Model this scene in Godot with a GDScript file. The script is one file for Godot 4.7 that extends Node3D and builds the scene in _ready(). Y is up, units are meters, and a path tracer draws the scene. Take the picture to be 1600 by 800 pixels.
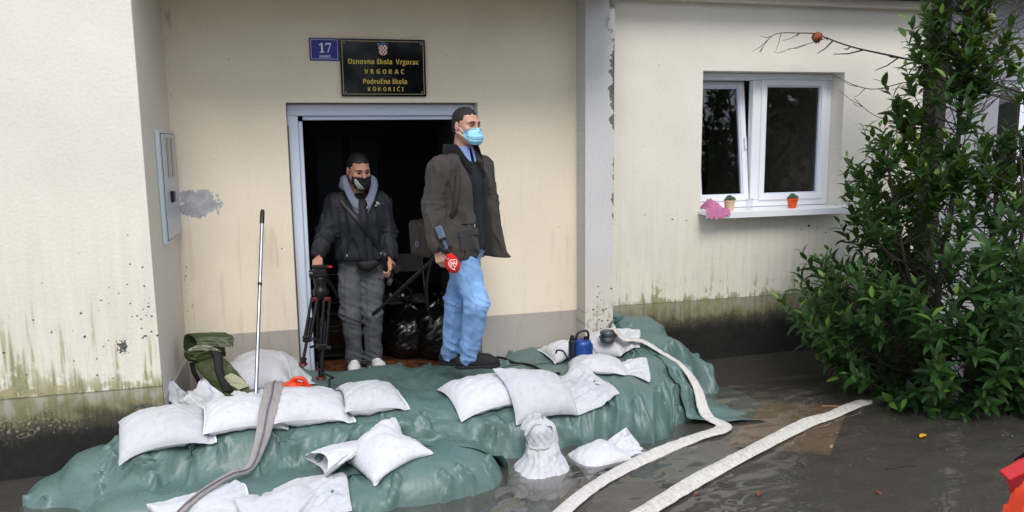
extends Node3D

func _ready() -> void:
	var cam := Camera3D.new()
	cam.name = "camera"
	cam.fov = 36.59
	cam.near = 0.05
	cam.far = 400.0
	cam.transform = Transform3D(Basis(Vector3(0.96726, -0.012857, 0.253463), Vector3(0.04898, 0.989397, -0.13673), Vector3(-0.249018, 0.144668, 0.957633)), Vector3(0, 1.95, 6.0)).orthonormalized()
	add_child(cam)
	var env := Environment.new()
	env.background_mode = Environment.BG_SKY
	var sky := Sky.new()
	var psm := ProceduralSkyMaterial.new()
	psm.sky_top_color = Color(0.88, 0.92, 0.975)
	psm.sky_horizon_color = Color(0.77, 0.80, 0.845)
	psm.sky_curve = 0.35
	psm.ground_bottom_color = Color(0.2, 0.2, 0.2)
	psm.ground_horizon_color = Color(0.5, 0.52, 0.54)
	psm.sky_energy_multiplier = 1.0
	psm.sun_angle_max = 1.0
	sky.sky_material = psm
	env.sky = sky
	env.background_energy_multiplier = 1.0
	env.tonemap_mode = Environment.TONE_MAPPER_LINEAR
	env.tonemap_exposure = 1.75
	env.sdfgi_enabled = true
	env.ssao_enabled = true
	env.ssil_enabled = true
	var we := WorldEnvironment.new()
	we.name = "environment"
	we.environment = env
	add_child(we)
	var sun := DirectionalLight3D.new()
	sun.name = "daylight"
	sun.light_energy = 0.42
	sun.light_angular_distance = 25.0
	sun.light_color = Color(1.0, 0.985, 0.96)
	sun.shadow_enabled = true
	sun.rotation_degrees = Vector3(-47, -4, 0)
	add_child(sun)

	materials()
	build_water()
	build_house()
	build_neighbour()
	build_signs()
	build_meter_box()
	build_sill_things()
	build_heap()
	build_bags()
	build_clutter()
	build_interior_things()
	build_hoses()
	build_reporter()
	build_cameraman()
	build_rescuer()
	build_laurel()
	build_bare_branches()
	build_far_side()
	build_floating()

# ---------------------------------------------------------------- mesh helpers
class MB:
	# collects triangles authored counter-clockwise (seen from outside); commit() flips them for Godot
	var v := PackedVector3Array()
	var uv := PackedVector2Array()
	var col := PackedColorArray()
	var idx := PackedInt32Array()
	var tint := Color.WHITE
	func p(a: Vector3, t := Vector2.ZERO) -> int:
		v.append(a); uv.append(t); col.append(tint)
		return v.size() - 1
	func tri(a: int, b: int, c: int) -> void:
		idx.append(a); idx.append(b); idx.append(c)
	func quad(a: int, b: int, c: int, d: int) -> void:
		tri(a, b, c); tri(a, c, d)
	func face(a: Vector3, b: Vector3, c: Vector3, d: Vector3, ta := Vector2.ZERO, tb := Vector2(1, 0), tc := Vector2(1, 1), td := Vector2(0, 1)) -> void:
		quad(p(a, ta), p(b, tb), p(c, tc), p(d, td))
	func tri3(a: Vector3, b: Vector3, c: Vector3) -> void:
		tri(p(a), p(b), p(c))
	func box(c: Vector3, size: Vector3, bev := 0.004, bas := Basis.IDENTITY) -> void:
		var h := size * 0.5
		bev = minf(bev, minf(h.x, minf(h.y, h.z)) * 0.45)
		var i := h - Vector3.ONE * bev
		var f := func(q: Vector3) -> Vector3: return c + bas * q
		for ax in 3:
			var u := (ax + 1) % 3
			var w := (ax + 2) % 3
			for s in [-1.0, 1.0]:
				var q := []
				for k in [[-1, -1], [1, -1], [1, 1], [-1, 1]]:
					var e := Vector3.ZERO
					e[ax] = h[ax] * s
					e[u] = i[u] * k[0]
					e[w] = i[w] * k[1]
					q.append(f.call(e))
				if s > 0: face(q[0], q[1], q[2], q[3])
				else: face(q[3], q[2], q[1], q[0])
			# bevel strips along ax
			for su in [-1.0, 1.0]:
				for sw in [-1.0, 1.0]:
					var a0 := Vector3.ZERO
					a0[ax] = -i[ax]; a0[u] = h[u] * su; a0[w] = i[w] * sw
					var a1 := a0
					a1[ax] = i[ax]
					var b0 := Vector3.ZERO
					b0[ax] = -i[ax]; b0[u] = i[u] * su; b0[w] = h[w] * sw
					var b1 := b0
					b1[ax] = i[ax]
					if su * sw > 0: face(f.call(a0), f.call(b0), f.call(b1), f.call(a1))
					else: face(f.call(a1), f.call(b1), f.call(b0), f.call(a0))
		for sx in [-1.0, 1.0]:
			for sy in [-1.0, 1.0]:
				for sz in [-1.0, 1.0]:
					var a: Vector3 = f.call(Vector3(h.x * sx, i.y * sy, i.z * sz))
					var b: Vector3 = f.call(Vector3(i.x * sx, h.y * sy, i.z * sz))
					var d: Vector3 = f.call(Vector3(i.x * sx, i.y * sy, h.z * sz))
					if sx * sy * sz > 0: tri3(a, b, d)
					else: tri3(a, d, b)
	func tube(pts: Array, radii: Array, sides := 8, caps := true, flat := 1.0, flat_dir := Vector3.UP) -> void:
		# flat < 1 squeezes the section along flat_dir
		var n := pts.size()
		var rings := []
		var up := Vector3.UP
		for i in n:
			var t: Vector3 = (pts[mini(i + 1, n - 1)] - pts[maxi(i - 1, 0)]).normalized()
			if i == 0:
				up = flat_dir
				if absf(t.dot(up)) > 0.95: up = Vector3.RIGHT if absf(t.x) < 0.9 else Vector3.BACK
			if flat < 1.0 and absf(t.dot(flat_dir)) < 0.95: up = flat_dir
			up = (up - t * up.dot(t)).normalized()
			var side := t.cross(up)
			var r: float = radii[i] if i < radii.size() else radii[-1]
			var ring := []
			for k in sides:
				var a := TAU * k / sides
				ring.append(p(pts[i] + side * cos(a) * r + up * sin(a) * r * flat, Vector2(float(k) / sides, float(i) / n)))
			rings.append(ring)
		for i in n - 1:
			for k in sides:
				var k2 := (k + 1) % sides
				quad(rings[i][k2], rings[i][k], rings[i + 1][k], rings[i + 1][k2])
		if caps:
			for e in [0, n - 1]:
				var ring := []
				for k in sides: ring.append(p(v[rings[e][k]]))
				var m := p(pts[e])
				for k in sides:
					if e == 0: tri(m, ring[k], ring[(k + 1) % sides])
					else: tri(m, ring[(k + 1) % sides], ring[k])
	func lathe(profile: Array, sides := 24, at := Vector3.ZERO, bas := Basis.IDENTITY) -> void:
		# profile: Vector2(radius, height) from bottom to top, outside seen counter-clockwise
		var rows := []
		for q in profile:
			var row := []
			for k in sides + 1:
				var a := TAU * k / sides
				row.append(p(at + bas * Vector3(cos(a) * q.x, q.y, -sin(a) * q.x), Vector2(float(k) / sides, q.y)))
			rows.append(row)
		for i in rows.size() - 1:
			for k in sides:
				quad(rows[i][k], rows[i][k + 1], rows[i + 1][k + 1], rows[i + 1][k])
	func grid(nu: int, nv: int, f: Callable, flip := false) -> void:
		var base := v.size()
		for j in nv + 1:
			for i in nu + 1:
				var q: Vector3 = f.call(float(i) / nu, float(j) / nv)
				p(q, Vector2(float(i) / nu, float(j) / nv))
		for j in nv:
			for i in nu:
				var a := base + j * (nu + 1) + i
				if flip: quad(a, a + nu + 1, a + nu + 2, a + 1)
				else: quad(a, a + 1, a + nu + 2, a + nu + 1)
	func wall(corners: Array, uv_rect: Rect2, axis_u: int, nz := false) -> void:
		pass
	func move(t: Transform3D) -> MB:
		for i in v.size(): v[i] = t * v[i]
		return self
	func join(o: MB) -> void:
		var b := v.size()
		v.append_array(o.v); uv.append_array(o.uv); col.append_array(o.col)
		for i in o.idx: idx.append(b + i)
	func commit(weld := false) -> ArrayMesh:
		if weld: _weld()
		var n := PackedVector3Array()
		n.resize(v.size())
		var out := PackedInt32Array()
		out.resize(idx.size())
		for i in range(0, idx.size(), 3):
			var a := idx[i]
			var b := idx[i + 1]
			var c := idx[i + 2]
			var f := (v[b] - v[a]).cross(v[c] - v[a])
			n[a] += f; n[b] += f; n[c] += f
			out[i] = a; out[i + 1] = c; out[i + 2] = b
		for i in n.size(): n[i] = n[i].normalized() if n[i].length_squared() > 1e-20 else Vector3.UP
		var arr := []
		arr.resize(Mesh.ARRAY_MAX)
		arr[Mesh.ARRAY_VERTEX] = v
		arr[Mesh.ARRAY_NORMAL] = n
		arr[Mesh.ARRAY_TEX_UV] = uv
		arr[Mesh.ARRAY_COLOR] = col
		arr[Mesh.ARRAY_INDEX] = out
		var m := ArrayMesh.new()
		m.add_surface_from_arrays(Mesh.PRIMITIVE_TRIANGLES, arr)
		return m
	func _weld() -> void:
		var seen := {}
		var map := PackedInt32Array()
		map.resize(v.size())
		for i in v.size():
			var k := Vector3i((v[i] * 20000.0).round())
			if not seen.has(k): seen[k] = i
			map[i] = seen[k]
		for i in idx.size(): idx[i] = map[idx[i]]

# signed-distance grid -> surface nets: bodies, heads, hands, clothing
class Field:
	var o: Vector3
	var c: float
	var nx: int
	var ny: int
	var nz: int
	var d := PackedFloat32Array()
	func _init(lo: Vector3, hi: Vector3, cell: float) -> void:
		o = lo; c = cell
		nx = int(ceil((hi.x - lo.x) / cell)) + 1
		ny = int(ceil((hi.y - lo.y) / cell)) + 1
		nz = int(ceil((hi.z - lo.z) / cell)) + 1
		d.resize(nx * ny * nz)
		d.fill(1.0)
	func _span(lo: Vector3, hi: Vector3) -> Array:
		var a := ((lo - o) / c).floor()
		var b := ((hi - o) / c).ceil()
		return [clampi(int(a.x), 0, nx - 1), clampi(int(a.y), 0, ny - 1), clampi(int(a.z), 0, nz - 1), clampi(int(b.x), 0, nx - 1), clampi(int(b.y), 0, ny - 1), clampi(int(b.z), 0, nz - 1)]
	func _put(i: int, e: float, k: float, cut: bool) -> void:
		var old := d[i]
		if cut:
			e = -e
			var h := maxf(k - absf(old - e), 0.0)
			d[i] = maxf(old, e) + h * h / (4.0 * k)
		else:
			var h := maxf(k - absf(old - e), 0.0)
			d[i] = minf(old, e) - h * h / (4.0 * k)
	# tapered capsule; flat > 1 squeezes it along dir
	func cap(a: Vector3, b: Vector3, ra: float, rb: float, k := 0.02, flat := 1.0, dir := Vector3.FORWARD, cut := false) -> void:
		var m := maxf(ra, rb) + k + c * 3.0
		var s := _span(a.min(b) - Vector3.ONE * m, a.max(b) + Vector3.ONE * m)
		dir = dir.normalized()
		var fa := a + dir * (a.dot(dir) * (flat - 1.0))
		var fb := b + dir * (b.dot(dir) * (flat - 1.0))
		var ba := fb - fa
		var l2 := maxf(ba.length_squared(), 1e-9)
		for z in range(s[2], s[5] + 1):
			for y in range(s[1], s[4] + 1):
				var row := (z * ny + y) * nx
				for x in range(s[0], s[3] + 1):
					var q := o + Vector3(x, y, z) * c
					q += dir * (q.dot(dir) * (flat - 1.0))
					var h := clampf((q - fa).dot(ba) / l2, 0.0, 1.0)
					var e := (q - fa - ba * h).length() - lerpf(ra, rb, h)
					if flat > 1.0: e *= 0.75
					_put(row + x, e, k, cut)
	func ell(ctr: Vector3, r: Vector3, k := 0.02, bas := Basis.IDENTITY, cut := false) -> void:
		var m := maxf(r.x, maxf(r.y, r.z)) + k + c * 3.0
		var s := _span(ctr - Vector3.ONE * m, ctr + Vector3.ONE * m)
		var inv := bas.transposed()
		var rm := minf(r.x, minf(r.y, r.z))
		for z in range(s[2], s[5] + 1):
			for y in range(s[1], s[4] + 1):
				var row := (z * ny + y) * nx
				for x in range(s[0], s[3] + 1):
					var q := inv * (o + Vector3(x, y, z) * c - ctr)
					var a := q / r
					var k0 := a.length()
					var k1 := (a / r).length()
					var e := -rm if k1 < 1e-6 else k0 * (k0 - 1.0) / k1
					_put(row + x, e, k, cut)
	func rbox(ctr: Vector3, h: Vector3, rad: float, k := 0.02, bas := Basis.IDENTITY, cut := false) -> void:
		var m := h.length() + rad + k + c * 3.0
		var s := _span(ctr - Vector3.ONE * m, ctr + Vector3.ONE * m)
		var inv := bas.transposed()
		for z in range(s[2], s[5] + 1):
			for y in range(s[1], s[4] + 1):
				var row := (z * ny + y) * nx
				for x in range(s[0], s[3] + 1):
					var q := (inv * (o + Vector3(x, y, z) * c - ctr)).abs() - h
					var e := q.max(Vector3.ZERO).length() + minf(maxf(q.x, maxf(q.y, q.z)), 0.0) - rad
					_put(row + x, e, k, cut)
	# cut away everything on the side of the plane that n points to
	func plane(at: Vector3, n: Vector3) -> void:
		n = n.normalized()
		for z in nz:
			for y in ny:
				var row := (z * ny + y) * nx
				for x in nx:
					var e := (o + Vector3(x, y, z) * c - at).dot(n)
					if e > d[row + x]: d[row + x] = e
	func bend(f: Callable, reach := 0.05) -> void:
		for z in nz:
			for y in ny:
				var row := (z * ny + y) * nx
				for x in nx:
					if absf(d[row + x]) < reach:
						d[row + x] += f.call(o + Vector3(x, y, z) * c)
	func at(q: Vector3) -> float:
		var g := (q - o) / c
		var x := clampi(int(g.x), 0, nx - 2)
		var y := clampi(int(g.y), 0, ny - 2)
		var z := clampi(int(g.z), 0, nz - 2)
		var f := g - Vector3(x, y, z)
		var r := 0.0
		for k in 8:
			var a := k & 1
			var b := (k >> 1) & 1
			var e := k >> 2
			r += d[((z + e) * ny + y + b) * nx + x + a] * (f.x if a else 1.0 - f.x) * (f.y if b else 1.0 - f.y) * (f.z if e else 1.0 - f.z)
		return r
	# walk from outside towards the surface
	func hit(from: Vector3, dir: Vector3, far := 0.6) -> Vector3:
		var t := 0.0
		for i in 160:
			var e := at(from + dir * t)
			if e < 0.0004: break
			t += clampf(e * 0.7, 0.0006, 0.012)
			if t > far: break
		return from + dir * t
	func normal_at(q: Vector3) -> Vector3:
		var h := c
		return Vector3(at(q + Vector3(h, 0, 0)) - at(q - Vector3(h, 0, 0)), at(q + Vector3(0, h, 0)) - at(q - Vector3(0, h, 0)), at(q + Vector3(0, 0, h)) - at(q - Vector3(0, 0, h))).normalized()
	func mesh(paint: Variant = null) -> MB:
		var m := MB.new()
		var id := PackedInt32Array()
		id.resize(d.size())
		id.fill(-1)
		var sx := 1
		var sy := nx
		var sz := nx * ny
		var off := [0, sx, sy, sx + sy, sz, sz + sx, sz + sy, sz + sx + sy]
		var ed := [[0, 1], [2, 3], [4, 5], [6, 7], [0, 2], [1, 3], [4, 6], [5, 7], [0, 4], [1, 5], [2, 6], [3, 7]]
		for z in nz - 1:
			for y in ny - 1:
				for x in nx - 1:
					var i := (z * ny + y) * nx + x
					var neg := 0
					for k in 8:
						if d[i + off[k]] < 0.0: neg += 1
					if neg == 0 or neg == 8: continue
					var sum := Vector3.ZERO
					var n := 0
					for e in ed:
						var a := d[i + off[e[0]]]
						var b := d[i + off[e[1]]]
						if (a < 0.0) != (b < 0.0):
							var t := a / (a - b)
							var pa := Vector3(e[0] & 1, (e[0] >> 1) & 1, e[0] >> 2)
							var pb := Vector3(e[1] & 1, (e[1] >> 1) & 1, e[1] >> 2)
							sum += pa.lerp(pb, t)
							n += 1
					var q := o + (Vector3(x, y, z) + sum / n) * c
					if paint: m.tint = paint.call(q)
					id[i] = m.p(q)
		for z in range(1, nz - 1):
			for y in range(1, ny - 1):
				for x in range(1, nx - 1):
					var i := (z * ny + y) * nx + x
					var a := d[i] < 0.0
					if a != (d[i + sx] < 0.0):
						_q(m, id[i - sy - sz], id[i - sz], id[i], id[i - sy], a)
					if a != (d[i + sy] < 0.0):
						_q(m, id[i - sx - sz], id[i - sx], id[i], id[i - sz], a)
					if a != (d[i + sz] < 0.0):
						_q(m, id[i - sx - sy], id[i - sy], id[i], id[i - sx], a)
		return m
	func _q(m: MB, a: int, b: int, e: int, f: int, front: bool) -> void:
		if a < 0 or b < 0 or e < 0 or f < 0: return
		if front: m.quad(a, b, e, f)
		else: m.quad(f, e, b, a)

var taken := {}
func numbered(called: String, parent: Node) -> String:
	var key := str(parent.get_instance_id()) + called
	var n: int = taken.get(key, 0)
	taken[key] = n + 1
	return called if n == 0 else "%s_%03d" % [called, n]
func thing(called: String, label: String, category: String, at := Vector3.ZERO, group := "") -> Node3D:
	var o := Node3D.new()
	o.name = numbered(called, self)
	add_child(o, true)
	o.position = at
	tag(o, label, category, group)
	return o
func tag(o: Node, label: String, category: String, group := "") -> void:
	o.set_meta("label", label)
	o.set_meta("category", category)
	if group: o.set_meta("group", group)
func part(called: String, m: Variant, mat: Material, parent: Node = self) -> MeshInstance3D:
	var o := MeshInstance3D.new()
	o.name = numbered(called, parent)
	o.mesh = m.commit() if m is MB else m
	o.material_override = mat
	parent.add_child(o, true)
	return o
func struct(called: String, m: Variant, mat: Material) -> MeshInstance3D:
	var o := part(called, m, mat)
	o.set_meta("kind", "structure")
	return o
func bx(c: Vector3, size: Vector3, bev := 0.004, bas := Basis.IDENTITY) -> MB:
	var m := MB.new()
	m.box(c, size, bev, bas)
	return m
func tb(pts: Array, radii: Array, sides := 8, flat := 1.0, dir := Vector3.UP) -> MB:
	var m := MB.new()
	m.tube(pts, radii, sides, true, flat, dir)
	return m
func curve(pts: Array, per := 6) -> Array:
	# Catmull-Rom through the points
	var out := []
	var n := pts.size()
	for i in n - 1:
		var a: Vector3 = pts[maxi(i - 1, 0)]
		var b: Vector3 = pts[i]
		var c: Vector3 = pts[i + 1]
		var d: Vector3 = pts[mini(i + 2, n - 1)]
		for k in per:
			out.append(b.cubic_interpolate(c, a, d, float(k) / per))
	out.append(pts[n - 1])
	return out
func noise(freq: float, octaves := 4, s := 1, kind := FastNoiseLite.TYPE_SIMPLEX_SMOOTH) -> FastNoiseLite:
	var n := FastNoiseLite.new()
	n.noise_type = kind
	n.frequency = freq
	n.fractal_octaves = octaves
	n.seed = s
	return n
func lin(r: float, g: float, b: float) -> Color:   # real-world base colour (linear) for albedo_color
	return Color(r, g, b).linear_to_srgb()
func mat(c: Color, rough := 0.8, metal := 0.0) -> StandardMaterial3D:
	var m := StandardMaterial3D.new()
	m.albedo_color = c
	m.roughness = rough
	m.metallic = metal
	return m
func noise_tex(freq: float, octaves: int, s: int, size := 512, ramp: Array = [], normal := 0.0) -> NoiseTexture2D:
	var t := NoiseTexture2D.new()
	t.noise = noise(freq, octaves, s)
	t.width = size
	t.height = size
	t.seamless = true
	if ramp.size():
		var g := Gradient.new()
		g.offsets = PackedFloat32Array(range(ramp.size()).map(func(i): return float(i) / (ramp.size() - 1)))
		g.colors = PackedColorArray(ramp)
		t.color_ramp = g
	if normal > 0.0:
		t.as_normal_map = true
		t.bump_strength = normal
	return t
func weave_tex(size: int, pitch: int, s: int, diag := false, amount := 0.5) -> ImageTexture:
	# height picture of woven threads with slubs
	var im := Image.create(size, size, false, Image.FORMAT_L8)
	var nz := noise(0.03, 3, s)
	for y in size:
		for x in size:
			var a := 0.0
			if diag: a = 0.5 + 0.5 * sin(TAU * (x + y) / pitch)
			else:
				var cx := int(x * 2.0 / pitch)
				var cy := int(y * 2.0 / pitch)
				var fx := absf(sin(PI * x * 2.0 / pitch))
				var fy := absf(sin(PI * y * 2.0 / pitch))
				a = fx if (cx + cy) % 2 else fy
			var h := clampf(0.5 + (a - 0.5) * amount + nz.get_noise_2d(x, y) * 0.35, 0.0, 1.0)
			im.set_pixel(x, y, Color(h, h, h))
	return ImageTexture.create_from_image(im)
func tri_bump(m: StandardMaterial3D, tex: Texture2D, scale: float, per_m: float, world := false) -> StandardMaterial3D:
	m.heightmap_enabled = true
	m.heightmap_texture = tex
	m.heightmap_scale = scale
	m.uv1_triplanar = true
	m.uv1_world_triplanar = world
	m.uv1_scale = Vector3.ONE * per_m
	return m
func sm(a: float, b: float, x: float) -> float:
	return smoothstep(a, b, x)

# ---------------------------------------------------------------- materials shared by several builders
var M := {}
func materials() -> void:
	var stucco := noise_tex(0.09, 4, 11, 512)
	var fine := noise_tex(0.02, 5, 12, 512)
	M.stucco = stucco
	M.fine = fine
	M.weave = weave_tex(512, 8, 3, false, 0.8)
	M.denim = weave_tex(512, 8, 4, true, 0.7)
	M.cloth = noise_tex(0.012, 5, 13, 512)
	M.pvc = mat(Color(0.92, 0.93, 0.955), 0.32)
	M.pvc_blue = mat(Color(0.83, 0.87, 0.94), 0.35)
	M.dark = mat(Color(0.05, 0.05, 0.055), 0.5)
	M.black_plastic = mat(Color(0.07, 0.07, 0.08), 0.38)
	M.rubber = mat(Color(0.045, 0.045, 0.05), 0.7)
	M.steel = mat(Color(0.62, 0.65, 0.70), 0.32, 0.9)
	var gl := StandardMaterial3D.new()
	gl.transparency = BaseMaterial3D.TRANSPARENCY_ALPHA
	gl.albedo_color = Color(0.04, 0.05, 0.05, 0.06)
	gl.roughness = 0.02
	gl.metallic_specular = 0.75
	M.glass = gl
	M.reveal = tri_bump(mat(Color(0.855, 0.825, 0.77), 0.9), stucco, 0.16, 2.2, true)
	M.grey_paint = tri_bump(mat(Color(0.70, 0.68, 0.66), 0.88), stucco, 0.14, 2.2, true)

# front face with holes, reveals of the given depth, sides and back; uv runs over the whole rectangle
func wall_panel(x0: float, x1: float, y0: float, y1: float, z: float, depth: float, holes: Array = [], at := Transform3D.IDENTITY, rect := Rect2()) -> MB:
	var m := MB.new()
	if rect.size.x == 0.0: rect = Rect2(x0, y0, x1 - x0, y1 - y0)
	var t := func(x: float, y: float) -> Vector2: return Vector2((x - rect.position.x) / rect.size.x, 1.0 - (y - rect.position.y) / rect.size.y)
	var q := func(x: float, y: float, zz: float) -> int: return m.p(at * Vector3(x, y, zz), t.call(x, y))
	var xs := [x0, x1]
	var ys := [y0, y1]
	for h in holes:
		xs.append_array([h.position.x, h.end.x])
		ys.append_array([h.position.y, h.end.y])
	xs.sort()
	ys.sort()
	for j in ys.size() - 1:
		for i in xs.size() - 1:
			if xs[i + 1] - xs[i] < 1e-5 or ys[j + 1] - ys[j] < 1e-5: continue
			var mid := Vector2((xs[i] + xs[i + 1]) * 0.5, (ys[j] + ys[j + 1]) * 0.5)
			var out := false
			for h in holes:
				if h.has_point(mid): out = true
			if out: continue
			for s in [0, 1]:
				var zz: float = z if s == 0 else z - depth
				var a: int = q.call(xs[i], ys[j], zz)
				var b: int = q.call(xs[i + 1], ys[j], zz)
				var c: int = q.call(xs[i + 1], ys[j + 1], zz)
				var d: int = q.call(xs[i], ys[j + 1], zz)
				if s == 0: m.quad(a, b, c, d)
				else: m.quad(d, c, b, a)
	var ring := func(r: Rect2, inward: bool) -> void:
		var c := [r.position, Vector2(r.end.x, r.position.y), r.end, Vector2(r.position.x, r.end.y)]
		for k in 4:
			var a: Vector2 = c[k]
			var b: Vector2 = c[(k + 1) % 4]
			var i0: int = q.call(a.x, a.y, z)
			var i1: int = q.call(b.x, b.y, z)
			var i2: int = q.call(b.x, b.y, z - depth)
			var i3: int = q.call(a.x, a.y, z - depth)
			if inward: m.quad(i0, i1, i2, i3)
			else: m.quad(i3, i2, i1, i0)
	ring.call(Rect2(x0, y0, x1 - x0, y1 - y0), false)
	for h in holes: ring.call(h, true)
	return m

func blend(a: Vector3, b: Vector3, t: float) -> Vector3: return a.lerp(b, clampf(t, 0.0, 1.0))

# weathered render: what the paint, the moss and the flood's tide marks look like at each spot of a wall
func wall_picture(r: Rect2, ppm: float, kind: String) -> StandardMaterial3D:
	var w := int(r.size.x * ppm)
	var h := int(r.size.y * ppm)
	var by := PackedByteArray()
	by.resize(w * h * 3)
	var n1 := noise(1.1, 4, 21)
	var n2 := noise(9.0, 3, 22)
	var n3 := noise(38.0, 3, 23)
	var st := noise(1.0, 3, 24)
	var n4 := noise(3.2, 4, 25)
	var n5 := noise(55.0, 3, 26)
	var cream := Vector3(0.890, 0.868, 0.825)
	var grey := Vector3(0.70, 0.685, 0.67)
	var moss := Vector3(0.36, 0.375, 0.20)
	var olive := Vector3(0.40, 0.375, 0.25)
	var soot := Vector3(0.085, 0.082, 0.078)
	var chip := Vector3(0.36, 0.36, 0.36)
	var plinth := 0.50 if kind == "left" else (0.55 if kind == "right" else 0.565)
	var chips := []
	var rng := RandomNumberGenerator.new()
	rng.seed = 77
	if kind == "left":
		for k in 46: chips.append(Vector3(rng.randf_range(-2.0, -0.97), rng.randf_range(0.55, 1.45), rng.randf_range(0.002, 0.007)))
		for k in 18: chips.append(Vector3(-0.99 + rng.randfn(0, 0.035), 0.93 + rng.randfn(0, 0.1), rng.randf_range(0.003, 0.007)))
	elif kind == "right":
		for k in 22: chips.append(Vector3(rng.randf_range(2.5, 5.4), rng.randf_range(0.7, 2.9), rng.randf_range(0.002, 0.006)))
		for q in [Vector3(4.62, 1.40, 0.012), Vector3(4.60, 1.425, 0.009), Vector3(4.38, 1.17, 0.011), Vector3(4.30, 1.14, 0.007), Vector3(4.46, 1.15, 0.006), Vector3(4.56, 1.10, 0.008), Vector3(3.02, 1.28, 0.008)]: chips.append(q)
	elif kind == "entrance":
		for k in 16: chips.append(Vector3(rng.randf_range(-0.9, 2.1), rng.randf_range(0.6, 2.9), rng.randf_range(0.002, 0.005)))
		for k in 14: chips.append(Vector3(-0.91 + rng.randfn(0, 0.012), rng.randf_range(0.75, 1.1), rng.randf_range(0.002, 0.004)))
	elif kind == "column":
		for k in 26: chips.append(Vector3(2.26 + rng.randfn(0, 0.06), 0.7 + rng.randfn(0, 0.22), rng.randf_range(0.003, 0.008)))
	var cells := {}
	for q in chips:
		for iy in range(int((q.y - 0.04 - r.position.y) * 20), int((q.y + 0.04 - r.position.y) * 20) + 1):
			for ix in range(int((q.x - 0.04 - r.position.x) * 20), int((q.x + 0.04 - r.position.x) * 20) + 1):
				var key := Vector2i(ix, iy)
				if not cells.has(key): cells[key] = []
				cells[key].append(q)
	var at := 0
	for py in h:
		var y := r.end.y - (py + 0.5) / ppm
		for px in w:
			var x := r.position.x + (px + 0.5) / ppm
			var a := n1.get_noise_2d(x, y)
			var f := n3.get_noise_2d(x, y)
			var c := cream * (1.0 + a * 0.035 + f * 0.02)
			var g := n2.get_noise_2d(x, y)
			if kind == "left" or kind == "right":
				var run := st.get_noise_2d(x * 13.0, y * 0.9)          # narrow runs down the wall
				var run2 := st.get_noise_2d(x * 42.0 + 50.0, y * 2.2)
				var side := 0.0
				if kind == "left": side = sm(-0.9, -2.0, x) * 0.30
				else: side = sm(2.4, 2.9, x) * sm(5.2, 3.4, x) * 0.10
				c = blend(c, Vector3(0.80, 0.775, 0.70), sm(1.9, 0.7, y) * (0.35 + run * 0.4))
				c *= 1.0 - 0.05 * sm(0.15, 0.6, run2 + g * 0.5) * sm(1.4, 0.6, y)
				if y < plinth:
					c = grey * (1.0 + a * 0.06 + f * 0.04)
					if kind == "right": c = blend(c, Vector3(0.57, 0.56, 0.53), 0.5)
				var up := (y - plinth)
				# moss: strongest just above and on the plinth, climbing in runs
				var climb := 0.10 + 0.55 * sm(0.12, 0.75, run + side * 0.8) + side * 0.5
				if kind == "right": climb = 0.05 + 0.22 * sm(0.2, 0.75, run + side + g * 0.6)
				var mo := sm(climb, 0.0, up) * sm(-0.38, 0.3, g * 0.9 + run2 * 0.55 + run * 0.35 + side) if up > 0.0 else (0.30 + 0.50 * sm(-0.4, 0.5, g + run * 0.8 + run2 * 0.3 + side))
				if kind == "right" and x < 2.75: mo *= 0.55
				c = blend(c, blend(moss, Vector3(0.56, 0.53, 0.36), 0.35 + g * 0.9 - run * 0.3), mo * (0.80 if up < 0.0 else 0.72))
				# brown film, then the black wet band with a broken edge
				var tide := 0.36 if kind == "left" else 0.385
				var e := y - tide - g * 0.035 - n4.get_noise_2d(x, y) * 0.06 - run2 * 0.02
				c = blend(c, olive, sm(0.14, -0.01, e) * 0.72)
				c = blend(c, Vector3(0.21, 0.20, 0.165), sm(0.05, -0.03, e) * (0.8 - 0.25 * sm(0.1, 0.5, g)))
				c = blend(c, soot * (1.0 + g * 0.5), sm(-0.01, -0.13, e) * (0.93 if kind == "left" else 0.97))
				if kind == "left":
					# paint flaked off in two ragged patches
					var fk := exp(-pow((x + 1.135) / 0.042, 2.0) - pow((y - 0.765) / 0.055, 2.0)) * 0.95 + exp(-pow((x + 1.05) / 0.10, 2.0) - pow((y - 0.385) / 0.020, 2.0)) * 0.95
					if fk > 0.08: c = blend(c, chip * (0.9 + f * 0.4), sm(0.62, 0.68, fk + n5.get_noise_2d(x, y) * 0.55))
					# crumbly pale bloom between the moss and the wet band
					var bl := sm(0.12, 0.45, f + g * 0.5) * sm(0.10, 0.02, absf(e + 0.03)) * sm(-1.25, -1.6, x + g * 0.2)
					c = blend(c, Vector3(0.62, 0.60, 0.52), bl * 0.75)
					if y > 0.50 and y < 0.56: c = blend(c, Vector3(0.66, 0.60, 0.46), sm(0.05, 0.3, n4.get_noise_2d(x * 2.0, y * 4.0)) * sm(-1.35, -1.5, x) * 0.8)
				else:
					var bl2 := sm(0.2, 0.5, f + g * 0.3) * sm(0.06, 0.0, absf(e + 0.02))
					c = blend(c, Vector3(0.5, 0.49, 0.44), bl2 * 0.5)
				if absf(up) < 0.0035: c *= 0.72
			elif kind == "entrance":
				c = Vector3(0.905, 0.855, 0.775) * (1.0 + a * 0.03 + f * 0.02)
				if y < plinth: c = Vector3(0.67, 0.64, 0.615) * (1.0 + a * 0.04 + f * 0.03)
				c *= 1.0 - 0.05 * sm(0.25, 0.7, st.get_noise_2d(x * 9.0, y * 0.8)) * sm(2.2, 0.8, y)
				# bare cement patch beside the meter box
				var pd := Vector2((x + 0.775) / 0.150, (y - 1.55) / 0.105).length() + n2.get_noise_2d(x * 1.2, y * 1.2) * 0.42 + f * 0.2
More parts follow.
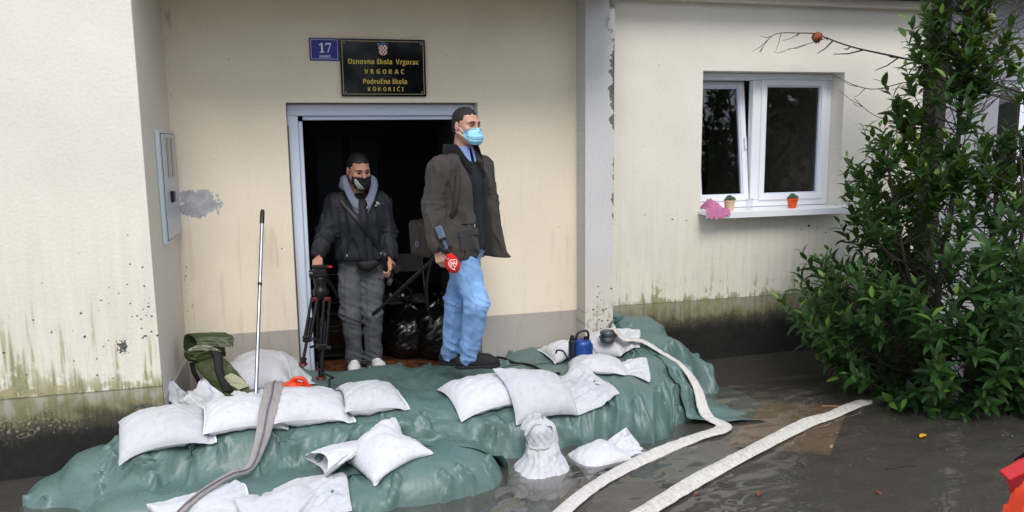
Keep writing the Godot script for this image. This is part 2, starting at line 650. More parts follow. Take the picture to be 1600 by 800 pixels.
				if x < -0.5: c = blend(c, Vector3(0.67, 0.67, 0.69) * (1.0 + g * 0.13 + f * 0.07), sm(1.0, 0.93, pd))
				c = blend(c, Vector3(0.55, 0.47, 0.36), sm(0.35, 0.7, n4.get_noise_2d(x * 3.0, y)) * sm(-0.84, -0.93, x) * 0.5)
				if y > 1.05 and y < 1.35 and absf(x + 0.30) < 0.1: c = blend(c, Vector3(0.78, 0.66, 0.53), sm(0.1, 0.5, st.get_noise_2d(x * 30.0, y)) * 0.35)
			elif kind == "column":
				c = Vector3(0.785, 0.78, 0.785) * (1.0 + a * 0.04 + f * 0.03)
				c = blend(c, Vector3(0.80, 0.78, 0.74), sm(1.1, 0.7, y))
				# render torn off along the right-hand edge
				var edge := r.end.x - x
				var tear := 0.0
				tear = maxf(tear, 0.050 * sm(2.02, 2.12, y) * sm(2.72, 2.62, y) * (0.75 + n2.get_noise_2d(3.0, y * 1.3) * 1.1))
				tear = maxf(tear, 0.022 * sm(1.2, 1.4, y) * sm(2.0, 1.8, y) * (0.5 + n2.get_noise_2d(7.0, y) * 1.4))
				tear = maxf(tear, 0.05 * sm(2.95, 3.0, y))
				c = blend(c, Vector3(0.43, 0.43, 0.42) * (1.0 + g * 0.2 + f * 0.2), sm(0.0, -0.004, edge - tear))
				var spk := sm(0.25, 0.45, g + f * 0.5) * sm(0.10, 0.0, edge) * sm(2.6, 2.8, y)
				c = blend(c, Vector3(0.4, 0.38, 0.34), spk)
				c = blend(c, Vector3(0.52, 0.49, 0.40), sm(0.0, 0.5, g + st.get_noise_2d(x * 20.0, y * 1.2)) * sm(0.75, 0.45, y) * 0.55)
			var ck := Vector2i(int((x - r.position.x) * 20), int((y - r.position.y) * 20))
			if cells.has(ck):
				for q in cells[ck]:
					var dd := Vector2((x - q.x) * 0.8, y - q.y).length() + f * 0.004 + g * 0.002
					if dd < q.z: c = blend(c, chip * (0.85 + f * 0.3), sm(q.z, q.z - 0.0025, dd))
			by[at] = clampi(int(c.x * 255.0), 0, 255)
			by[at + 1] = clampi(int(c.y * 255.0), 0, 255)
			by[at + 2] = clampi(int(c.z * 255.0), 0, 255)
			at += 3
	var m := mat(Color.WHITE, 0.9)
	m.albedo_texture = ImageTexture.create_from_image(Image.create_from_data(w, h, false, Image.FORMAT_RGB8, by))
	m.texture_repeat = false
	m.heightmap_enabled = true
	m.heightmap_texture = ImageTexture.create_from_image(noise(0.085, 5, 31).get_image(mini(w, 1400), int(h * minf(1.0, 1400.0 / w)), false, false, true))
	m.heightmap_scale = 0.11
	return m

func build_house() -> void:
	var h := thing("school_building", "cream rendered school building with recessed doorway, moss-stained base and white window", "building")
	var top := 3.5
	# left wing, front flush at z = 1
	var rl := Rect2(-3.0, -0.3, 2.066, 3.8)
	part("left_wing_wall", wall_panel(-3.0, -0.934, -0.3, top, 1.01, 0.03, [], Transform3D.IDENTITY, rl), wall_picture(rl, 430.0, "left"), h)
	part("recess_side_wall", bx(Vector3(-1.0855, 1.6, 0.34), Vector3(0.301, 3.8, 1.279), 0.001), M.reveal, h)
	part("side_plinth", bx(Vector3(-0.9325, 0.04, 0.493), Vector3(0.007, 0.74, 0.965), 0.002), M.grey_paint, h)
	# entrance wall with the door opening
	var re := Rect2(-0.935, -0.3, 3.047, 3.8)
	var hole := Rect2(-0.137, 0.09, 1.437, 2.174)
	part("entrance_wall", wall_panel(-0.935, 2.112, -0.3, top, 0.0, 0.30, [hole], Transform3D.IDENTITY, re), wall_picture(re, 360.0, "entrance"), h)
	# pier between entrance and classroom
	var rc := Rect2(2.112, -0.3, 0.24, 3.8)
	part("pier", wall_panel(2.112, 2.352, -0.3, top, 0.21, 0.5, [], Transform3D.IDENTITY, rc), wall_picture(rc, 520.0, "column"), h)
	# classroom wall with the window opening
	var rr := Rect2(2.353, -0.3, 3.18, 3.8)
	var win := Rect2(3.285, 1.335, 1.400, 1.2)
	part("classroom_wall", wall_panel(2.353, 5.533, -0.3, top, -0.1, 0.32, [win], Transform3D.IDENTITY, rr), wall_picture(rr, 360.0, "right"), h)
	var gable := bx(Vector3(5.384, 1.6, -2.6), Vector3(0.3, 3.8, 4.36), 0.003)
	part("gable_wall", gable, M.reveal, h)
	# flat roof over the recess and the eaves slab to the right
	var slab := tri_bump(mat(Color(0.50, 0.48, 0.45), 0.9), M.stucco, 0.5, 1.5, true)
	var rec := bx(Vector3(0.70, 3.13, 0.515), Vector3(3.26, 0.16, 0.99), 0.006)
	part("porch_ceiling", rec, M.reveal, h)
	var edge := MB.new()
	edge.box(Vector3(3.96, 3.22, 0.045), Vector3(3.2, 0.13, 0.285), 0.006)
	part("eaves_slab", edge, slab, h)
	part("eaves_board", bx(Vector3(3.96, 3.12, -0.04), Vector3(3.19, 0.06, 0.11), 0.004), M.reveal, h)
	part("flat_roof", bx(Vector3(1.3, 3.58, -2.6), Vector3(8.7, 0.16, 5.58), 0.01), slab, h)
	part("porch_roof", bx(Vector3(-0.33, 3.58, 0.605), Vector3(5.36, 0.16, 0.82), 0.01), slab, h)
	build_door_frame(h)
	build_window(h)
	# hallway behind the door
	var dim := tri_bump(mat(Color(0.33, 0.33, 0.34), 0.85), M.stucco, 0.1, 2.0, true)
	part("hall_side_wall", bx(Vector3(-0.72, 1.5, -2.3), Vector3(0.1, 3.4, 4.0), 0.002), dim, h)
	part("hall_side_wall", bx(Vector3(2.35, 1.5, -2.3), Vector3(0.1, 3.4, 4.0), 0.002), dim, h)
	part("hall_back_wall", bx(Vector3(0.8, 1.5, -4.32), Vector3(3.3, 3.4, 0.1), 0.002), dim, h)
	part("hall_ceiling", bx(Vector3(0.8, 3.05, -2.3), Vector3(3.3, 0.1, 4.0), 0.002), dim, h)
	var tiles := mat(Color(0.46, 0.33, 0.24), 0.16)
	tiles.albedo_texture = noise_tex(0.01, 4, 41, 512, [Color(0.55, 0.5, 0.45), Color(1, 0.95, 0.9), Color(0.7, 0.62, 0.55)])
	tiles.uv1_triplanar = true
	tiles.uv1_scale = Vector3.ONE * 0.9
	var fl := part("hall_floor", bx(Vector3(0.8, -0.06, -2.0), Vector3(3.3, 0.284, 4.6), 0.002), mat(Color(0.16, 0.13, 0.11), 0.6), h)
	for j in 7:
		for i in 6:
			part("floor_tile", bx(Vector3(-0.62 + 0.303 * i + 0.3, 0.084, -0.40 - 0.303 * j), Vector3(0.299, 0.012, 0.299), 0.002), tiles, fl)
	# inner door at the end of the hall
	var dk := mat(Color(0.20, 0.21, 0.23), 0.5)
	var ind := part("inner_door", bx(Vector3(0.48, 1.15, -4.27), Vector3(0.95, 2.1, 0.05), 0.006), dk, h)
	for k in 2:
		part("door_panel", bx(Vector3(0.27 + 0.43 * k, 1.5, -4.24), Vector3(0.34, 1.1, 0.014), 0.005), mat(Color(0.30, 0.33, 0.36), 0.3), ind)
	# classroom behind the window: dark
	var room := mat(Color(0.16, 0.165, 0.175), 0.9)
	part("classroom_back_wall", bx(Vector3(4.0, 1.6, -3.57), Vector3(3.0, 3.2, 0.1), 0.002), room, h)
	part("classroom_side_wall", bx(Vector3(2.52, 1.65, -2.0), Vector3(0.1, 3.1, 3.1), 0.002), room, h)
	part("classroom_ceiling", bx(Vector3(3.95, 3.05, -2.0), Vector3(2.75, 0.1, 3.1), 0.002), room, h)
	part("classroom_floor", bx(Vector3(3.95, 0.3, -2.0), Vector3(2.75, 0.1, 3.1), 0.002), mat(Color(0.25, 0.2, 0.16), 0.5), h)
	# sill below the door
	part("door_sill", bx(Vector3(0.58, 0.045, -0.09), Vector3(1.43, 0.085, 0.4), 0.006), mat(Color(0.5, 0.49, 0.47), 0.7), h)

func build_door_frame(h: Node3D) -> void:
	var f := MB.new()
	var z := -0.155
	f.box(Vector3(-0.0965, 1.13, z), Vector3(0.078, 2.08, 0.07), 0.006)
	f.box(Vector3(1.2595, 1.13, z), Vector3(0.078, 2.08, 0.07), 0.006)
	f.box(Vector3(0.5815, 2.213, z), Vector3(1.434, 0.084, 0.07), 0.006)
	f.box(Vector3(-0.042, 1.11, z - 0.03), Vector3(0.03, 2.04, 0.06), 0.004)
	f.box(Vector3(1.205, 1.11, z - 0.03), Vector3(0.03, 2.04, 0.06), 0.004)
	f.box(Vector3(0.5815, 2.155, z - 0.03), Vector3(1.21, 0.03, 0.06), 0.004)
	var o := part("door_frame", f, M.pvc_blue, h)
	part("foam_joint", tb(curve([Vector3(-0.134, 0.3, -0.116), Vector3(-0.133, 0.8, -0.113), Vector3(-0.134, 1.4, -0.115), Vector3(-0.133, 2.1, -0.114)], 14), [0.006, 0.008, 0.006, 0.007], 6), mat(Color(0.42, 0.38, 0.33), 0.9), o)
	# open door leaf folded back into the hall
	var leaf := part("door", bx(Vector3(1.20, 1.13, -0.72), Vector3(0.05, 2.05, 0.98), 0.006), mat(Color(0.26, 0.27, 0.29), 0.4), h)
	part("handle", tb([Vector3(1.17, 1.1, -1.1), Vector3(1.12, 1.1, -1.1), Vector3(1.12, 1.1, -0.98)], [0.009], 8), M.steel, leaf)

func build_window(h: Node3D) -> void:
	var x0 := 3.285
	var x1 := 4.685
	var y0 := 1.345
	var y1 := 2.535
	var z := -0.305
	var w := part("window", MB.new().commit() if false else _frame_ring(x0, x1, y0, y1, 0.062, 0.07, z), M.pvc, h)
	part("mullion", bx(Vector3(3.915, 1.94, z + 0.002), Vector3(0.085, 1.062, 0.074), 0.006), M.pvc, w)
	# right sash, shut
	part("sash", _frame_ring(3.955, 4.627, 1.402, 2.478, 0.052, 0.06, z + 0.022), M.pvc, w)
	part("bead", _frame_ring(4.005, 4.577, 1.452, 2.428, 0.014, 0.03, z + 0.02), M.pvc_blue, w)
	part("pane", bx(Vector3(4.291, 1.94, z + 0.012), Vector3(0.552, 0.96, 0.006), 0.0005), M.glass, w)
	# left sash, tilted inwards at the top, hinged along its lower edge
	var tilt := Transform3D(Basis(Vector3.RIGHT, deg_to_rad(-7.5)), Vector3(0, 1.402, z + 0.018))
	var back := Transform3D(Basis.IDENTITY, Vector3(0, -1.402, 0))
	var rs := _frame_ring(3.335, 3.858, 1.402, 2.478, 0.052, 0.06, 0.0).move(tilt * back)
	part("tilted_sash", rs, M.pvc, w)
	part("bead", _frame_ring(3.385, 3.808, 1.452, 2.428, 0.014, 0.03, 0.002).move(tilt * back), M.pvc_blue, w)
	part("pane", bx(Vector3(3.597, 1.94, -0.006), Vector3(0.418, 0.96, 0.006), 0.0005).move(tilt * back), M.glass, w)
	part("handle", bx(Vector3(3.835, 1.92, 0.045), Vector3(0.02, 0.11, 0.02), 0.004).move(tilt * back), M.pvc, w)
	# sheet-metal sill with upturned ends
	var s := MB.new()
	s.box(Vector3(3.985, 1.328, -0.125), Vector3(1.44, 0.026, 0.36), 0.004)
	s.box(Vector3(3.985, 1.312, 0.05), Vector3(1.44, 0.058, 0.012), 0.003)
	s.box(Vector3(3.272, 1.335, 0.0), Vector3(0.014, 0.045, 0.1), 0.003)
	s.box(Vector3(4.698, 1.335, 0.0), Vector3(0.014, 0.045, 0.1), 0.003)
	part("sill", s, M.pvc, w)
	part("roller_blind_box", bx(Vector3(3.985, 2.505, z + 0.045), Vector3(1.396, 0.05, 0.03), 0.004), M.pvc, w)

func _frame_ring(x0: float, x1: float, y0: float, y1: float, t: float, d: float, z: float) -> MB:
	# mitred rectangular frame, front and back faces, bevelled edges
	var m := MB.new()
	var b := minf(0.005, t * 0.3)
	var prof := [Vector2(0, -d / 2), Vector2(0, d / 2 - b), Vector2(b, d / 2), Vector2(t - b, d / 2), Vector2(t, d / 2 - b), Vector2(t, -d / 2)]
	var cs := [Vector2(x0, y0), Vector2(x1, y0), Vector2(x1, y1), Vector2(x0, y1)]
	var dirs := [Vector2(1, 1), Vector2(-1, 1), Vector2(-1, -1), Vector2(1, -1)]
	for k in 4:
		var k2 := (k + 1) % 4
		for i in prof.size():
			var a: Vector2 = prof[i]
			var c: Vector2 = prof[(i + 1) % prof.size()]
			var q0 := Vector3(cs[k].x + dirs[k].x * a.x, cs[k].y + dirs[k].y * a.x, z + a.y)
			var q1 := Vector3(cs[k2].x + dirs[k2].x * a.x, cs[k2].y + dirs[k2].y * a.x, z + a.y)
			var q2 := Vector3(cs[k2].x + dirs[k2].x * c.x, cs[k2].y + dirs[k2].y * c.x, z + c.y)
			var q3 := Vector3(cs[k].x + dirs[k].x * c.x, cs[k].y + dirs[k].y * c.x, z + c.y)
			m.face(q0, q1, q2, q3)
	return m

func build_neighbour() -> void:
	var h := thing("neighbour_house", "grey rendered house beyond the gap, partly hidden behind the laurel", "house")
	var z := -0.9
	var win := Rect2(7.25, 1.35, 1.3, 1.2)
	var gr := tri_bump(mat(Color(0.60, 0.60, 0.63), 0.9), M.stucco, 0.3, 1.6, true)
	part("wall", wall_panel(6.43, 10.5, -0.3, 3.4, z, 0.3, [win]), gr, h)
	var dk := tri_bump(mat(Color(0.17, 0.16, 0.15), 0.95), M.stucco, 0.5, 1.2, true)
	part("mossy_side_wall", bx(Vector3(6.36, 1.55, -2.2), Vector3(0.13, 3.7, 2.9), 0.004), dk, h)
	part("roof", bx(Vector3(8.4, 3.48, -1.8), Vector3(4.5, 0.14, 2.6), 0.01), tri_bump(mat(Color(0.4, 0.38, 0.36), 0.9), M.stucco, 0.4, 1.5, true), h)
	var w := part("window", _frame_ring(7.25, 8.55, 1.35, 2.55, 0.07, 0.07, z - 0.1), M.pvc, h)
	part("pane", bx(Vector3(7.9, 1.95, z - 0.11), Vector3(1.16, 1.06, 0.006), 0.0005), M.glass, w)
	part("mullion", bx(Vector3(7.9, 1.95, z - 0.098), Vector3(0.07, 1.06, 0.07), 0.004), M.pvc, w)
	part("room_back", bx(Vector3(7.9, 1.9, z - 1.2), Vector3(1.8, 1.8, 0.1), 0.004), mat(Color(0.2, 0.2, 0.21), 0.9), h)
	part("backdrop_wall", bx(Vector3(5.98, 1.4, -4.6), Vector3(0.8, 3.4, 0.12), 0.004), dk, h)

# ---------------------------------------------------------------- water and ground
func build_water() -> void:
	var g := MB.new()
	g.face(Vector3(-150, -0.32, 150), Vector3(150, -0.32, 150), Vector3(150, -0.32, -150), Vector3(-150, -0.32, -150))
	var gm := tri_bump(mat(Color(0.23, 0.20, 0.165), 0.95), M.fine, 1.0, 0.6, true)
	gm.albedo_texture = noise_tex(0.012, 5, 51, 512, [Color(0.5, 0.5, 0.5), Color(1, 1, 1)])
	struct("ground", g, gm)
	var n1 := noise(1.1, 3, 61)
	var n2 := noise(3.6, 3, 62)
	var n3 := noise(10.0, 2, 63)
	var f := func(x: float, z: float) -> float:
		var calm := 0.35 + 0.65 * sm(-0.25, 0.45, n1.get_noise_2d(x * 0.5 + 30.0, z * 0.7))
		var wx := x + n1.get_noise_2d(z, x) * 0.25
		return n1.get_noise_2d(wx * 0.7, z * 1.4) * 0.009 + (n2.get_noise_2d(wx * 0.75, z * 1.5) * 0.0110 + n3.get_noise_2d(wx * 0.8, z * 1.5) * 0.0045) * calm
	var m := MB.new()
	var x0 := -4.0
	var x1 := 9.0
	var z0 := -1.6
	var z1 := 5.4
	m.grid(460, 250, func(u: float, v: float) -> Vector3:
		var x := lerpf(x0, x1, u)
		var z := lerpf(z1, z0, v)
		var e := sm(0.0, 0.02, minf(minf(u, 1.0 - u), minf(v, 1.0 - v)))
		return Vector3(x, f.call(x, z) * e, z))
	for r in [Rect2(-150, -150, 300, 148.4), Rect2(-150, 5.4, 300, 144.6), Rect2(-150, -1.6, 146, 7), Rect2(9, -1.6, 141, 7)]:
		m.face(Vector3(r.position.x, 0, r.end.y), Vector3(r.end.x, 0, r.end.y), Vector3(r.end.x, 0, r.position.y), Vector3(r.position.x, 0, r.position.y))
	var w := StandardMaterial3D.new()
	w.transparency = BaseMaterial3D.TRANSPARENCY_ALPHA
	w.albedo_color = Color(0.345, 0.33, 0.305, 0.57)
	w.roughness = 0.04
	w.metallic_specular = 0.75
	struct("water", m, w)

# ---------------------------------------------------------------- things that lie: a height field and cloth that settles on it
class Lie:
	var x0 := -2.3
	var z0 := -0.4
	var c := 0.02
	var nx := 300
	var nz := 165
	var h := PackedFloat32Array()
	func _init() -> void:
		h.resize(nx * nz)
		h.fill(-0.16)
	func at(x: float, z: float) -> float:
		var gx := clampf((x - x0) / c, 0.0, nx - 1.001)
		var gz := clampf((z - z0) / c, 0.0, nz - 1.001)
		var i := int(gx)
		var j := int(gz)
		var fx := gx - i
		var fz := gz - j
		var k := j * nx + i
		return lerpf(lerpf(h[k], h[k + 1], fx), lerpf(h[k + nx], h[k + nx + 1], fx), fz)
	func up(x: float, z: float) -> Vector3:
		var e := c
		return Vector3(at(x - e, z) - at(x + e, z), 2.0 * e, at(x, z - e) - at(x, z + e)).normalized()
	# a buried sandbag: flat-topped pillow
	func bag(cx: float, cz: float, rx: float, rz: float, yaw: float, base: float, thick: float) -> void:
		for j in nz:
			for i in nx:
				var x := x0 + i * c - cx
				var z := z0 + j * c - cz
				var u := (x * cos(yaw) - z * sin(yaw)) / rx
				var w := (x * sin(yaw) + z * cos(yaw)) / rz
				var s := pow(absf(u), 2.6) + pow(absf(w), 2.6)
				if s < 1.0:
					h[j * nx + i] = maxf(h[j * nx + i], base + thick * pow(1.0 - s, 0.42))
	# bridge the gaps as a sheet would: the highest ground within r cells, then the lowest of that
	func close(r: int) -> void:
		for step in 2:
			for axis in 2:
				var o := h.duplicate()
				for j in nz:
					for i in nx:
						var best := o[j * nx + i]
						for k in range(-r, r + 1):
							var q := j * nx + clampi(i + k, 0, nx - 1) if axis == 0 else clampi(j + k, 0, nz - 1) * nx + i
							best = maxf(best, o[q]) if step == 0 else minf(best, o[q])
						h[j * nx + i] = best
	func stamp(pts: PackedVector3Array, lift := 0.0) -> void:
		# highest point of a mesh's vertices in each cell, spread by one cell
		for q in pts:
			var i := int((q.x - x0) / c + 0.5)
			var j := int((q.z - z0) / c + 0.5)
			for b in range(-1, 2):
				for a in range(-1, 2):
					var ii := i + a
					var jj := j + b
					if ii >= 0 and jj >= 0 and ii < nx and jj < nz:
						var y := q.y + lift - (0.006 if a != 0 or b != 0 else 0.0)
						if y > h[jj * nx + ii]: h[jj * nx + ii] = y
	func smooth(times: int) -> void:
		for t in times:
			var o := h.duplicate()
			for j in range(1, nz - 1):
				for i in range(1, nx - 1):
					var k := j * nx + i
					h[k] = (o[k] * 4.0 + o[k - 1] + o[k + 1] + o[k - nx] + o[k + nx]) / 8.0
	func walls(q: Vector3) -> Vector3:
		var wz := -0.12
		if q.x < -0.93: wz = 1.018
		elif q.x < -0.137: wz = 0.008
		elif q.x < 1.30: wz = -0.10
		elif q.x < 2.108: wz = 0.008
		elif q.x < 2.356: wz = 0.218
		else: wz = -0.092
		if q.z < wz:
			if q.x < -0.93 and q.x > -0.97: q.x = -0.925
			else: q.z = wz
		return q

class Cloth:
	var nu: int
	var nv: int
	var P := PackedVector3Array()
	var Q := PackedVector3Array()
	var ca := PackedInt32Array()
	var cb := PackedInt32Array()
	var cr := PackedFloat32Array()
	var ck := PackedFloat32Array()
	var mass := PackedFloat32Array()
	var thick := 0.004
	func link(a: int, b: int, rest: float, k: float) -> void:
		ca.append(a); cb.append(b); cr.append(rest); ck.append(k)
	func sheet(n: int, m: int, f: Callable, excess: Callable, bend := 0.15) -> void:
		nu = n; nv = m
		for j in m + 1:
			for i in n + 1: P.append(f.call(float(i) / n, float(j) / m))
		Q = P.duplicate()
		for j in m + 1:
			for i in n + 1:
				var a := j * (n + 1) + i
				var e: Vector2 = excess.call(float(i) / n, float(j) / m)
				if i < n: link(a, a + 1, P[a].distance_to(P[a + 1]) * e.x, 1.0)
				if j < m: link(a, a + n + 1, P[a].distance_to(P[a + n + 1]) * e.y, 1.0)
				if i < n and j < m:
					var g := (e.x + e.y) * 0.5
					link(a, a + n + 2, P[a].distance_to(P[a + n + 2]) * g, 0.6)
					link(a + 1, a + n + 1, P[a + 1].distance_to(P[a + n + 1]) * g, 0.6)
				if bend > 0.0:
					if i < n - 1: link(a, a + 2, P[a].distance_to(P[a + 2]) * e.x, bend)
					if j < m - 1: link(a, a + 2 * n + 2, P[a].distance_to(P[a + 2 * n + 2]) * e.y, bend)
	func run(steps: int, passes: int, lie: Lie, g := 0.0012, damp := 0.92, grip := 0.5, extra: Variant = null) -> void:
		var p := P
		var pq := Q
		var la := ca
		var lb := cb
		var lr := cr
		var lk := ck
		P = PackedVector3Array()
		Q = PackedVector3Array()
		var np := p.size()
		var nc := la.size()
		for s in steps:
			for i in np:
				var q := p[i]
				var vel := (q - pq[i]) * damp
				pq[i] = q
				vel.y -= g
				p[i] = q + vel
			if extra:
				P = p
				p = PackedVector3Array()
				extra.call(self, s)
				p = P
				P = PackedVector3Array()
			for t in passes:
				for k in nc:
					var i := la[k]
					var j := lb[k]
					var d := p[j] - p[i]
					var l := d.length()
					if l > 1e-7:
						d *= (l - lr[k]) / l * 0.5 * lk[k]
						p[i] += d
						p[j] -= d
			for i in np:
				var q := p[i]
				var y := lie.at(q.x, q.z) + thick
				if q.y < y:
					var n := lie.up(q.x, q.z)
					q += n * minf((y - q.y) * n.y, 0.03)
					q = q.lerp(pq[i] + n * (q - pq[i]).dot(n), grip)
				p[i] = lie.walls(q)
		P = p
		Q = pq
	func shape(two_sided_gap := 0.0) -> MB:
		var m := MB.new()
		for j in nv + 1:
			for i in nu + 1: m.p(P[j * (nu + 1) + i], Vector2(float(i) / nu, float(j) / nv))
		for j in nv:
			for i in nu:
				var a := j * (nu + 1) + i
				m.quad(a, a + nu + 1, a + nu + 2, a + 1)
		return m
	# one step of smooth subdivision so that folds keep their roundness
	func refine(twice := true) -> MB:
		if twice:
			var h := Cloth.new()
			h.nu = nu * 2
			h.nv = nv * 2
			h.P = refine(false).v
			return h.refine(false)
		var n := nu * 2
		var r := nv * 2
		var m := MB.new()
		var g := func(i: int, j: int) -> Vector3: return P[clampi(j, 0, nv) * (nu + 1) + clampi(i, 0, nu)]
		for j in r + 1:
			for i in n + 1:
				var q: Vector3
				var i2 := i >> 1
				var j2 := j >> 1
				if i % 2 == 0 and j % 2 == 0: q = P[j2 * (nu + 1) + i2]
				elif j % 2 == 0: q = (g.call(i2, j2) + g.call(i2 + 1, j2)) * 0.5625 - (g.call(i2 - 1, j2) + g.call(i2 + 2, j2)) * 0.0625
				elif i % 2 == 0: q = (g.call(i2, j2) + g.call(i2, j2 + 1)) * 0.5625 - (g.call(i2, j2 - 1) + g.call(i2, j2 + 2)) * 0.0625
				else: q = (g.call(i2, j2) + g.call(i2 + 1, j2) + g.call(i2, j2 + 1) + g.call(i2 + 1, j2 + 1)) * 0.25
				m.p(q, Vector2(float(i) / n, float(j) / r))
		for j in r:
			for i in n:
				var a := j * (n + 1) + i
				m.quad(a, a + n + 1, a + n + 2, a + 1)
		return m

var lie := Lie.new()

# crisp plastic crumple: the sheet breaks into facets that meet in sharp lines
func crumple(c: Cloth, s: int, amount := 1.0) -> MB:
	var m := c.refine()
	var nu := c.nu * 4 + 1
	var nv := c.nv * 4 + 1
	var n1 := noise(1.0, 1, s)
	var n2 := noise(1.0, 1, s + 1)
	var n3 := noise(0.9, 2, s + 2)
	var src := m.v.duplicate()
	for j in nv:
		for i in nu:
			var k := j * nu + i
			var a := src[j * nu + maxi(i - 1, 0)] - src[j * nu + mini(i + 1, nu - 1)]
			var b := src[maxi(j - 1, 0) * nu + i] - src[mini(j + 1, nv - 1) * nu + i]
			var n := b.cross(a).normalized()
			var q := src[k]
			var w := Vector3(n3.get_noise_3d(q.x, q.y, q.z), n3.get_noise_3d(q.z, q.x, q.y), n3.get_noise_3d(q.y, q.z, q.x)) * 0.22
			var p := q + w
			var e := 0.030 - absf(n1.get_noise_3d(p.x * 3.4, p.y * 1.5, p.z * 1.7 + p.x * 1.1)) * 0.060
			e -= absf(n2.get_noise_3d(p.x * 8.0, p.y * 4.0, p.z * 4.6 - p.x * 3.0)) * 0.010
			var much := lerpf(0.5, 1.0, sm(0.97, 0.75, n.y)) * (0.25 + 0.95 * sm(-0.3, 0.4, n3.get_noise_3d(q.x * 1.4 + 5.0, q.y, q.z * 1.4)))
			m.v[k] = q + n * (e - 0.010) * amount * much
	return m

func tarp_material(s: int) -> StandardMaterial3D:
	var m := mat(Color(0.36, 0.455, 0.45), 0.40)
	m.albedo_texture = noise_tex(0.006, 5, 70 + s, 512, [Color(0.80, 0.80, 0.78), Color(1, 1, 1), Color(0.93, 0.95, 0.94), Color(1, 1, 1)])
	m.metallic_specular = 0.5
	tri_bump(m, M.tarp_weave, 0.06, 6.0, true)
	return m

# crumple seeds: sharp ridges that wander, so that slack gathers into creases
func ridge(n: FastNoiseLite, x: float, z: float) -> float:
	return 1.0 - absf(n.get_noise_2d(x, z)) * 3.0

func drape(nu: int, nv: int, f: Callable, slack: float, seed_: int, steps := 110, bend := 0.2, under: Lie = null) -> Cloth:
	var on := under if under else lie
	var big := noise(1.5, 2, seed_)
	var mid := noise(1.0, 1, seed_ + 1)
	var over := Lie.new()
	over.h = on.h.duplicate()
	over.close(9)
	over.smooth(6)
	var c := Cloth.new()
	var ex := PackedVector2Array()
	c.sheet(nu, nv, func(u: float, v: float) -> Vector3:
		var q: Vector3 = f.call(u, v)
		var steep := sm(0.98, 0.75, on.up(q.x, q.z).y)
		var bx_ := q.x + big.get_noise_2d(q.z * 1.3, q.x) * 0.25
		var r1 := maxf(ridge(mid, bx_ * 3.4, q.z * 0.9 - q.x * 0.5), 0.0)
		var r2 := maxf(ridge(mid, bx_ * 1.3 + 20.0, q.z * 2.2 + q.x * 0.9), 0.0)
		var r := 0.055 * r1 * r1 * (0.15 + steep) + 0.026 * r2 * r2 * (0.5 + big.get_noise_2d(q.x + 7.0, q.z))
		return Vector3(q.x, maxf(over.at(q.x, q.z), q.y) + 0.008 + r, q.z),
		func(u: float, v: float) -> Vector2:
			var q: Vector3 = f.call(u, v)
			var t := big.get_noise_2d(q.x * 1.1 + 3.0, q.z * 0.8)
			var steep := 0.35 + 0.65 * sm(0.97, 0.75, on.up(q.x, q.z).y)
			return Vector2(1.0 + slack * steep * sm(-0.25, 0.3, t), 1.0 + slack * 0.8 * steep * sm(0.15, -0.35, t)), bend)
	c.run(steps, 8, on, 0.003, 0.9, 0.75)
	return c

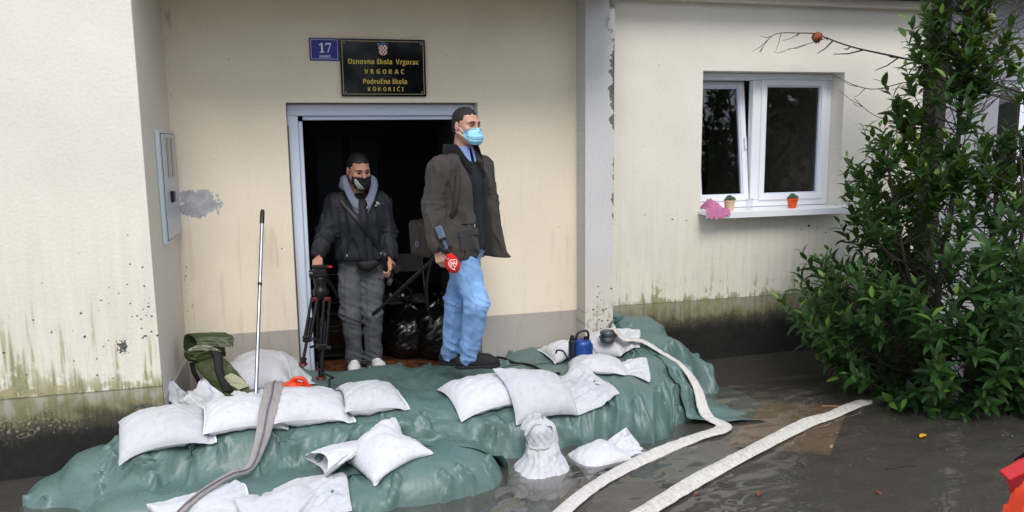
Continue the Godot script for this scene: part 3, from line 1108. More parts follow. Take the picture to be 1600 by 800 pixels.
func build_heap() -> void:
	M.tarp_weave = noise_tex(0.03, 5, 71, 512)
	# what lies hidden under the sheets
	var rng := RandomNumberGenerator.new()
	rng.seed = 5
	for k in 4: lie.bag(-0.62 + 0.56 * k, 0.14, 0.40, 0.32, rng.randf_range(-0.1, 0.1), -0.15, 0.385 + rng.randf_range(-0.015, 0.015))
	lie.bag(1.72, 0.18, 0.42, 0.30, 0.05, -0.15, 0.45)
	lie.bag(2.0, 0.5, 0.4, 0.3, 0.1, -0.15, 0.44)
	for k in 6: lie.bag(-0.66 + 0.52 * k, 0.66, 0.38, 0.36, rng.randf_range(-0.15, 0.15), -0.15, 0.44 + rng.randf_range(-0.015, 0.02))
	for k in 7: lie.bag(-0.93 + 0.47 * k, 1.20 - 0.02 * k, 0.33, 0.40, rng.randf_range(-0.12, 0.12), -0.15, 0.48 + rng.randf_range(-0.02, 0.015))
	lie.bag(-1.22, 1.25, 0.30, 0.30, 0.3, -0.15, 0.37)
	lie.bag(-1.46, 1.28, 0.22, 0.24, 0.2, -0.15, 0.24)
	for k in 4: lie.bag(-0.98 + 0.42 * k, 1.66 + 0.03 * k, 0.30, 0.19, 0.1, -0.15, 0.25)
	lie.bag(2.02, 1.22, 0.34, 0.33, -0.5, -0.15, 0.47)
	lie.bag(2.32, 0.95, 0.34, 0.32, -0.7, -0.15, 0.46)
	lie.bag(2.58, 0.13, 0.36, 0.30, 0.0, -0.15, 0.65)
	lie.bag(2.56, 0.48, 0.34, 0.34, 0.2, -0.15, 0.58)
	lie.bag(2.80, 0.35, 0.24, 0.40, 0.2, -0.15, 0.44)
	lie.bag(2.40, 0.84, 0.34, 0.30, 0.2, -0.15, 0.5)
	lie.close(5)
	lie.smooth(3)
	var fam := "green tarpaulins over the sandbag wall"
	# low sheet at the front, half in the water
	lie.bag(0.62, 1.72, 0.44, 0.30, 0.12, -0.15, 0.34)
	lie.bag(0.16, 1.84, 0.34, 0.24, 0.2, -0.15, 0.25)
	lie.smooth(3)
	var c2 := drape(44, 26, func(u: float, v: float) -> Vector3: return Vector3(lerpf(-0.12, 1.22, u), -1, lerpf(1.36, 2.08 + 0.05 * sin(u * 7.0), v)), 0.11, 82)
	var m_c2 := crumple(c2, 400)
	var o := part("tarpaulin", m_c2, tarp_material(2))
	tag(o, "small green tarpaulin bulging low at the front, dipping into water beside the tied bag", "tarpaulin", fam)
	lie.stamp(m_c2.v)
	# right-hand sheet over the mound
	var c3 := drape(66, 60, func(u: float, v: float) -> Vector3:
		var x := lerpf(1.18, 3.02 - 0.10 * (1.0 - v), u)
		var z := lerpf(-0.08 if x > 2.34 else 0.24, 1.72 - 0.35 * sm(0.55, 1.0, u), v)
		return Vector3(x, -1, maxf(z, 0.24) if x < 2.34 else z), 0.14, 84)
	var m_c3 := crumple(c3, 410)
	o = part("tarpaulin", m_c3, tarp_material(3))
	tag(o, "green tarpaulin over the right-hand mound against the stained classroom wall, under the pale hose", "tarpaulin", fam)
	lie.stamp(m_c3.v)
	var shallow := Lie.new()
	shallow.h = lie.h.duplicate()
	var rip := noise(2.2, 2, 450)
	for i in shallow.h.size():
		var fx: float = shallow.x0 + (i % shallow.nx) * shallow.c
		shallow.h[i] = maxf(shallow.h[i], 0.045 - 0.13 * (fx - 2.5) + 0.03 * rip.get_noise_2d(fx, int(i / shallow.nx) * shallow.c * 2.0))
	var c5 := drape(28, 24, func(u: float, v: float) -> Vector3: return Vector3(lerpf(2.45, 3.26, u), -1, lerpf(0.50, 1.34, v) + 0.12 * u), 0.06, 86, 60, 0.1, shallow)
	part("tarpaulin_flap", crumple(c5, 420, 0.7), o.material_override, o)
	# main sheet
	var c1 := drape(104, 64, func(u: float, v: float) -> Vector3:
		var x := lerpf(-1.66 + 0.05 * sin(v * 9.0), 1.40 - 0.10 * v, u)
		var zb := 1.03 if x < -0.93 else lerpf(1.03, 0.02, sm(-0.93, -0.50, x)) if x < -0.50 else (0.02 if x < -0.137 or x > 1.3 else -0.06)
		var zf := 1.93 - 0.24 * sm(-0.2, 0.25, x) + 0.02 * sin(x * 9.0)
		return Vector3(x, -1, lerpf(zb, zf, v)), 0.14, 88)
	var m_c1 := crumple(c1, 430)
	o = part("tarpaulin", m_c1, tarp_material(1))
	tag(o, "large green tarpaulin spread over the sandbag wall from the left wing to the doorway", "tarpaulin", fam)
	lie.stamp(m_c1.v)
	# stiff flap standing up against the entrance wall
	var c4 := drape(26, 20, func(u: float, v: float) -> Vector3:
		var x := lerpf(1.26, 1.98, u)
		var z := lerpf(0.012, 0.62 - 0.2 * u, v)
		return Vector3(x - 0.06 * v * u, lie.at(x, z) + 0.02 + 0.10 * sm(0.35, 0.0, v) * sm(0.0, 0.5, u) * sm(1.0, 0.8, u), z), 0.02, 90, 30, 0.5)
	var m_c4 := crumple(c4, 440, 0.6)
	o = part("tarpaulin", m_c4, tarp_material(4))
	tag(o, "green tarpaulin flap folded up against the entrance wall behind the black cable", "tarpaulin", fam)
	lie.stamp(m_c4.v)

# ---------------------------------------------------------------- white woven sandbags
func bag_material(s: int) -> StandardMaterial3D:
	var v := 0.835 - 0.03 * (s % 3)
	var m := mat(Color(v, v * 1.0, v * 1.035), 0.62)
	m.albedo_texture = M.bag_tint
	m.rim_enabled = true
	m.rim = 0.15
	m.subsurf_scatter_enabled = true
	m.subsurf_scatter_strength = 0.06
	return tri_bump(m, M.bag_weave, 0.10, 3.2)

# A filled bag that settles where it is put. Two woven sheets sewn along their edges, blown up to a volume, then laid down.
# at: centre; yaw: direction of its length; length, width; fill: thickness of the sand; full: share of the length that holds sand; fold: turn of the empty mouth
func sandbag(label: String, at: Vector3, yaw: float, length: float, width: float, fill: float, seed_: int, full := 1.0, mouth_turn := 0.0, flange := 0.0, lift := 0.03, tilt := 0.0, called := "sandbag", group := "white sandbags") -> Node3D:
	var nu := 30
	var nv := 20
	var rng := RandomNumberGenerator.new()
	rng.seed = seed_
	var nz := noise(4.0, 2, seed_)
	var c := Cloth.new()
	c.nu = nu
	c.nv = nv
	var per := nu + 1
	var layer := per * (nv + 1)
	var dirx := Vector3(cos(yaw), 0, -sin(yaw))
	var dirz := Vector3(sin(yaw), 0, cos(yaw))
	var lower := INF
	for l in 2:
		for j in nv + 1:
			for i in nu + 1:
				var u := float(i) / nu - 0.5
				var w := float(j) / nv - 0.5
				var e := minf(0.5 - absf(u), 0.5 - absf(w))
				var x := u * length
				var z := w * width
				var y := (1.0 if l == 0 else -1.0) * (0.02 + fill * 0.30) * sm(0.0, 0.25, e) * (1.0 if u + 0.5 < full else 0.25)
				if u + 0.5 > full:
					var t := (u + 0.5 - full) * length
					var a := mouth_turn * sm(0.0, 0.25, t / length)
					x = (full - 0.5) * length + t * cos(a)
					z += t * sin(a)
					z *= 1.0 - 0.18 * sm(0.0, 0.2, t)
				var q := dirx * x * (1.0 if full >= 1.0 else 0.96) + dirz * z
				q.y = y + 0.010 * nz.get_noise_3d(x * 4.0, z * 4.0, l * 3.0) + x * sin(tilt)
				q += at
				lower = minf(lower, q.y - lie.at(q.x, q.z))
				c.P.append(q)
	for i in c.P.size(): c.P[i].y += lift - lower * (1.0 if lift > 0.0 else 0.0)
	c.Q = c.P.duplicate()
	var du := length / nu
	var dv := width / nv
	for l in 2:
		for j in nv + 1:
			for i in nu + 1:
				var a := l * layer + j * per + i
				var edge_i := j == 0 or j == nv
				var sl := 1.0
				if float(i) / nu > full: sl = 1.0 + 0.10 * maxf(0.0, nz.get_noise_2d(i * 0.4, j * 0.5 + l * 9.0)) 
				if i < nu: c.link(a, a + 1, du * sl * (0.985 if edge_i else 1.0), 1.0)
				if j < nv: c.link(a, a + per, dv * sl * (0.985 if i == 0 or i == nu else 1.0), 1.0)
				if i < nu and j < nv:
					var dg := sqrt(du * du + dv * dv)
					c.link(a, a + per + 1, dg, 0.25)
					c.link(a + 1, a + per, dg, 0.25)
				if i < nu - 1: c.link(a, a + 2, du * 2.0, 0.06)
				if j < nv - 1: c.link(a, a + 2 * per, dv * 2.0, 0.06)
	# seams: the rim of both sheets is one line; a flange beyond the stitching stays flat
	for j in nv + 1:
		for i in nu + 1:
			var rim := i == 0 or j == 0 or j == nv or (i == nu and full >= 1.0)
			var flat := full >= 1.0 and flange > 0.0 and float(nu - i) * du < flange
			if rim or flat: c.link(j * per + i, layer + j * per + i, 0.0008, 1.0)
			elif float(i) / nu > full + 0.04: c.link(j * per + i, layer + j * per + i, 0.012, 0.12)
	var want := fill * length * width * minf(full, 1.0) * 0.80
	c.run(90, 6, lie, 0.0014, 0.86, 0.55, func(k: Cloth, step: int) -> void:
		# pressure of the sand
		var vol := 0.0
		var f := PackedVector3Array()
		f.resize(layer * 2)
		for l in 2:
			for j in nv:
				for i in nu:
					var a := l * layer + j * per + i
					var n := (k.P[a + per + 1] - k.P[a]).cross(k.P[a + 1] - k.P[a + per]) * (0.5 if l == 0 else -0.5)
					vol += n.y * (k.P[a].y + k.P[a + per + 1].y) * 0.5
					var wt := 1.0 if float(i) / nu < full - 0.04 else 0.0
					f[a] += n * wt
					f[a + 1] += n * wt
					f[a + per] += n * wt
					f[a + per + 1] += n * wt
		var pr := clampf((want - vol) / want, -0.3, 1.0) * 4.5
		for i in layer * 2: k.P[i] += f[i].limit_length(0.0012) * pr
		# the two sheets never pass through each other
		for i in layer:
			var t := k.P[i]
			var b := k.P[layer + i]
			if t.y < b.y:
				var mid := (t.y + b.y) * 0.5
				k.P[i].y = mid + 0.0004
				k.P[layer + i].y = mid - 0.0004)
	var m := MB.new()
	for l in 2:
		var h := Cloth.new()
		h.nu = nu
		h.nv = nv
		h.P = c.P.slice(l * layer, l * layer + layer)
		var r := h.refine(false)
		if l == 1:
			for i in range(0, r.idx.size(), 3):
				var s := r.idx[i + 1]
				r.idx[i + 1] = r.idx[i + 2]
				r.idx[i + 2] = s
		m.join(r)
	# slack weave: shallow creases, deeper in the empty mouth
	var cn := noise(1.0, 1, seed_ + 5)
	var cm := noise(1.0, 2, seed_ + 6)
	for i in m.v.size():
		var q := m.v[i]
		var t := (q - at).dot(dirx) / length + 0.5
		var lp := Vector3((q - at).dot(dirx), q.y, (q - at).dot(dirz))
		var e := absf(cn.get_noise_3d(lp.x * 5.0, lp.y * 5.0, lp.z * 9.0 + lp.x * 4.0)) * 0.014 + absf(cm.get_noise_3d(lp.x * 14.0, lp.y * 12.0, lp.z * 16.0)) * 0.006
		var rimf := minf(m.uv[i].x, minf(1.0 - m.uv[i].x, minf(m.uv[i].y, 1.0 - m.uv[i].y)))
		m.v[i].y += (e - 0.004) * (1.0 + 1.6 * sm(full - 0.1, full, t)) * sm(0.0, 0.06, rimf)
	var o := thing(called, label, "sandbag", Vector3(at.x, lie.at(at.x, at.z), at.z), group)
	for i in m.v.size(): m.v[i] -= o.position
	part("sack", m.commit(true), bag_material(seed_), o)
	# sewn lip along the closed ends
	if full >= 1.0:
		for e in ([nu] if flange > 0.0 else [0, nu]):
			var pts := []
			for j in nv + 1: pts.append((c.P[j * per + e] + c.P[layer + j * per + e]) * 0.5 - o.position)
			part("seam", tb(pts, [0.0055], 6, 0.6, Vector3.UP), M.bag_seam, o)
	lie.stamp(c.P.slice(0, layer), 0.002)
	return o

func build_bags() -> void:
	M.bag_weave = weave_tex(512, 8, 91, false, 0.7)
	M.bag_tint = noise_tex(0.008, 5, 92, 512, [Color(0.90, 0.885, 0.86), Color(0.985, 0.985, 0.98), Color(1, 1, 1), Color(0.97, 0.97, 0.97), Color(1, 1, 1)])
	M.bag_seam = mat(Color(0.93, 0.93, 0.93), 0.7)
	# behind: slumped bag against the entrance wall, left of the door
	lie.bag(-0.34, 0.30, 0.30, 0.24, 0.2, -0.15, 0.62)
	sandbag("fat white sandbag slumped against the entrance wall behind the metal pole", Vector3(-0.34, 0.3, 0.34), 0.30, 0.74, 0.56, 0.40, 11, 0.68, 0.35)
	# bags behind the pumps, below the pier
	sandbag("white sandbag at the foot of the pier, behind the blue pump", Vector3(1.98, 0.4, 0.34), 0.2, 0.50, 0.36, 0.16, 12)
	sandbag("small white sandbag lying under the fitting of the pale hose", Vector3(2.30, 0.4, 0.40), -0.4, 0.46, 0.34, 0.12, 13, 0.7, 0.3)
	# front row from left to right
	sandbag("leftmost white sandbag of the front row, on the tarpaulin by the left wing", Vector3(-0.87, 0.4, 1.27), 0.20, 0.52, 0.46, 0.19, 14, 1.0, 0.0, 0.045)
	sandbag("white sandbag of the front row lying under the grey hose", Vector3(-0.47, 0.4, 1.22), 0.16, 0.48, 0.42, 0.17, 15, 1.0, 0.0, 0.0)
	sandbag("white sandbag with a sewn lip, right of the grey hose", Vector3(-0.09, 0.4, 1.20), 0.10, 0.50, 0.46, 0.18, 16, 1.0, 0.0, 0.04)
	sandbag("white sandbag at the right end of the left-hand row, ribbed weave", Vector3(0.29, 0.4, 1.16), 0.12, 0.42, 0.44, 0.15, 17, 1.0, 0.0, 0.03)
	# under and beside the reporter
	sandbag("white sandbag under the black shoe, its loose mouth trailing right", Vector3(1.20, 0.4, 1.13), 0.20, 0.80, 0.46, 0.17, 18, 0.62, 0.15)
	sandbag("small white sandbag with folded end right of the blue pump", Vector3(2.05, 0.4, 0.90), -0.40, 0.60, 0.36, 0.13, 19, 0.7, -0.3)
	sandbag("big white sandbag with its empty mouth spread over the top, above the tied bag", Vector3(1.52, 0.4, 1.20), 0.22, 0.80, 0.48, 0.17, 20, 0.60, 0.1)
	# on the lower slope
	sandbag("white sandbag lying on the front slope, open mouth flopped to the left", Vector3(0.38, 0.3, 1.62), 1.95, 0.46, 0.40, 0.16, 21, 1.0, 0.0, 0.03)
	# sunk at the bottom left
	sandbag("flat white sandbag half sunk under the end of the grey hose", Vector3(-0.62, 0.05, 1.80), 0.1, 0.50, 0.40, 0.09, 22, 1.0, 0.0, 0.04)
	sandbag("white sandbag half sunk in clear water, wet plastic mouth showing", Vector3(-0.15, 0.03, 1.88), 0.05, 0.62, 0.38, 0.11, 23, 0.7, 0.1)
	lie.bag(1.78, 1.62, 0.36, 0.24, 0.28, -0.15, 0.15)
	sandbag("flattened white sandbag floating at the edge of the water, right of the tied bag", Vector3(1.76, 0.02, 1.62), 0.28, 0.52, 0.30, 0.12, 24, 0.65, 0.2)
	_loose_mouth()
	build_tied_bag()
	build_open_bag()

# the empty mouth of the bag on the front slope, gaping to the left
func _loose_mouth() -> void:
	var o: Node3D
	for k in get_children():
		if k.has_meta("label") and str(k.get_meta("label")).contains("flopped to the left"): o = k
	var n := noise(1.0, 3, 97)
	# from the corner of the sack that lies highest up the slope
	var vs: PackedVector3Array = (o.get_child(0) as MeshInstance3D).mesh.surface_get_arrays(0)[Mesh.ARRAY_VERTEX]
	var a0 := Vector3.ZERO
	var bestk := -INF
	for q in vs:
		var k := -q.x * 0.75 - q.z
		if k > bestk:
			bestk = k
			a0 = q
	a0 += o.position + Vector3(0.05, 0.0, 0.05)
	var a1 := a0 + Vector3(-0.27, 0.0, 0.12)
	a1.y = lie.at(a1.x, a1.z) + 0.05
	var ax := (a1 - a0).normalized()
	var sd := ax.cross(Vector3.UP).normalized()
	var up := sd.cross(ax)
	var m := MB.new()
	m.grid(72, 30, func(u: float, v: float) -> Vector3:
		var a := u * TAU
		var r := lerpf(0.075, 0.125, sm(0.0, 1.0, v)) * (1.0 + 0.16 * n.get_noise_3d(cos(a) * 2.0, v * 3.0, sin(a) * 2.0) + 0.05 * sin(a * 9.0 + v * 4.0) * (1.0 - v))
		return a0.lerp(a1, v + 0.10 * sin(a * 2.0 + 0.7) * v) + sd * cos(a) * r + up * sin(a) * r * lerpf(0.22, 0.50, v) + Vector3(0, 0.02 * sin(v * 3.0), 0) - o.position)
	part("open_mouth", m, bag_material(21), o)

# upright bag standing in the water, tied at the neck
func build_tied_bag() -> void:
	var at := Vector3(1.27, 0.0, 1.72)
	var n := noise(1.0, 3, 95)
	var m := MB.new()
	m.grid(120, 70, func(u: float, v: float) -> Vector3:
		var a := u * TAU
		var y := lerpf(-0.12, 0.335, v)
		var r := 0.0
		if v < 0.50: r = lerpf(0.185, 0.098, sm(0.12, 0.50, v))
		else: r = lerpf(0.098, 0.088, sm(0.50, 0.62, v)) * lerpf(1.0, 0.42, sm(0.80, 1.0, v))
		var folds := sin(a * 13.0 + n.get_noise_2d(v * 6.0, 2.0) * 5.0) * 0.5 + sin(a * 7.0 + 1.0 + v * 3.0) * 0.5
		var pinch := sm(0.25, 0.55, v)
		r *= 1.0 + 0.055 * folds * pinch + 0.09 * n.get_noise_3d(cos(a) * 1.6, v * 3.0, sin(a) * 1.6)
		var lean := Vector3(-0.045 * sm(0.55, 1.0, v) + 0.03 * v, 0, 0.03 * v)
		var fl := lerpf(1.0, 0.72, sm(0.4, 0.7, v))
		return at + lean + Vector3(cos(a) * r * 1.06, y + 0.02 * n.get_noise_2d(cos(a) * 3.0 + 5.0, v * 4.0 + sin(a) * 2.0), -sin(a) * r * fl))
	var o := thing("sandbag", "white sandbag standing upright in the water, tied at the neck with a limp top", "sandbag", at, "white sandbags")
	for i in m.v.size(): m.v[i] -= at
	part("sack", m.commit(true), bag_material(25), o)
	# mouth cloth folded over to the left above the tie
	var c := MB.new()
	c.grid(40, 30, func(u: float, v: float) -> Vector3:
		var q := Vector3(lerpf(0.06, -0.105, v), 0.265 + 0.085 * sin(v * 2.6) - 0.05 * v - 0.02 * u, lerpf(-0.05, 0.075, u))
		return q + Vector3(0.014, 0.03, 0.014) * (n.get_noise_3d(u * 3.0, v * 3.0, 3.0) * 1.1) + Vector3(0, 0.006 * sin(u * 12.0 + v * 4.0), 0))
	part("limp_mouth", c, bag_material(26), o)
	var tie := []
	for k in 26: tie.append(Vector3(cos(k * 0.5) * 0.082 - 0.004, 0.152 + 0.004 * sin(k * 1.3), sin(k * 0.5) * 0.082 + 0.012))
	part("tie_string", tb(tie, [0.003], 5), mat(Color(0.72, 0.71, 0.70), 0.8), o)

# nearly empty bag pulled open in the corner
func build_open_bag() -> void:
	var at := Vector3(-0.74, lie.at(-0.74, 0.80) - 0.05, 0.80)
	var n := noise(1.0, 3, 96)
	var o := thing("sandbag", "thin crumpled white bag gaping open in the corner below the green waders", "sandbag", at, "white sandbags")
	var m := MB.new()
	m.grid(96, 44, func(u: float, v: float) -> Vector3:
		var a := u * TAU
		var r := lerpf(0.20, 0.15, v) * 0.62 * (1.0 + 0.12 * sin(a * 3.0 + 1.0 + v * 2.0) + 0.22 * n.get_noise_3d(cos(a) * 1.3, v * 1.6, sin(a) * 1.3) + 0.035 * sin(a * 9.0 + v * 4.0))
		var y := lerpf(-0.02, 0.17 + 0.055 * sin(a * 2.0 + 2.2) + 0.03 * n.get_noise_2d(cos(a) * 3.0, sin(a) * 3.0), v)
		return Vector3(cos(a) * r * 1.25 - 0.10 * v * v, y, -sin(a) * r * 0.8))
	part("sack", m.commit(true), bag_material(27), o)
	var at2 := Vector3(-0.40, lie.at(-0.40, 0.86), 0.86)
	var p := thing("sandbag", "limp white bag crumpled at the foot of the metal pole", "sandbag", at2, "white sandbags")
	var w := MB.new()
	w.grid(60, 40, func(u: float, v: float) -> Vector3:
		var x := (u - 0.5) * 0.46
		var z := (v - 0.5) * 0.30
		var e := sm(0.0, 0.2, minf(minf(u, 1.0 - u), minf(v, 1.0 - v)))
		return Vector3(x, 0.004 + e * (0.065 + 0.04 * n.get_noise_2d(u * 3.0, v * 3.0) + 0.02 * absf(n.get_noise_2d(u * 6.0 + 4.0, v * 4.0))), z + 0.05 * n.get_noise_2d(u * 3.0, v)), true)
	part("sack", w, bag_material(28), p)

# ---------------------------------------------------------------- signs on the wall
func lettering(text: String, font: Font, height: float, m: Material, at: Vector3, parent: Node3D, spacing := 0.0, called := "lettering", width := 0.0) -> void:
	# capitals of the given height, centred at the point
	var letters := []
	if spacing > 0.0:
		for ch in text: letters.append(ch)
	else: letters = [text]
	var made := []
	var total := 0.0
	for s in letters:
		var t := TextMesh.new()
		t.text = s
		t.font = font
		t.font_size = 64
		t.pixel_size = height / 46.0
		t.depth = 0.0012
		t.curve_step = 2.0
		var w := t.get_aabb().size.x if s != " " else height * 0.5
		made.append([t, w])
		total += w + spacing
	total -= spacing
	var x := -total * 0.5
	for q in made:
		var o := MeshInstance3D.new()
		o.name = numbered(called, parent)
		o.mesh = q[0]
		o.material_override = m
		parent.add_child(o, true)
		var k := width / total if width > 0.0 else 1.0
		o.scale = Vector3(k, 1, 1)
		var box: AABB = q[0].get_aabb()
		o.position = at + Vector3((x + q[1] * 0.5 - (box.position.x + box.size.x * 0.5)) * k, 0, 0)
		x += q[1] + spacing

func build_signs() -> void:
	var bold := SystemFont.new()
	bold.font_names = PackedStringArray(["Droid Sans"])
	bold.font_weight = 700
	var serif := SystemFont.new()
	serif.font_names = PackedStringArray(["Droid Serif"])
	serif.font_weight = 700
	# school plate
	var s := thing("school_sign", "black glass school sign with gold lettering and a chequered crest above the door", "sign", Vector3(0.582, 2.516, 0.016))
	var plate := mat(Color(0.025, 0.025, 0.035), 0.08)
	part("plate", bx(Vector3.ZERO, Vector3(0.632, 0.418, 0.018), 0.004), plate, s)
	var gold := mat(Color(0.80, 0.69, 0.30), 0.35, 0.3)
	part("gold_border", _frame_ring(-0.302, 0.302, -0.195, 0.195, 0.005, 0.003, 0.010), mat(Color(0.72, 0.66, 0.46), 0.35, 0.3), s)
	lettering("Osnovna škola", bold, 0.036, gold, Vector3(-0.098, 0.044, 0.0098), s, 0.0, "lettering", 0.325)
	var italic := FontVariation.new()
	italic.base_font = bold
	italic.variation_transform = Transform2D(Vector2(1, 0), Vector2(0.2, 1), Vector2.ZERO)
	lettering("Vrgorac", italic, 0.036, gold, Vector3(0.178, 0.041, 0.0098), s, 0.0, "lettering", 0.172)
	lettering("VRGORAC", bold, 0.033, gold, Vector3(0.005, -0.028, 0.0098), s, 0.0185, "letter", 0.295)
	lettering("Područna škola", bold, 0.036, gold, Vector3(0.008, -0.100, 0.0098), s, 0.0, "lettering", 0.325)
	lettering("KOKORIĆI", bold, 0.028, gold, Vector3(0.010, -0.156, 0.0098), s, 0.0150, "letter", 0.265)
	# crest: chequered shield under a crown of five small shields
	var crest := part("crest", _shield(0.064, 0.074, 0.004).move(Transform3D(Basis.IDENTITY, Vector3(0.0, 0.128, 0.009))), mat(Color(0.92, 0.92, 0.92), 0.4), s)
	var red := mat(Color(0.72, 0.06, 0.10), 0.4)
	for j in 5:
		for i in 5:
			if (i + j) % 2 == 1: continue
			var y := 0.128 + 0.030 - j * 0.0145
			var half := 0.031 * (1.0 if j < 3 else (0.9 if j == 3 else 0.62))
			var x := -0.0256 + i * 0.0128
			if absf(x) + 0.004 > half: continue
			part("red_square", bx(Vector3(x, y, 0.0138), Vector3(0.0126, 0.0142, 0.001), 0.0002), red, crest)
	for i in 5:
		var a := (i - 2) * 0.22
		part("crown_shield", _shield(0.0135, 0.018, 0.004).move(Transform3D(Basis(Vector3.BACK, -a), Vector3(sin(a) * 0.078, 0.093 + cos(a) * 0.082, 0.010))), mat([Color(0.35, 0.55, 0.75), Color(0.15, 0.25, 0.5), Color(0.3, 0.5, 0.75), Color(0.25, 0.4, 0.65), Color(0.15, 0.22, 0.45)][i], 0.4), crest)
	for c in [Vector3(-0.283, 0.178, 0.0105), Vector3(0.283, 0.178, 0.0105), Vector3(-0.283, -0.178, 0.0105), Vector3(0.283, -0.178, 0.0105)]:
		var m := MB.new()
		m.lathe([Vector2(0.007, 0), Vector2(0.007, 0.002), Vector2(0.004, 0.0045), Vector2(0.0, 0.005)], 14, c, Basis(Vector3.RIGHT, PI / 2))
		part("screw_cap", m, M.steel, s)
	# house number
	var h := thing("house_number", "small blue enamel house number plate reading 17 beside the black sign", "sign", Vector3(0.157, 2.645, 0.009))
	part("plate", bx(Vector3.ZERO, Vector3(0.212, 0.160, 0.006), 0.002), mat(Color(0.05, 0.10, 0.52), 0.4), h)
	var white := mat(Color(0.86, 0.88, 0.93), 0.3)
	part("white_border", _frame_ring(-0.096, 0.096, -0.070, 0.070, 0.0028, 0.002, 0.004), white, h)
	lettering("17", serif, 0.070, white, Vector3(0.006, 0.010, 0.0034), h, 0.0, "numeral", 0.088)
	lettering("KOKORIĆI", bold, 0.017, white, Vector3(0.003, -0.051, 0.0034), h, 0.0, "lettering", 0.078)
	for c in [Vector3(-0.092, 0.066, 0.003), Vector3(0.092, 0.066, 0.003), Vector3(-0.092, -0.066, 0.003), Vector3(0.092, -0.066, 0.003)]:
		var m := MB.new()
		m.lathe([Vector2(0.005, 0), Vector2(0.005, 0.0015), Vector2(0.0, 0.003)], 10, c, Basis(Vector3.RIGHT, PI / 2))
		part("screw", m, M.steel, h)

func _shield(w: float, h: float, d: float) -> MB:
	var m := MB.new()
	var pts := []
	for k in 25:
		var t := float(k) / 24
		if k == 0: pts.append(Vector2(-w / 2, h / 2))
		pts.append(Vector2(-w / 2 * cos(t * PI), -sin(t * PI) * h * 0.5 * (1.0)) + Vector2(0, 0.0))
		if k == 24: pts.append(Vector2(w / 2, h / 2))
	var c := m.p(Vector3(0, 0, d))
	var ring := []
	for q in pts: ring.append(m.p(Vector3(q.x, q.y, d)))
	for k in ring.size(): m.tri(c, ring[k], ring[(k + 1) % ring.size()])
	for k in ring.size():
		var a: Vector2 = pts[k]
		var b: Vector2 = pts[(k + 1) % pts.size()]
		m.face(Vector3(a.x, a.y, 0), Vector3(b.x, b.y, 0), Vector3(b.x, b.y, d), Vector3(a.x, a.y, d))
	return m

# ---------------------------------------------------------------- meter box on the recess side wall
func build_meter_box() -> void:
	var o := thing("meter_box", "flat grey-white electricity meter box set into the recess side wall", "meter box", Vector3(-0.934, 1.69, 0.315))
	var paint := mat(Color(0.74, 0.78, 0.82), 0.35, 0.1)
	part("frame", bx(Vector3(0.012, 0, 0), Vector3(0.024, 0.735, 0.60), 0.004), paint, o)
	var d := part("door", bx(Vector3(0.027, 0, -0.02), Vector3(0.010, 0.69, 0.50), 0.004), mat(Color(0.70, 0.735, 0.77), 0.35, 0.1), o)
	for k in 2:
		part("window", bx(Vector3(0.0315, 0.19, 0.06 - 0.16 * k), Vector3(0.006, 0.25, 0.085), 0.002), mat(Color(0.40, 0.41, 0.40), 0.15), d)
		part("window_rim", bx(Vector3(0.0305, 0.19, 0.06 - 0.16 * k), Vector3(0.004, 0.27, 0.105), 0.001), mat(Color(0.55, 0.56, 0.57), 0.4), d)
	part("lock", bx(Vector3(0.040, -0.07, 0.03), Vector3(0.024, 0.075, 0.085), 0.006), M.black_plastic, d)
	var line := _frame_ring(-0.26, 0.24, -0.352, 0.352, 0.004, 0.004, 0.0).move(Transform3D(Basis(Vector3.UP, PI / 2), Vector3(0.0245, 0, -0.02)))
	part("door_gap", line, M.dark, o)

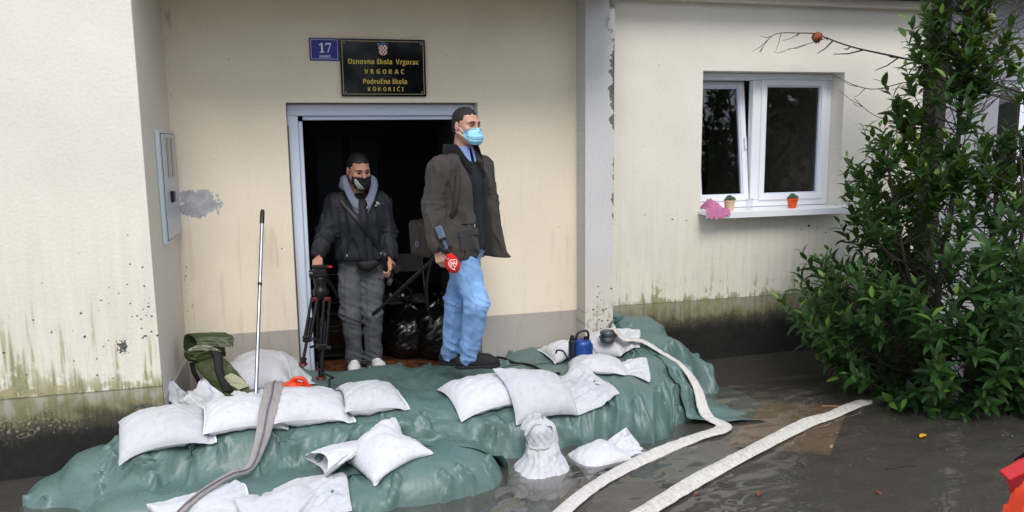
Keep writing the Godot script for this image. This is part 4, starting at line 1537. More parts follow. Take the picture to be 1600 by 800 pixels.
# ---------------------------------------------------------------- window sill things
func cactus_pot(called: String, label: String, at: Vector3, c: Color, s: float, seed_: int) -> void:
	var o := thing(called, label, "flower pot", at, "cactus pots on the window sill")
	var m := MB.new()
	m.lathe([Vector2(0, 0), Vector2(0.033, 0), Vector2(0.036, 0.004), Vector2(0.046, 0.070), Vector2(0.050, 0.072), Vector2(0.050, 0.086), Vector2(0.046, 0.086), Vector2(0.044, 0.074), Vector2(0.0, 0.072)], 28, Vector3.ZERO, Basis.from_scale(Vector3.ONE * s))
	part("pot", m, mat(c, 0.35), o)
	var e := MB.new()
	e.lathe([Vector2(0.043, 0.073), Vector2(0.02, 0.079), Vector2(0, 0.080)], 18, Vector3.ZERO, Basis.from_scale(Vector3.ONE * s))
	part("soil", e, mat(Color(0.20, 0.15, 0.11), 0.95), o)
	var rng := RandomNumberGenerator.new()
	rng.seed = seed_
	var green := mat(Color(0.21, 0.31, 0.20), 0.6)
	var balls := [Vector4(0, 0.098, 0, 0.030), Vector4(-0.032, 0.090, 0.01, 0.018), Vector4(0.030, 0.092, 0.008, 0.020), Vector4(0.006, 0.088, 0.03, 0.017), Vector4(-0.018, 0.085, -0.025, 0.016), Vector4(0.042, 0.083, -0.01, 0.012)]
	for b in balls:
		var q := MB.new()
		q.grid(40, 16, func(u: float, v: float) -> Vector3:
			var a := u * TAU
			var t := v * PI - PI / 2
			var r: float = b.w * (1.0 + 0.10 * cos(a * 10.0)) * s
			return Vector3(b.x, b.y, b.z) * s + Vector3(cos(a) * cos(t) * r, sin(t) * r * 0.95, -sin(a) * cos(t) * r))
		part("cactus", q.commit(true), green, o)
	var sp := MB.new()
	for k in 220:
		var b: Vector4 = balls[rng.randi() % balls.size()]
		var d := Vector3(rng.randfn(), absf(rng.randfn()) + 0.1, rng.randfn()).normalized()
		var p0 := (Vector3(b.x, b.y, b.z) + d * b.w) * s
		var sd := d.cross(Vector3(0.3, 0.5, 0.8)).normalized() * 0.0005
		sp.tri3(p0 - sd, p0 + sd, p0 + d * 0.010 * s)
	part("spines", sp, mat(Color(0.70, 0.65, 0.5), 0.8), o).set_meta("kind", "stuff")

func build_sill_things() -> void:
	cactus_pot("flower_pot", "cream pot with a round cactus on the window sill beside the pink cloth", Vector3(3.545, 1.342, -0.06), Color(0.84, 0.75, 0.60), 1.02, 3)
	cactus_pot("flower_pot", "bright orange pot with a round cactus on the window sill", Vector3(4.172, 1.342, -0.06), Color(0.86, 0.30, 0.07), 1.0, 4)
	# empty glass
	var g := thing("drinking_glass", "small empty drinking glass on the window sill beside the cream pot", "glass", Vector3(3.735, 1.342, -0.05))
	var m := MB.new()
	m.lathe([Vector2(0, 0.001), Vector2(0.028, 0.001), Vector2(0.033, 0.10), Vector2(0.0315, 0.10), Vector2(0.0268, 0.008), Vector2(0, 0.008)], 28)
	var gm := StandardMaterial3D.new()
	gm.transparency = BaseMaterial3D.TRANSPARENCY_ALPHA
	gm.albedo_color = Color(0.8, 0.85, 0.88, 0.12)
	gm.roughness = 0.03
	part("tumbler", m, gm, g)
	# pink cloth hanging over the left end of the sill
	var c := thing("pink_cloth", "crumpled pink cleaning cloth hanging over the left end of the sill", "cloth", Vector3(3.37, 1.342, -0.02))
	var n := noise(1.0, 3, 101)
	var q := MB.new()
	q.grid(60, 50, func(u: float, v: float) -> Vector3:
		var x := lerpf(-0.09, 0.13, u) + 0.02 * sin(v * 5.0)
		var z := lerpf(-0.16, 0.13, v)
		var hump := 0.085 * sm(0.0, 0.3, u) * sm(1.0, 0.35, u) * sm(0.0, 0.3, v) * sm(1.0, 0.5, v) * (1.2 - u)
		var y := 0.004 + hump + 0.03 * absf(n.get_noise_2d(u * 6.0, v * 5.0)) + 0.018 * absf(sin(u * 13.0 + v * 7.0 + n.get_noise_2d(u * 2.0, v * 3.0) * 4.0))
		if z > 0.085:
			y -= (z - 0.085) * 1.6
			z = 0.085 + (z - 0.085) * 0.25
		if x > 0.06: y *= 0.6
		return Vector3(x, y, z), true)
	var pm := mat(Color(0.74, 0.45, 0.60), 0.9)
	pm.rim_enabled = true
	pm.rim = 0.4
	part("cloth", q, tri_bump(pm, M.cloth, 0.1, 8.0), c)

# ---------------------------------------------------------------- pumps, pole, waders and other loose things on the heap
func build_clutter() -> void:
	# metal pole leaning in the recess
	var foot := Vector3(-0.405, lie.at(-0.405, 0.92) - 0.02, 0.95)
	var tip := Vector3(-0.330, 1.50, 0.22)
	var p := thing("metal_pole", "thin metal pole with a black grip leaning against the entrance wall", "pole", foot)
	part("tube", tb([Vector3.ZERO, (tip - foot) * 0.93], [0.0125], 12), M.steel, p)
	part("grip", tb([(tip - foot) * 0.925, (tip - foot) * 0.93, (tip - foot) * 0.99, tip - foot], [0.0145, 0.016, 0.016, 0.010], 12), M.black_plastic, p)
	part("collar", tb([(tip - foot) * 0.60, (tip - foot) * 0.615], [0.0145], 12), M.black_plastic, p)
	# submersible pump
	var at := Vector3(1.93, lie.at(1.93, 0.62) - 0.01, 0.64)
	var o := thing("submersible_pump", "blue submersible pump with a black handle standing among the white bags", "pump", at)
	var m := MB.new()
	m.lathe([Vector2(0, 0), Vector2(0.078, 0), Vector2(0.084, 0.006), Vector2(0.084, 0.045), Vector2(0.076, 0.05), Vector2(0.075, 0.145), Vector2(0.070, 0.152), Vector2(0.066, 0.168), Vector2(0.05, 0.178), Vector2(0, 0.18)], 32)
	var blue := mat(Color(0.08, 0.26, 0.55), 0.38)
	blue.albedo_texture = noise_tex(0.02, 4, 111, 256, [Color(0.5, 0.55, 0.6), Color(1, 1, 1), Color(0.8, 0.85, 0.9)])
	blue.uv1_triplanar = true
	blue.uv1_scale = Vector3.ONE * 5.0
	part("housing", m, blue, o)
	part("handle", tb(curve([Vector3(-0.045, 0.165, 0), Vector3(-0.045, 0.205, 0), Vector3(-0.02, 0.235, 0.0), Vector3(0.035, 0.24, 0), Vector3(0.05, 0.21, 0), Vector3(0.05, 0.165, 0)], 6), [0.009], 8), M.black_plastic, o)
	part("float_tube", bx(Vector3(-0.085, 0.10, 0.02), Vector3(0.05, 0.17, 0.05), 0.012), mat(Color(0.06, 0.10, 0.18), 0.4), o)
	part("float_switch", tb([Vector3(-0.085, 0.17, 0.02), Vector3(-0.085, 0.22, 0.02)], [0.022, 0.014], 12), M.black_plastic, o)
	part("cable_gland", tb([Vector3(0.02, 0.17, 0.02), Vector3(0.02, 0.205, 0.02)], [0.014], 10), M.black_plastic, o)
	for k in 6: part("rib", bx(Vector3(cos(k * 0.55 - 0.3) * 0.077, 0.098, sin(k * 0.55 - 0.3) * 0.077), Vector3(0.008, 0.09, 0.008), 0.002, Basis(Vector3.UP, -(k * 0.55 - 0.3))), blue, o)
	for k in 2: part("bolt", tb([Vector3(0.05 * (2 * k - 1), 0.17, -0.03), Vector3(0.05 * (2 * k - 1), 0.185, -0.03)], [0.007], 6), M.steel, o)
	# short cable by the pump
	var cb := thing("pump_cable", "short black cable curving down left of the blue pump", "cable", Vector3(1.80, lie.at(1.80, 0.62), 0.62))
	part("cord", tb(curve([Vector3(-0.07, 0.06, 0.0), Vector3(-0.06, 0.085, 0.0), Vector3(-0.02, 0.08, 0.02), Vector3(0.0, 0.04, 0.05), Vector3(0.05, -0.01, 0.10)], 6), [0.007], 8), M.rubber, cb)
	# orange emergency pump
	var oz := Vector3(-0.15, lie.at(-0.15, 0.86) + 0.025, 0.86)
	var b := thing("orange_pump", "orange plastic pump with a black cord behind the bag with sewn lip", "pump", oz)
	var f := Field.new(Vector3(-0.16, -0.03, -0.12), Vector3(0.16, 0.16, 0.12), 0.006)
	f.ell(Vector3(0.03, 0.045, 0), Vector3(0.11, 0.05, 0.07), 0.02, Basis(Vector3.BACK, -0.3))
	f.rbox(Vector3(-0.05, 0.065, 0.0), Vector3(0.05, 0.022, 0.035), 0.012, 0.02, Basis(Vector3.BACK, 0.25))
	var orange := mat(Color(0.86, 0.24, 0.05), 0.4)
	part("body", f.mesh(), orange, b)
	part("handle", tb(curve([Vector3(-0.04, 0.08, 0.01), Vector3(-0.01, 0.125, 0.01), Vector3(0.05, 0.12, 0.01), Vector3(0.08, 0.06, 0.01)], 6), [0.013], 10), orange, b)
	part("strap", tb(curve([Vector3(-0.06, 0.09, 0.05), Vector3(0.0, 0.075, 0.07), Vector3(0.05, 0.085, 0.06), Vector3(0.09, 0.05, 0.05)], 6), [0.008], 8), M.black_plastic, b)
	part("coupling", tb([Vector3(-0.115, 0.015, 0.05), Vector3(-0.10, 0.02, 0.045), Vector3(-0.07, 0.035, 0.035), Vector3(-0.04, 0.05, 0.02)], [0.034, 0.038, 0.038, 0.03], 18), M.steel, b)
	part("cord", tb(curve([Vector3(0.09, 0.06, 0.0), Vector3(0.16, 0.05, 0.02), Vector3(0.21, 0.02, 0.0), Vector3(0.22, 0.06, -0.12), Vector3(0.25, 0.02, -0.3), Vector3(0.17, 0.0, -0.5)], 7), [0.007], 8), M.rubber, b)
	part("loop", tb(curve([Vector3(-0.06, 0.07, 0.0), Vector3(-0.11, 0.10, 0.0), Vector3(-0.16, 0.08, 0.02), Vector3(-0.17, 0.03, 0.04)], 6), [0.008], 8), M.rubber, b)
	build_waders()
	# black cable across the tarpaulin to the doorway
	var pts := []
	for q in [Vector2(1.31, -0.06), Vector2(1.36, 0.06), Vector2(1.42, 0.2), Vector2(1.46, 0.42), Vector2(1.53, 0.62), Vector2(1.60, 0.80), Vector2(1.66, 0.92)]: pts.append(Vector3(q.x, lie.at(q.x, q.y) + 0.012, q.y))
	var k := thing("power_cable", "black power cable running over the tarpaulin from the doorway to the bags", "cable", pts[0])
	part("cord", tb(curve(pts.map(func(q): return q - pts[0]), 6), [0.010], 8), M.rubber, k)

# folded green rubber waders standing in the corner
func build_waders() -> void:
	var at := Vector3(-0.73, lie.at(-0.73, 0.42), 0.44)
	var o := thing("waders", "green rubber waders folded over themselves, leaning in the corner of the recess", "waders", at)
	var green := tri_bump(mat(Color(0.215, 0.265, 0.135), 0.5), M.cloth, 0.12, 5.0)
	var pale := tri_bump(mat(Color(0.62, 0.62, 0.52), 0.7), M.cloth, 0.1, 6.0)
	var n := noise(1.0, 3, 121)
	# a strip swept along a path, wide and softly bent across: legs of stiff rubberised cloth
	var strip := func(path: Array, wid: Array, wdir: Array, dep: float, mt: Material, called: String, s: float) -> void:
		var pts := curve(path, 8)
		var np := pts.size()
		var m := MB.new()
		m.grid(26, np - 1, func(u: float, v: float) -> Vector3:
			var i := mini(int(round(v * (np - 1))), np - 1)
			var t := v * (wid.size() - 1)
			var k := mini(int(t), wid.size() - 2)
			var w: float = lerpf(wid[k], wid[k + 1], t - k)
			var d: Vector3 = (wdir[k] as Vector3).lerp(wdir[k + 1], t - k).normalized()
			var along: Vector3 = (pts[mini(i + 1, np - 1)] - pts[maxi(i - 1, 0)]).normalized()
			var nn := d.cross(along).normalized()
			var a := u * TAU
			# flattened tube: two layers with rounded edges
			var q: Vector3 = pts[i] + d * cos(a) * w + nn * sin(a) * dep * (1.0 + 0.4 * n.get_noise_2d(v * 4.0 + s, cos(a) * 1.5))
			return q + Vector3(0.6, 0.5, 1) * (0.034 * absf(n.get_noise_3d(q.x * 7.0 + s, q.y * 7.0, q.z * 7.0)) - 0.008))
		part(called, m.commit(true), mt, o)
	var X := Vector3(1, 0, 0.1)
	# upper fold standing against the wall
	strip.call([Vector3(-0.02, 0.30, -0.06), Vector3(-0.03, 0.47, -0.06), Vector3(-0.01, 0.575, -0.02), Vector3(0.05, 0.54, 0.05), Vector3(0.055, 0.46, 0.075)], [0.13, 0.135, 0.12, 0.125, 0.11], [X, X, Vector3(1, -0.05, 0), Vector3(1, -0.12, 0), Vector3(1, -0.2, 0)], 0.009, green, "bib", 1.0)
	# rolled leg lying across, mouth showing the pale lining
	strip.call([Vector3(-0.13, 0.40, 0.09), Vector3(-0.07, 0.37, 0.10), Vector3(0.02, 0.385, 0.09), Vector3(0.09, 0.44, 0.05)], [0.055, 0.06, 0.055, 0.045], [Vector3(0, 1, 0.3), Vector3(0.1, 1, 0.3), Vector3(-0.2, 1, 0.2), Vector3(-0.3, 1, 0.2)], 0.013, green, "leg", 2.0)
	strip.call([Vector3(-0.11, 0.45, 0.12), Vector3(-0.05, 0.475, 0.115), Vector3(0.02, 0.46, 0.11), Vector3(0.085, 0.425, 0.10)], [0.02, 0.034, 0.036, 0.02], [Vector3(0.2, 1, 0.3), Vector3(0.1, 1, 0.3), Vector3(-0.2, 1, 0.3), Vector3(-0.3, 1, 0.2)], 0.006, pale, "lining", 3.0)
	# leg hanging down to the right
	strip.call([Vector3(-0.02, 0.38, 0.05), Vector3(0.03, 0.30, 0.12), Vector3(0.10, 0.20, 0.20), Vector3(0.19, 0.09, 0.30), Vector3(0.23, 0.01, 0.36)], [0.08, 0.10, 0.105, 0.09, 0.06], [Vector3(1, 0.3, 0), Vector3(1, 0.45, 0), Vector3(1, 0.6, 0.1), Vector3(1, 0.6, 0.2), Vector3(1, 0.5, 0.2)], 0.012, green, "leg", 4.0)
	strip.call([Vector3(0.14, 0.22, 0.24), Vector3(0.19, 0.17, 0.29), Vector3(0.24, 0.11, 0.33)], [0.03, 0.055, 0.04], [Vector3(1, 0.7, 0.1), Vector3(1, 0.6, 0.2), Vector3(1, 0.5, 0.2)], 0.007, pale, "lining", 5.0)
	strip.call([Vector3(0.13, 0.06, 0.36), Vector3(0.19, 0.035, 0.40), Vector3(0.25, 0.05, 0.40)], [0.04, 0.05, 0.035], [Vector3(0, 1, 0.2), Vector3(0, 1, 0.2), Vector3(0, 1, 0.2)], 0.012, green, "knee_patch", 6.0)
	part("strap", tb(curve([Vector3(0.055, 0.43, 0.125), Vector3(0.075, 0.36, 0.14), Vector3(0.085, 0.25, 0.20), Vector3(0.125, 0.15, 0.29), Vector3(0.15, 0.10, 0.35)], 8), [0.026, 0.026], 8, 0.3, Vector3(0.2, 0.3, 1)), M.rubber, o)
	part("strap", tb(curve([Vector3(0.22, 0.05, 0.43), Vector3(0.26, 0.055, 0.45), Vector3(0.30, 0.01, 0.46)], 6), [0.018], 8, 0.5, Vector3(0, 0, 1)), M.rubber, o)
	part("strap", tb(curve([Vector3(-0.10, 0.30, 0.05), Vector3(-0.09, 0.2, 0.06), Vector3(-0.06, 0.08, 0.05)], 6), [0.016], 8, 0.4, Vector3(0, 0, 1)), M.rubber, o)
	o.scale = Vector3(1.02, 0.66, 1.0)
	part("boot", tb(curve([Vector3(0.0, 0.24, 0.0), Vector3(0.02, 0.12, 0.02), Vector3(0.04, 0.04, 0.05), Vector3(0.10, 0.02, 0.10)], 6), [0.06, 0.065, 0.06, 0.06, 0.055], 14), M.rubber, o)

# ---------------------------------------------------------------- fire hoses
func flat_hose(label: String, pts: Array, halves: Array, ups: Array, m: Material, thick := 0.010, seam: Variant = null) -> void:
	var o := thing("fire_hose", label, "hose", pts[0], "lay-flat hoses")
	var c := curve(pts, 10)
	var n := c.size()
	var b := MB.new()
	var nz := noise(2.0, 2, 131)
	b.grid(20, n - 1, func(u: float, v: float) -> Vector3:
		var i := mini(int(round(v * (n - 1))), n - 1)
		var t := v * (halves.size() - 1)
		var k := mini(int(t), halves.size() - 2)
		var w: float = lerpf(halves[k], halves[k + 1], t - k)
		var up: Vector3 = (ups[k] as Vector3).lerp(ups[k + 1], t - k).normalized()
		var along: Vector3 = (c[mini(i + 1, n - 1)] - c[maxi(i - 1, 0)]).normalized()
		var side := along.cross(up).normalized()
		var nn := side.cross(along).normalized()
		var a := u * TAU
		var ca := cos(a)
		var q: Vector3 = c[i] - pts[0] + side * ca * w * (1.0 + 0.05 * nz.get_noise_1d(v * 60.0)) + nn * sin(a) * thick * (1.0 + 0.5 * nz.get_noise_1d(v * 40.0 + 9.0))
		return q + nn * 0.004 * nz.get_noise_2d(v * 50.0, u * 2.0))
	part("tube", b, m, o)
	if seam:
		var line := []
		for i in n:
			var t := float(i) / (n - 1) * (ups.size() - 1)
			var k := mini(int(t), ups.size() - 2)
			var up: Vector3 = (ups[k] as Vector3).lerp(ups[k + 1], t - k).normalized()
			var along: Vector3 = (c[mini(i + 1, n - 1)] - c[maxi(i - 1, 0)]).normalized()
			var nn := along.cross(up).normalized().cross(along).normalized()
			line.append(c[i] - pts[0] + nn * (thick * 1.35))
		part("stripe", tb(line, [0.0055], 6, 0.5), seam, o)

func hose_material(c: Color, s: int, speck: float) -> StandardMaterial3D:
	var m := mat(c, 0.75)
	var im := Image.create(512, 512, false, Image.FORMAT_RGB8)
	var a := noise(0.02, 4, s)
	var b := noise(0.075, 2, s + 1)
	for y in 512:
		for x in 512:
			var t := 0.94 + a.get_noise_2d(x, y * 0.6) * 0.10
			var k := sm(speck, speck + 0.08, b.get_noise_2d(x, y * 0.55)) * sm(-0.15, 0.3, a.get_noise_2d(x * 0.5 + 300, y * 0.5))
			var q := Vector3(t, t * 0.99, t * 0.97).lerp(Vector3(0.22, 0.20, 0.19), k * 0.9)
			im.set_pixel(x, y, Color(q.x, q.y, q.z))
	m.albedo_texture = ImageTexture.create_from_image(im)
	m.uv1_triplanar = true
	m.uv1_scale = Vector3.ONE * 2.4
	m.heightmap_enabled = true
	m.heightmap_texture = M.weave
	m.heightmap_scale = 0.05
	return m

func build_hoses() -> void:
	var white := hose_material(Color(0.84, 0.825, 0.83), 141, 0.75)
	var U := Vector3.UP
	var y := func(x: float, z: float, e: float) -> Vector3: return Vector3(x, lie.at(x, z) + e, z)
	flat_hose("pale fire hose curving from the pumps over the right-hand tarpaulin into the water",
		[y.call(2.22, 0.52, 0.11), y.call(2.30, 0.56, 0.05), y.call(2.42, 0.64, 0.03), y.call(2.53, 0.78, 0.02), y.call(2.60, 0.95, 0.02), Vector3(2.63, 0.20, 1.12), Vector3(2.62, 0.08, 1.24), Vector3(2.62, 0.035, 1.33), Vector3(2.67, 0.014, 1.43), Vector3(2.60, 0.012, 1.51), Vector3(2.40, 0.014, 1.58), Vector3(2.0, 0.012, 1.76), Vector3(1.6, 0.014, 2.0), Vector3(1.32, 0.012, 2.22), Vector3(1.05, 0.008, 2.50), Vector3(0.8, 0.0, 2.8)],
		[0.075, 0.05, 0.033, 0.032, 0.034, 0.04, 0.043, 0.046, 0.055, 0.055, 0.048, 0.044, 0.046, 0.046, 0.046, 0.046],
		[U, U, Vector3(0.2, 1, 0.2), Vector3(0.4, 1, 0.3), Vector3(0.5, 1, 0.5), Vector3(0.3, 0.7, 0.8), Vector3(0, 0.7, 0.8), U, U, U, U, Vector3(0.1, 1, 0.3), U, U, U, U], white, 0.011)
	flat_hose("speckled white fire hose floating straight across the flood water over the board",
		[Vector3(4.1, -0.03, 1.22), Vector3(3.86, 0.008, 1.31), Vector3(3.5, 0.016, 1.48), Vector3(3.22, 0.02, 1.58), Vector3(2.6, 0.02, 1.90), Vector3(2.1, 0.02, 2.17), Vector3(1.72, 0.02, 2.40), Vector3(1.2, 0.02, 2.72), Vector3(0.6, 0.02, 3.1)],
		[0.052, 0.052, 0.05, 0.052, 0.054, 0.054, 0.054, 0.054, 0.054], [U, U, U, Vector3(0, 1, 0.2), U, Vector3(0, 1, 0.15), U, U, U], hose_material(Color(0.84, 0.83, 0.82), 143, 0.42), 0.012)
	flat_hose("worn grey fire hose hanging over the white bags from the orange pump",
		[y.call(-0.27, 1.00, 0.05), y.call(-0.275, 1.12, 0.035), y.call(-0.28, 1.25, 0.022), y.call(-0.30, 1.38, 0.02), y.call(-0.335, 1.50, 0.03), y.call(-0.40, 1.60, 0.03), y.call(-0.50, 1.70, 0.03), y.call(-0.62, 1.82, 0.02), y.call(-0.72, 1.93, 0.02), Vector3(-0.80, 0.03, 2.05)],
		[0.052, 0.058, 0.058, 0.052, 0.040, 0.024, 0.019, 0.019, 0.022, 0.026],
		[Vector3(0, 1, 0.3), Vector3(0, 1, 0.3), Vector3(0, 1, 0.5), Vector3(0, 0.8, 0.8), Vector3(0.2, 0.6, 0.9), Vector3(0.6, 0.6, 0.6), Vector3(0.7, 0.7, 0.4), Vector3(0.5, 1, 0.2), U, U], hose_material(Color(0.62, 0.605, 0.615), 145, 0.7), 0.012, mat(Color(0.40, 0.36, 0.42), 0.8))
	# hose fitting by the pump
	var o := thing("hose_coupling", "grey metal hose coupling at the end of the pale hose beside the blue pump", "coupling", Vector3(2.17, lie.at(2.17, 0.52), 0.55))
	var m := MB.new()
	m.lathe([Vector2(0, 0), Vector2(0.055, 0), Vector2(0.058, 0.01), Vector2(0.058, 0.03), Vector2(0.05, 0.036), Vector2(0.05, 0.05), Vector2(0.058, 0.056), Vector2(0.058, 0.08), Vector2(0.045, 0.088), Vector2(0, 0.088)], 26)
	part("body", m, mat(Color(0.36, 0.38, 0.41), 0.35, 0.7), o)
	for k in 2: part("lug", bx(Vector3(0.06 * (2 * k - 1), 0.043, 0.01), Vector3(0.02, 0.02, 0.03), 0.004), mat(Color(0.30, 0.32, 0.35), 0.4, 0.7), o)

# ---------------------------------------------------------------- what floats on the water
func build_floating() -> void:
	# submerged board
	var b := thing("wooden_board", "brown plywood board lying just under the water below the speckled hose", "board", Vector3(3.26, -0.034, 1.50))
	var bm := mat(Color(0.68, 0.52, 0.34), 0.7)
	bm.albedo_texture = noise_tex(0.008, 5, 151, 512, [Color(0.72, 0.66, 0.6), Color(1, 1, 1), Color(0.85, 0.8, 0.74)])
	bm.uv1_triplanar = true
	bm.uv1_scale = Vector3(0.6, 1, 3.0)
	var m := MB.new()
	var q := [Vector3(-0.02, 0.02, -0.46), Vector3(0.50, 0.036, -0.18), Vector3(-0.16, 0.026, 0.50), Vector3(-0.66, 0.0, 0.12)]
	m.face(q[3], q[2], q[1], q[0])
	var dn := Vector3(0, -0.018, 0)
	for k in 4: m.face(q[k], q[(k + 1) % 4], q[(k + 1) % 4] + dn, q[k] + dn)
	m.face(q[0] + dn, q[1] + dn, q[2] + dn, q[3] + dn)
	part("panel", m, bm, b)
	var rng := RandomNumberGenerator.new()
	rng.seed = 9
	var leaf := func(name_: String, label: String, at: Vector3, yaw: float, l: float, c: Color, group: String) -> void:
		var k := MB.new()
		k.grid(8, 4, func(u: float, v: float) -> Vector3:
			var w := sin(PI * pow(u, 0.8)) * l * 0.22
			return Vector3((u - 0.5) * l, 0.010 + 0.012 * absf(v - 0.5) * 2.0 * sin(u * PI), (v - 0.5) * 2.0 * w), true)
		var o := part(name_, k.move(Transform3D(Basis(Vector3.UP, yaw), Vector3.ZERO)), mat(c, 0.6))
		o.position = at
		tag(o, label, "leaf", group)
	leaf.call("fallen_leaf", "yellow leaf floating on the water below the laurel", Vector3(3.82, 0, 1.98), 0.3, 0.085, Color(0.78, 0.58, 0.06), "fallen leaves on the water")
	leaf.call("fallen_leaf", "brown leaf floating in the open water right of the speckled hose", Vector3(2.33, 0, 2.42), 0.8, 0.07, Color(0.42, 0.24, 0.13), "fallen leaves on the water")
	leaf.call("fallen_leaf", "brown leaf floating close beside the speckled hose", Vector3(2.0, 0, 2.33), 0.4, 0.06, Color(0.40, 0.25, 0.15), "fallen leaves on the water")
	leaf.call("fallen_leaf", "small rust leaf floating at the far right of the water", Vector3(2.95, 0, 2.60), 2.0, 0.045, Color(0.50, 0.22, 0.09), "fallen leaves on the water")
	leaf.call("fallen_leaf", "russet leaf floating at the foot of the left wing wall", Vector3(-1.52, 0, 1.08), 0.5, 0.06, Color(0.42, 0.20, 0.08), "fallen leaves on the water")
	var debris := MB.new()
	for k in 260:
		var at := Vector3(rng.randf_range(1.2, 4.2), 0.012, rng.randf_range(1.4, 3.4))
		if at.x < 2.4 and at.z < 1.9: continue
		var a := rng.randf() * TAU
		var d := Vector3(cos(a), 0, sin(a)) * rng.randf_range(0.003, 0.012)
		var s := Vector3(-sin(a), 0, cos(a)) * rng.randf_range(0.001, 0.003)
		debris.face(at - d - s, at - d + s, at + d + s, at + d - s)
	var o := part("floating_debris", debris, mat(Color(0.35, 0.30, 0.24), 0.8))
	tag(o, "specks of straw and bark scattered over the flood water", "debris")
	o.set_meta("kind", "stuff")
	for k in 2:
		var tw := thing("twig", ["thin dark twig floating in front of the laurel", "short bent twig floating at the left foot of the laurel"][k], "twig", [Vector3(3.33, 0.008, 2.33), Vector3(3.35, 0.008, 1.55)][k], "twigs on the water")
		part("stem", tb(curve([Vector3(-0.1, 0, 0), Vector3(-0.03, 0.004, 0.01), Vector3(0.05, 0.0, 0.0), Vector3(0.11, 0.003, 0.012)], 4), [0.004, 0.003], 6), mat(Color(0.2, 0.16, 0.13), 0.8), tw)

# ---------------------------------------------------------------- people
func skin_material(c: Color) -> StandardMaterial3D:
	var m := mat(c, 0.5)
	m.subsurf_scatter_enabled = true
	m.subsurf_scatter_strength = 0.12
	return tri_bump(m, M.fine, 0.03, 9.0)

func frame(at: Vector3, yaw: float, pitch := 0.0, roll := 0.0, s := 1.0) -> Transform3D:
	# +z looks forward, +x is the figure's left
	return Transform3D(Basis(Vector3.UP, yaw) * Basis(Vector3.RIGHT, pitch) * Basis(Vector3.BACK, roll) * Basis.from_scale(Vector3.ONE * s), at)

func head_field() -> Field:
	var f := Field.new(Vector3(-0.105, -0.235, -0.125), Vector3(0.105, 0.135, 0.135), 0.0038)
	f.ell(Vector3(0, 0.034, -0.012), Vector3(0.075, 0.082, 0.096), 0.02)
	f.ell(Vector3(0, -0.035, 0.026), Vector3(0.058, 0.083, 0.066), 0.03)
	f.ell(Vector3(0, -0.100, 0.062), Vector3(0.024, 0.019, 0.022), 0.03)
	for s in [-1.0, 1.0]:
		f.cap(Vector3(0.052 * s, -0.050, -0.002), Vector3(0.022 * s, -0.100, 0.050), 0.019, 0.015, 0.03)
		f.ell(Vector3(0.044 * s, -0.022, 0.060), Vector3(0.023, 0.018, 0.02), 0.025)
		f.cap(Vector3(0.012 * s, 0.026, 0.090), Vector3(0.046 * s, 0.022, 0.070), 0.010, 0.009, 0.018)
	for s in [-1.0, 1.0]:
		f.ell(Vector3(0.031 * s, 0.001, 0.096), Vector3(0.019, 0.0115, 0.016), 0.014, Basis.IDENTITY, true)
	f.cap(Vector3(0, 0.012, 0.090), Vector3(0, -0.036, 0.110), 0.0085, 0.0125, 0.014)
	for s in [-1.0, 1.0]:
		f.ell(Vector3(0.012 * s, -0.042, 0.099), Vector3(0.008, 0.007, 0.010), 0.008)
		f.cap(Vector3(0.016 * s, -0.066, 0.090), Vector3(0.0, -0.066, 0.096), 0.005, 0.007, 0.008)
		f.cap(Vector3(0.016 * s, -0.076, 0.088), Vector3(0.0, -0.077, 0.094), 0.005, 0.008, 0.008)
		# ear: rim, hollow and lobe
		var eb := Basis(Vector3.UP, 0.35 * s) * Basis(Vector3.RIGHT, -0.15)
		f.ell(Vector3(0.080 * s, -0.008, -0.010), Vector3(0.009, 0.031, 0.019), 0.008, eb)
		f.ell(Vector3(0.090 * s, -0.004, -0.006), Vector3(0.006, 0.018, 0.010), 0.006, eb, true)
	f.cap(Vector3(0, -0.07, -0.030), Vector3(0, -0.24, -0.045), 0.055, 0.062, 0.03)
	return f

# hair: skull cap that leaves face, ears and nape free
func hair_field(line: float, recede: float, s_: int, sides := 0.0) -> Field:
	var f := Field.new(Vector3(-0.105, -0.10, -0.135), Vector3(0.105, 0.145, 0.125), 0.0038)
	f.ell(Vector3(0, 0.038, -0.015), Vector3(0.0785, 0.0865, 0.098), 0.01)
	f.ell(Vector3(0, -0.03, -0.052), Vector3(0.060, 0.050, 0.054), 0.03)
	f.rbox(Vector3(0, line - 0.100, 0.115), Vector3(0.062, 0.095, 0.062), 0.012, 0.012, Basis.IDENTITY, true)
	for s in [-1.0, 1.0]:
		f.ell(Vector3(0.045 * s, line + 0.012, 0.098), Vector3(0.022, 0.030 * recede, 0.03), 0.01, Basis.IDENTITY, true)
		f.rbox(Vector3(0.085 * s, -0.045 + sides, 0.005), Vector3(0.03, 0.035, 0.026), 0.012, 0.012, Basis.IDENTITY, true)
		f.rbox(Vector3(0.085 * s, -0.06, 0.07), Vector3(0.04, 0.08, 0.04), 0.012, 0.012, Basis.IDENTITY, true)
	f.plane(Vector3(0, -0.075, 0), Vector3(0, -1, 0.25))
	var n := noise(1.0, 3, s_)
	f.bend(func(q: Vector3) -> float: return 0.0035 * n.get_noise_3d(q.x * 160.0, q.y * 60.0, q.z * 60.0) + 0.004 * n.get_noise_3d(q.x * 30.0, q.y * 30.0, q.z * 30.0), 0.02)
	return f

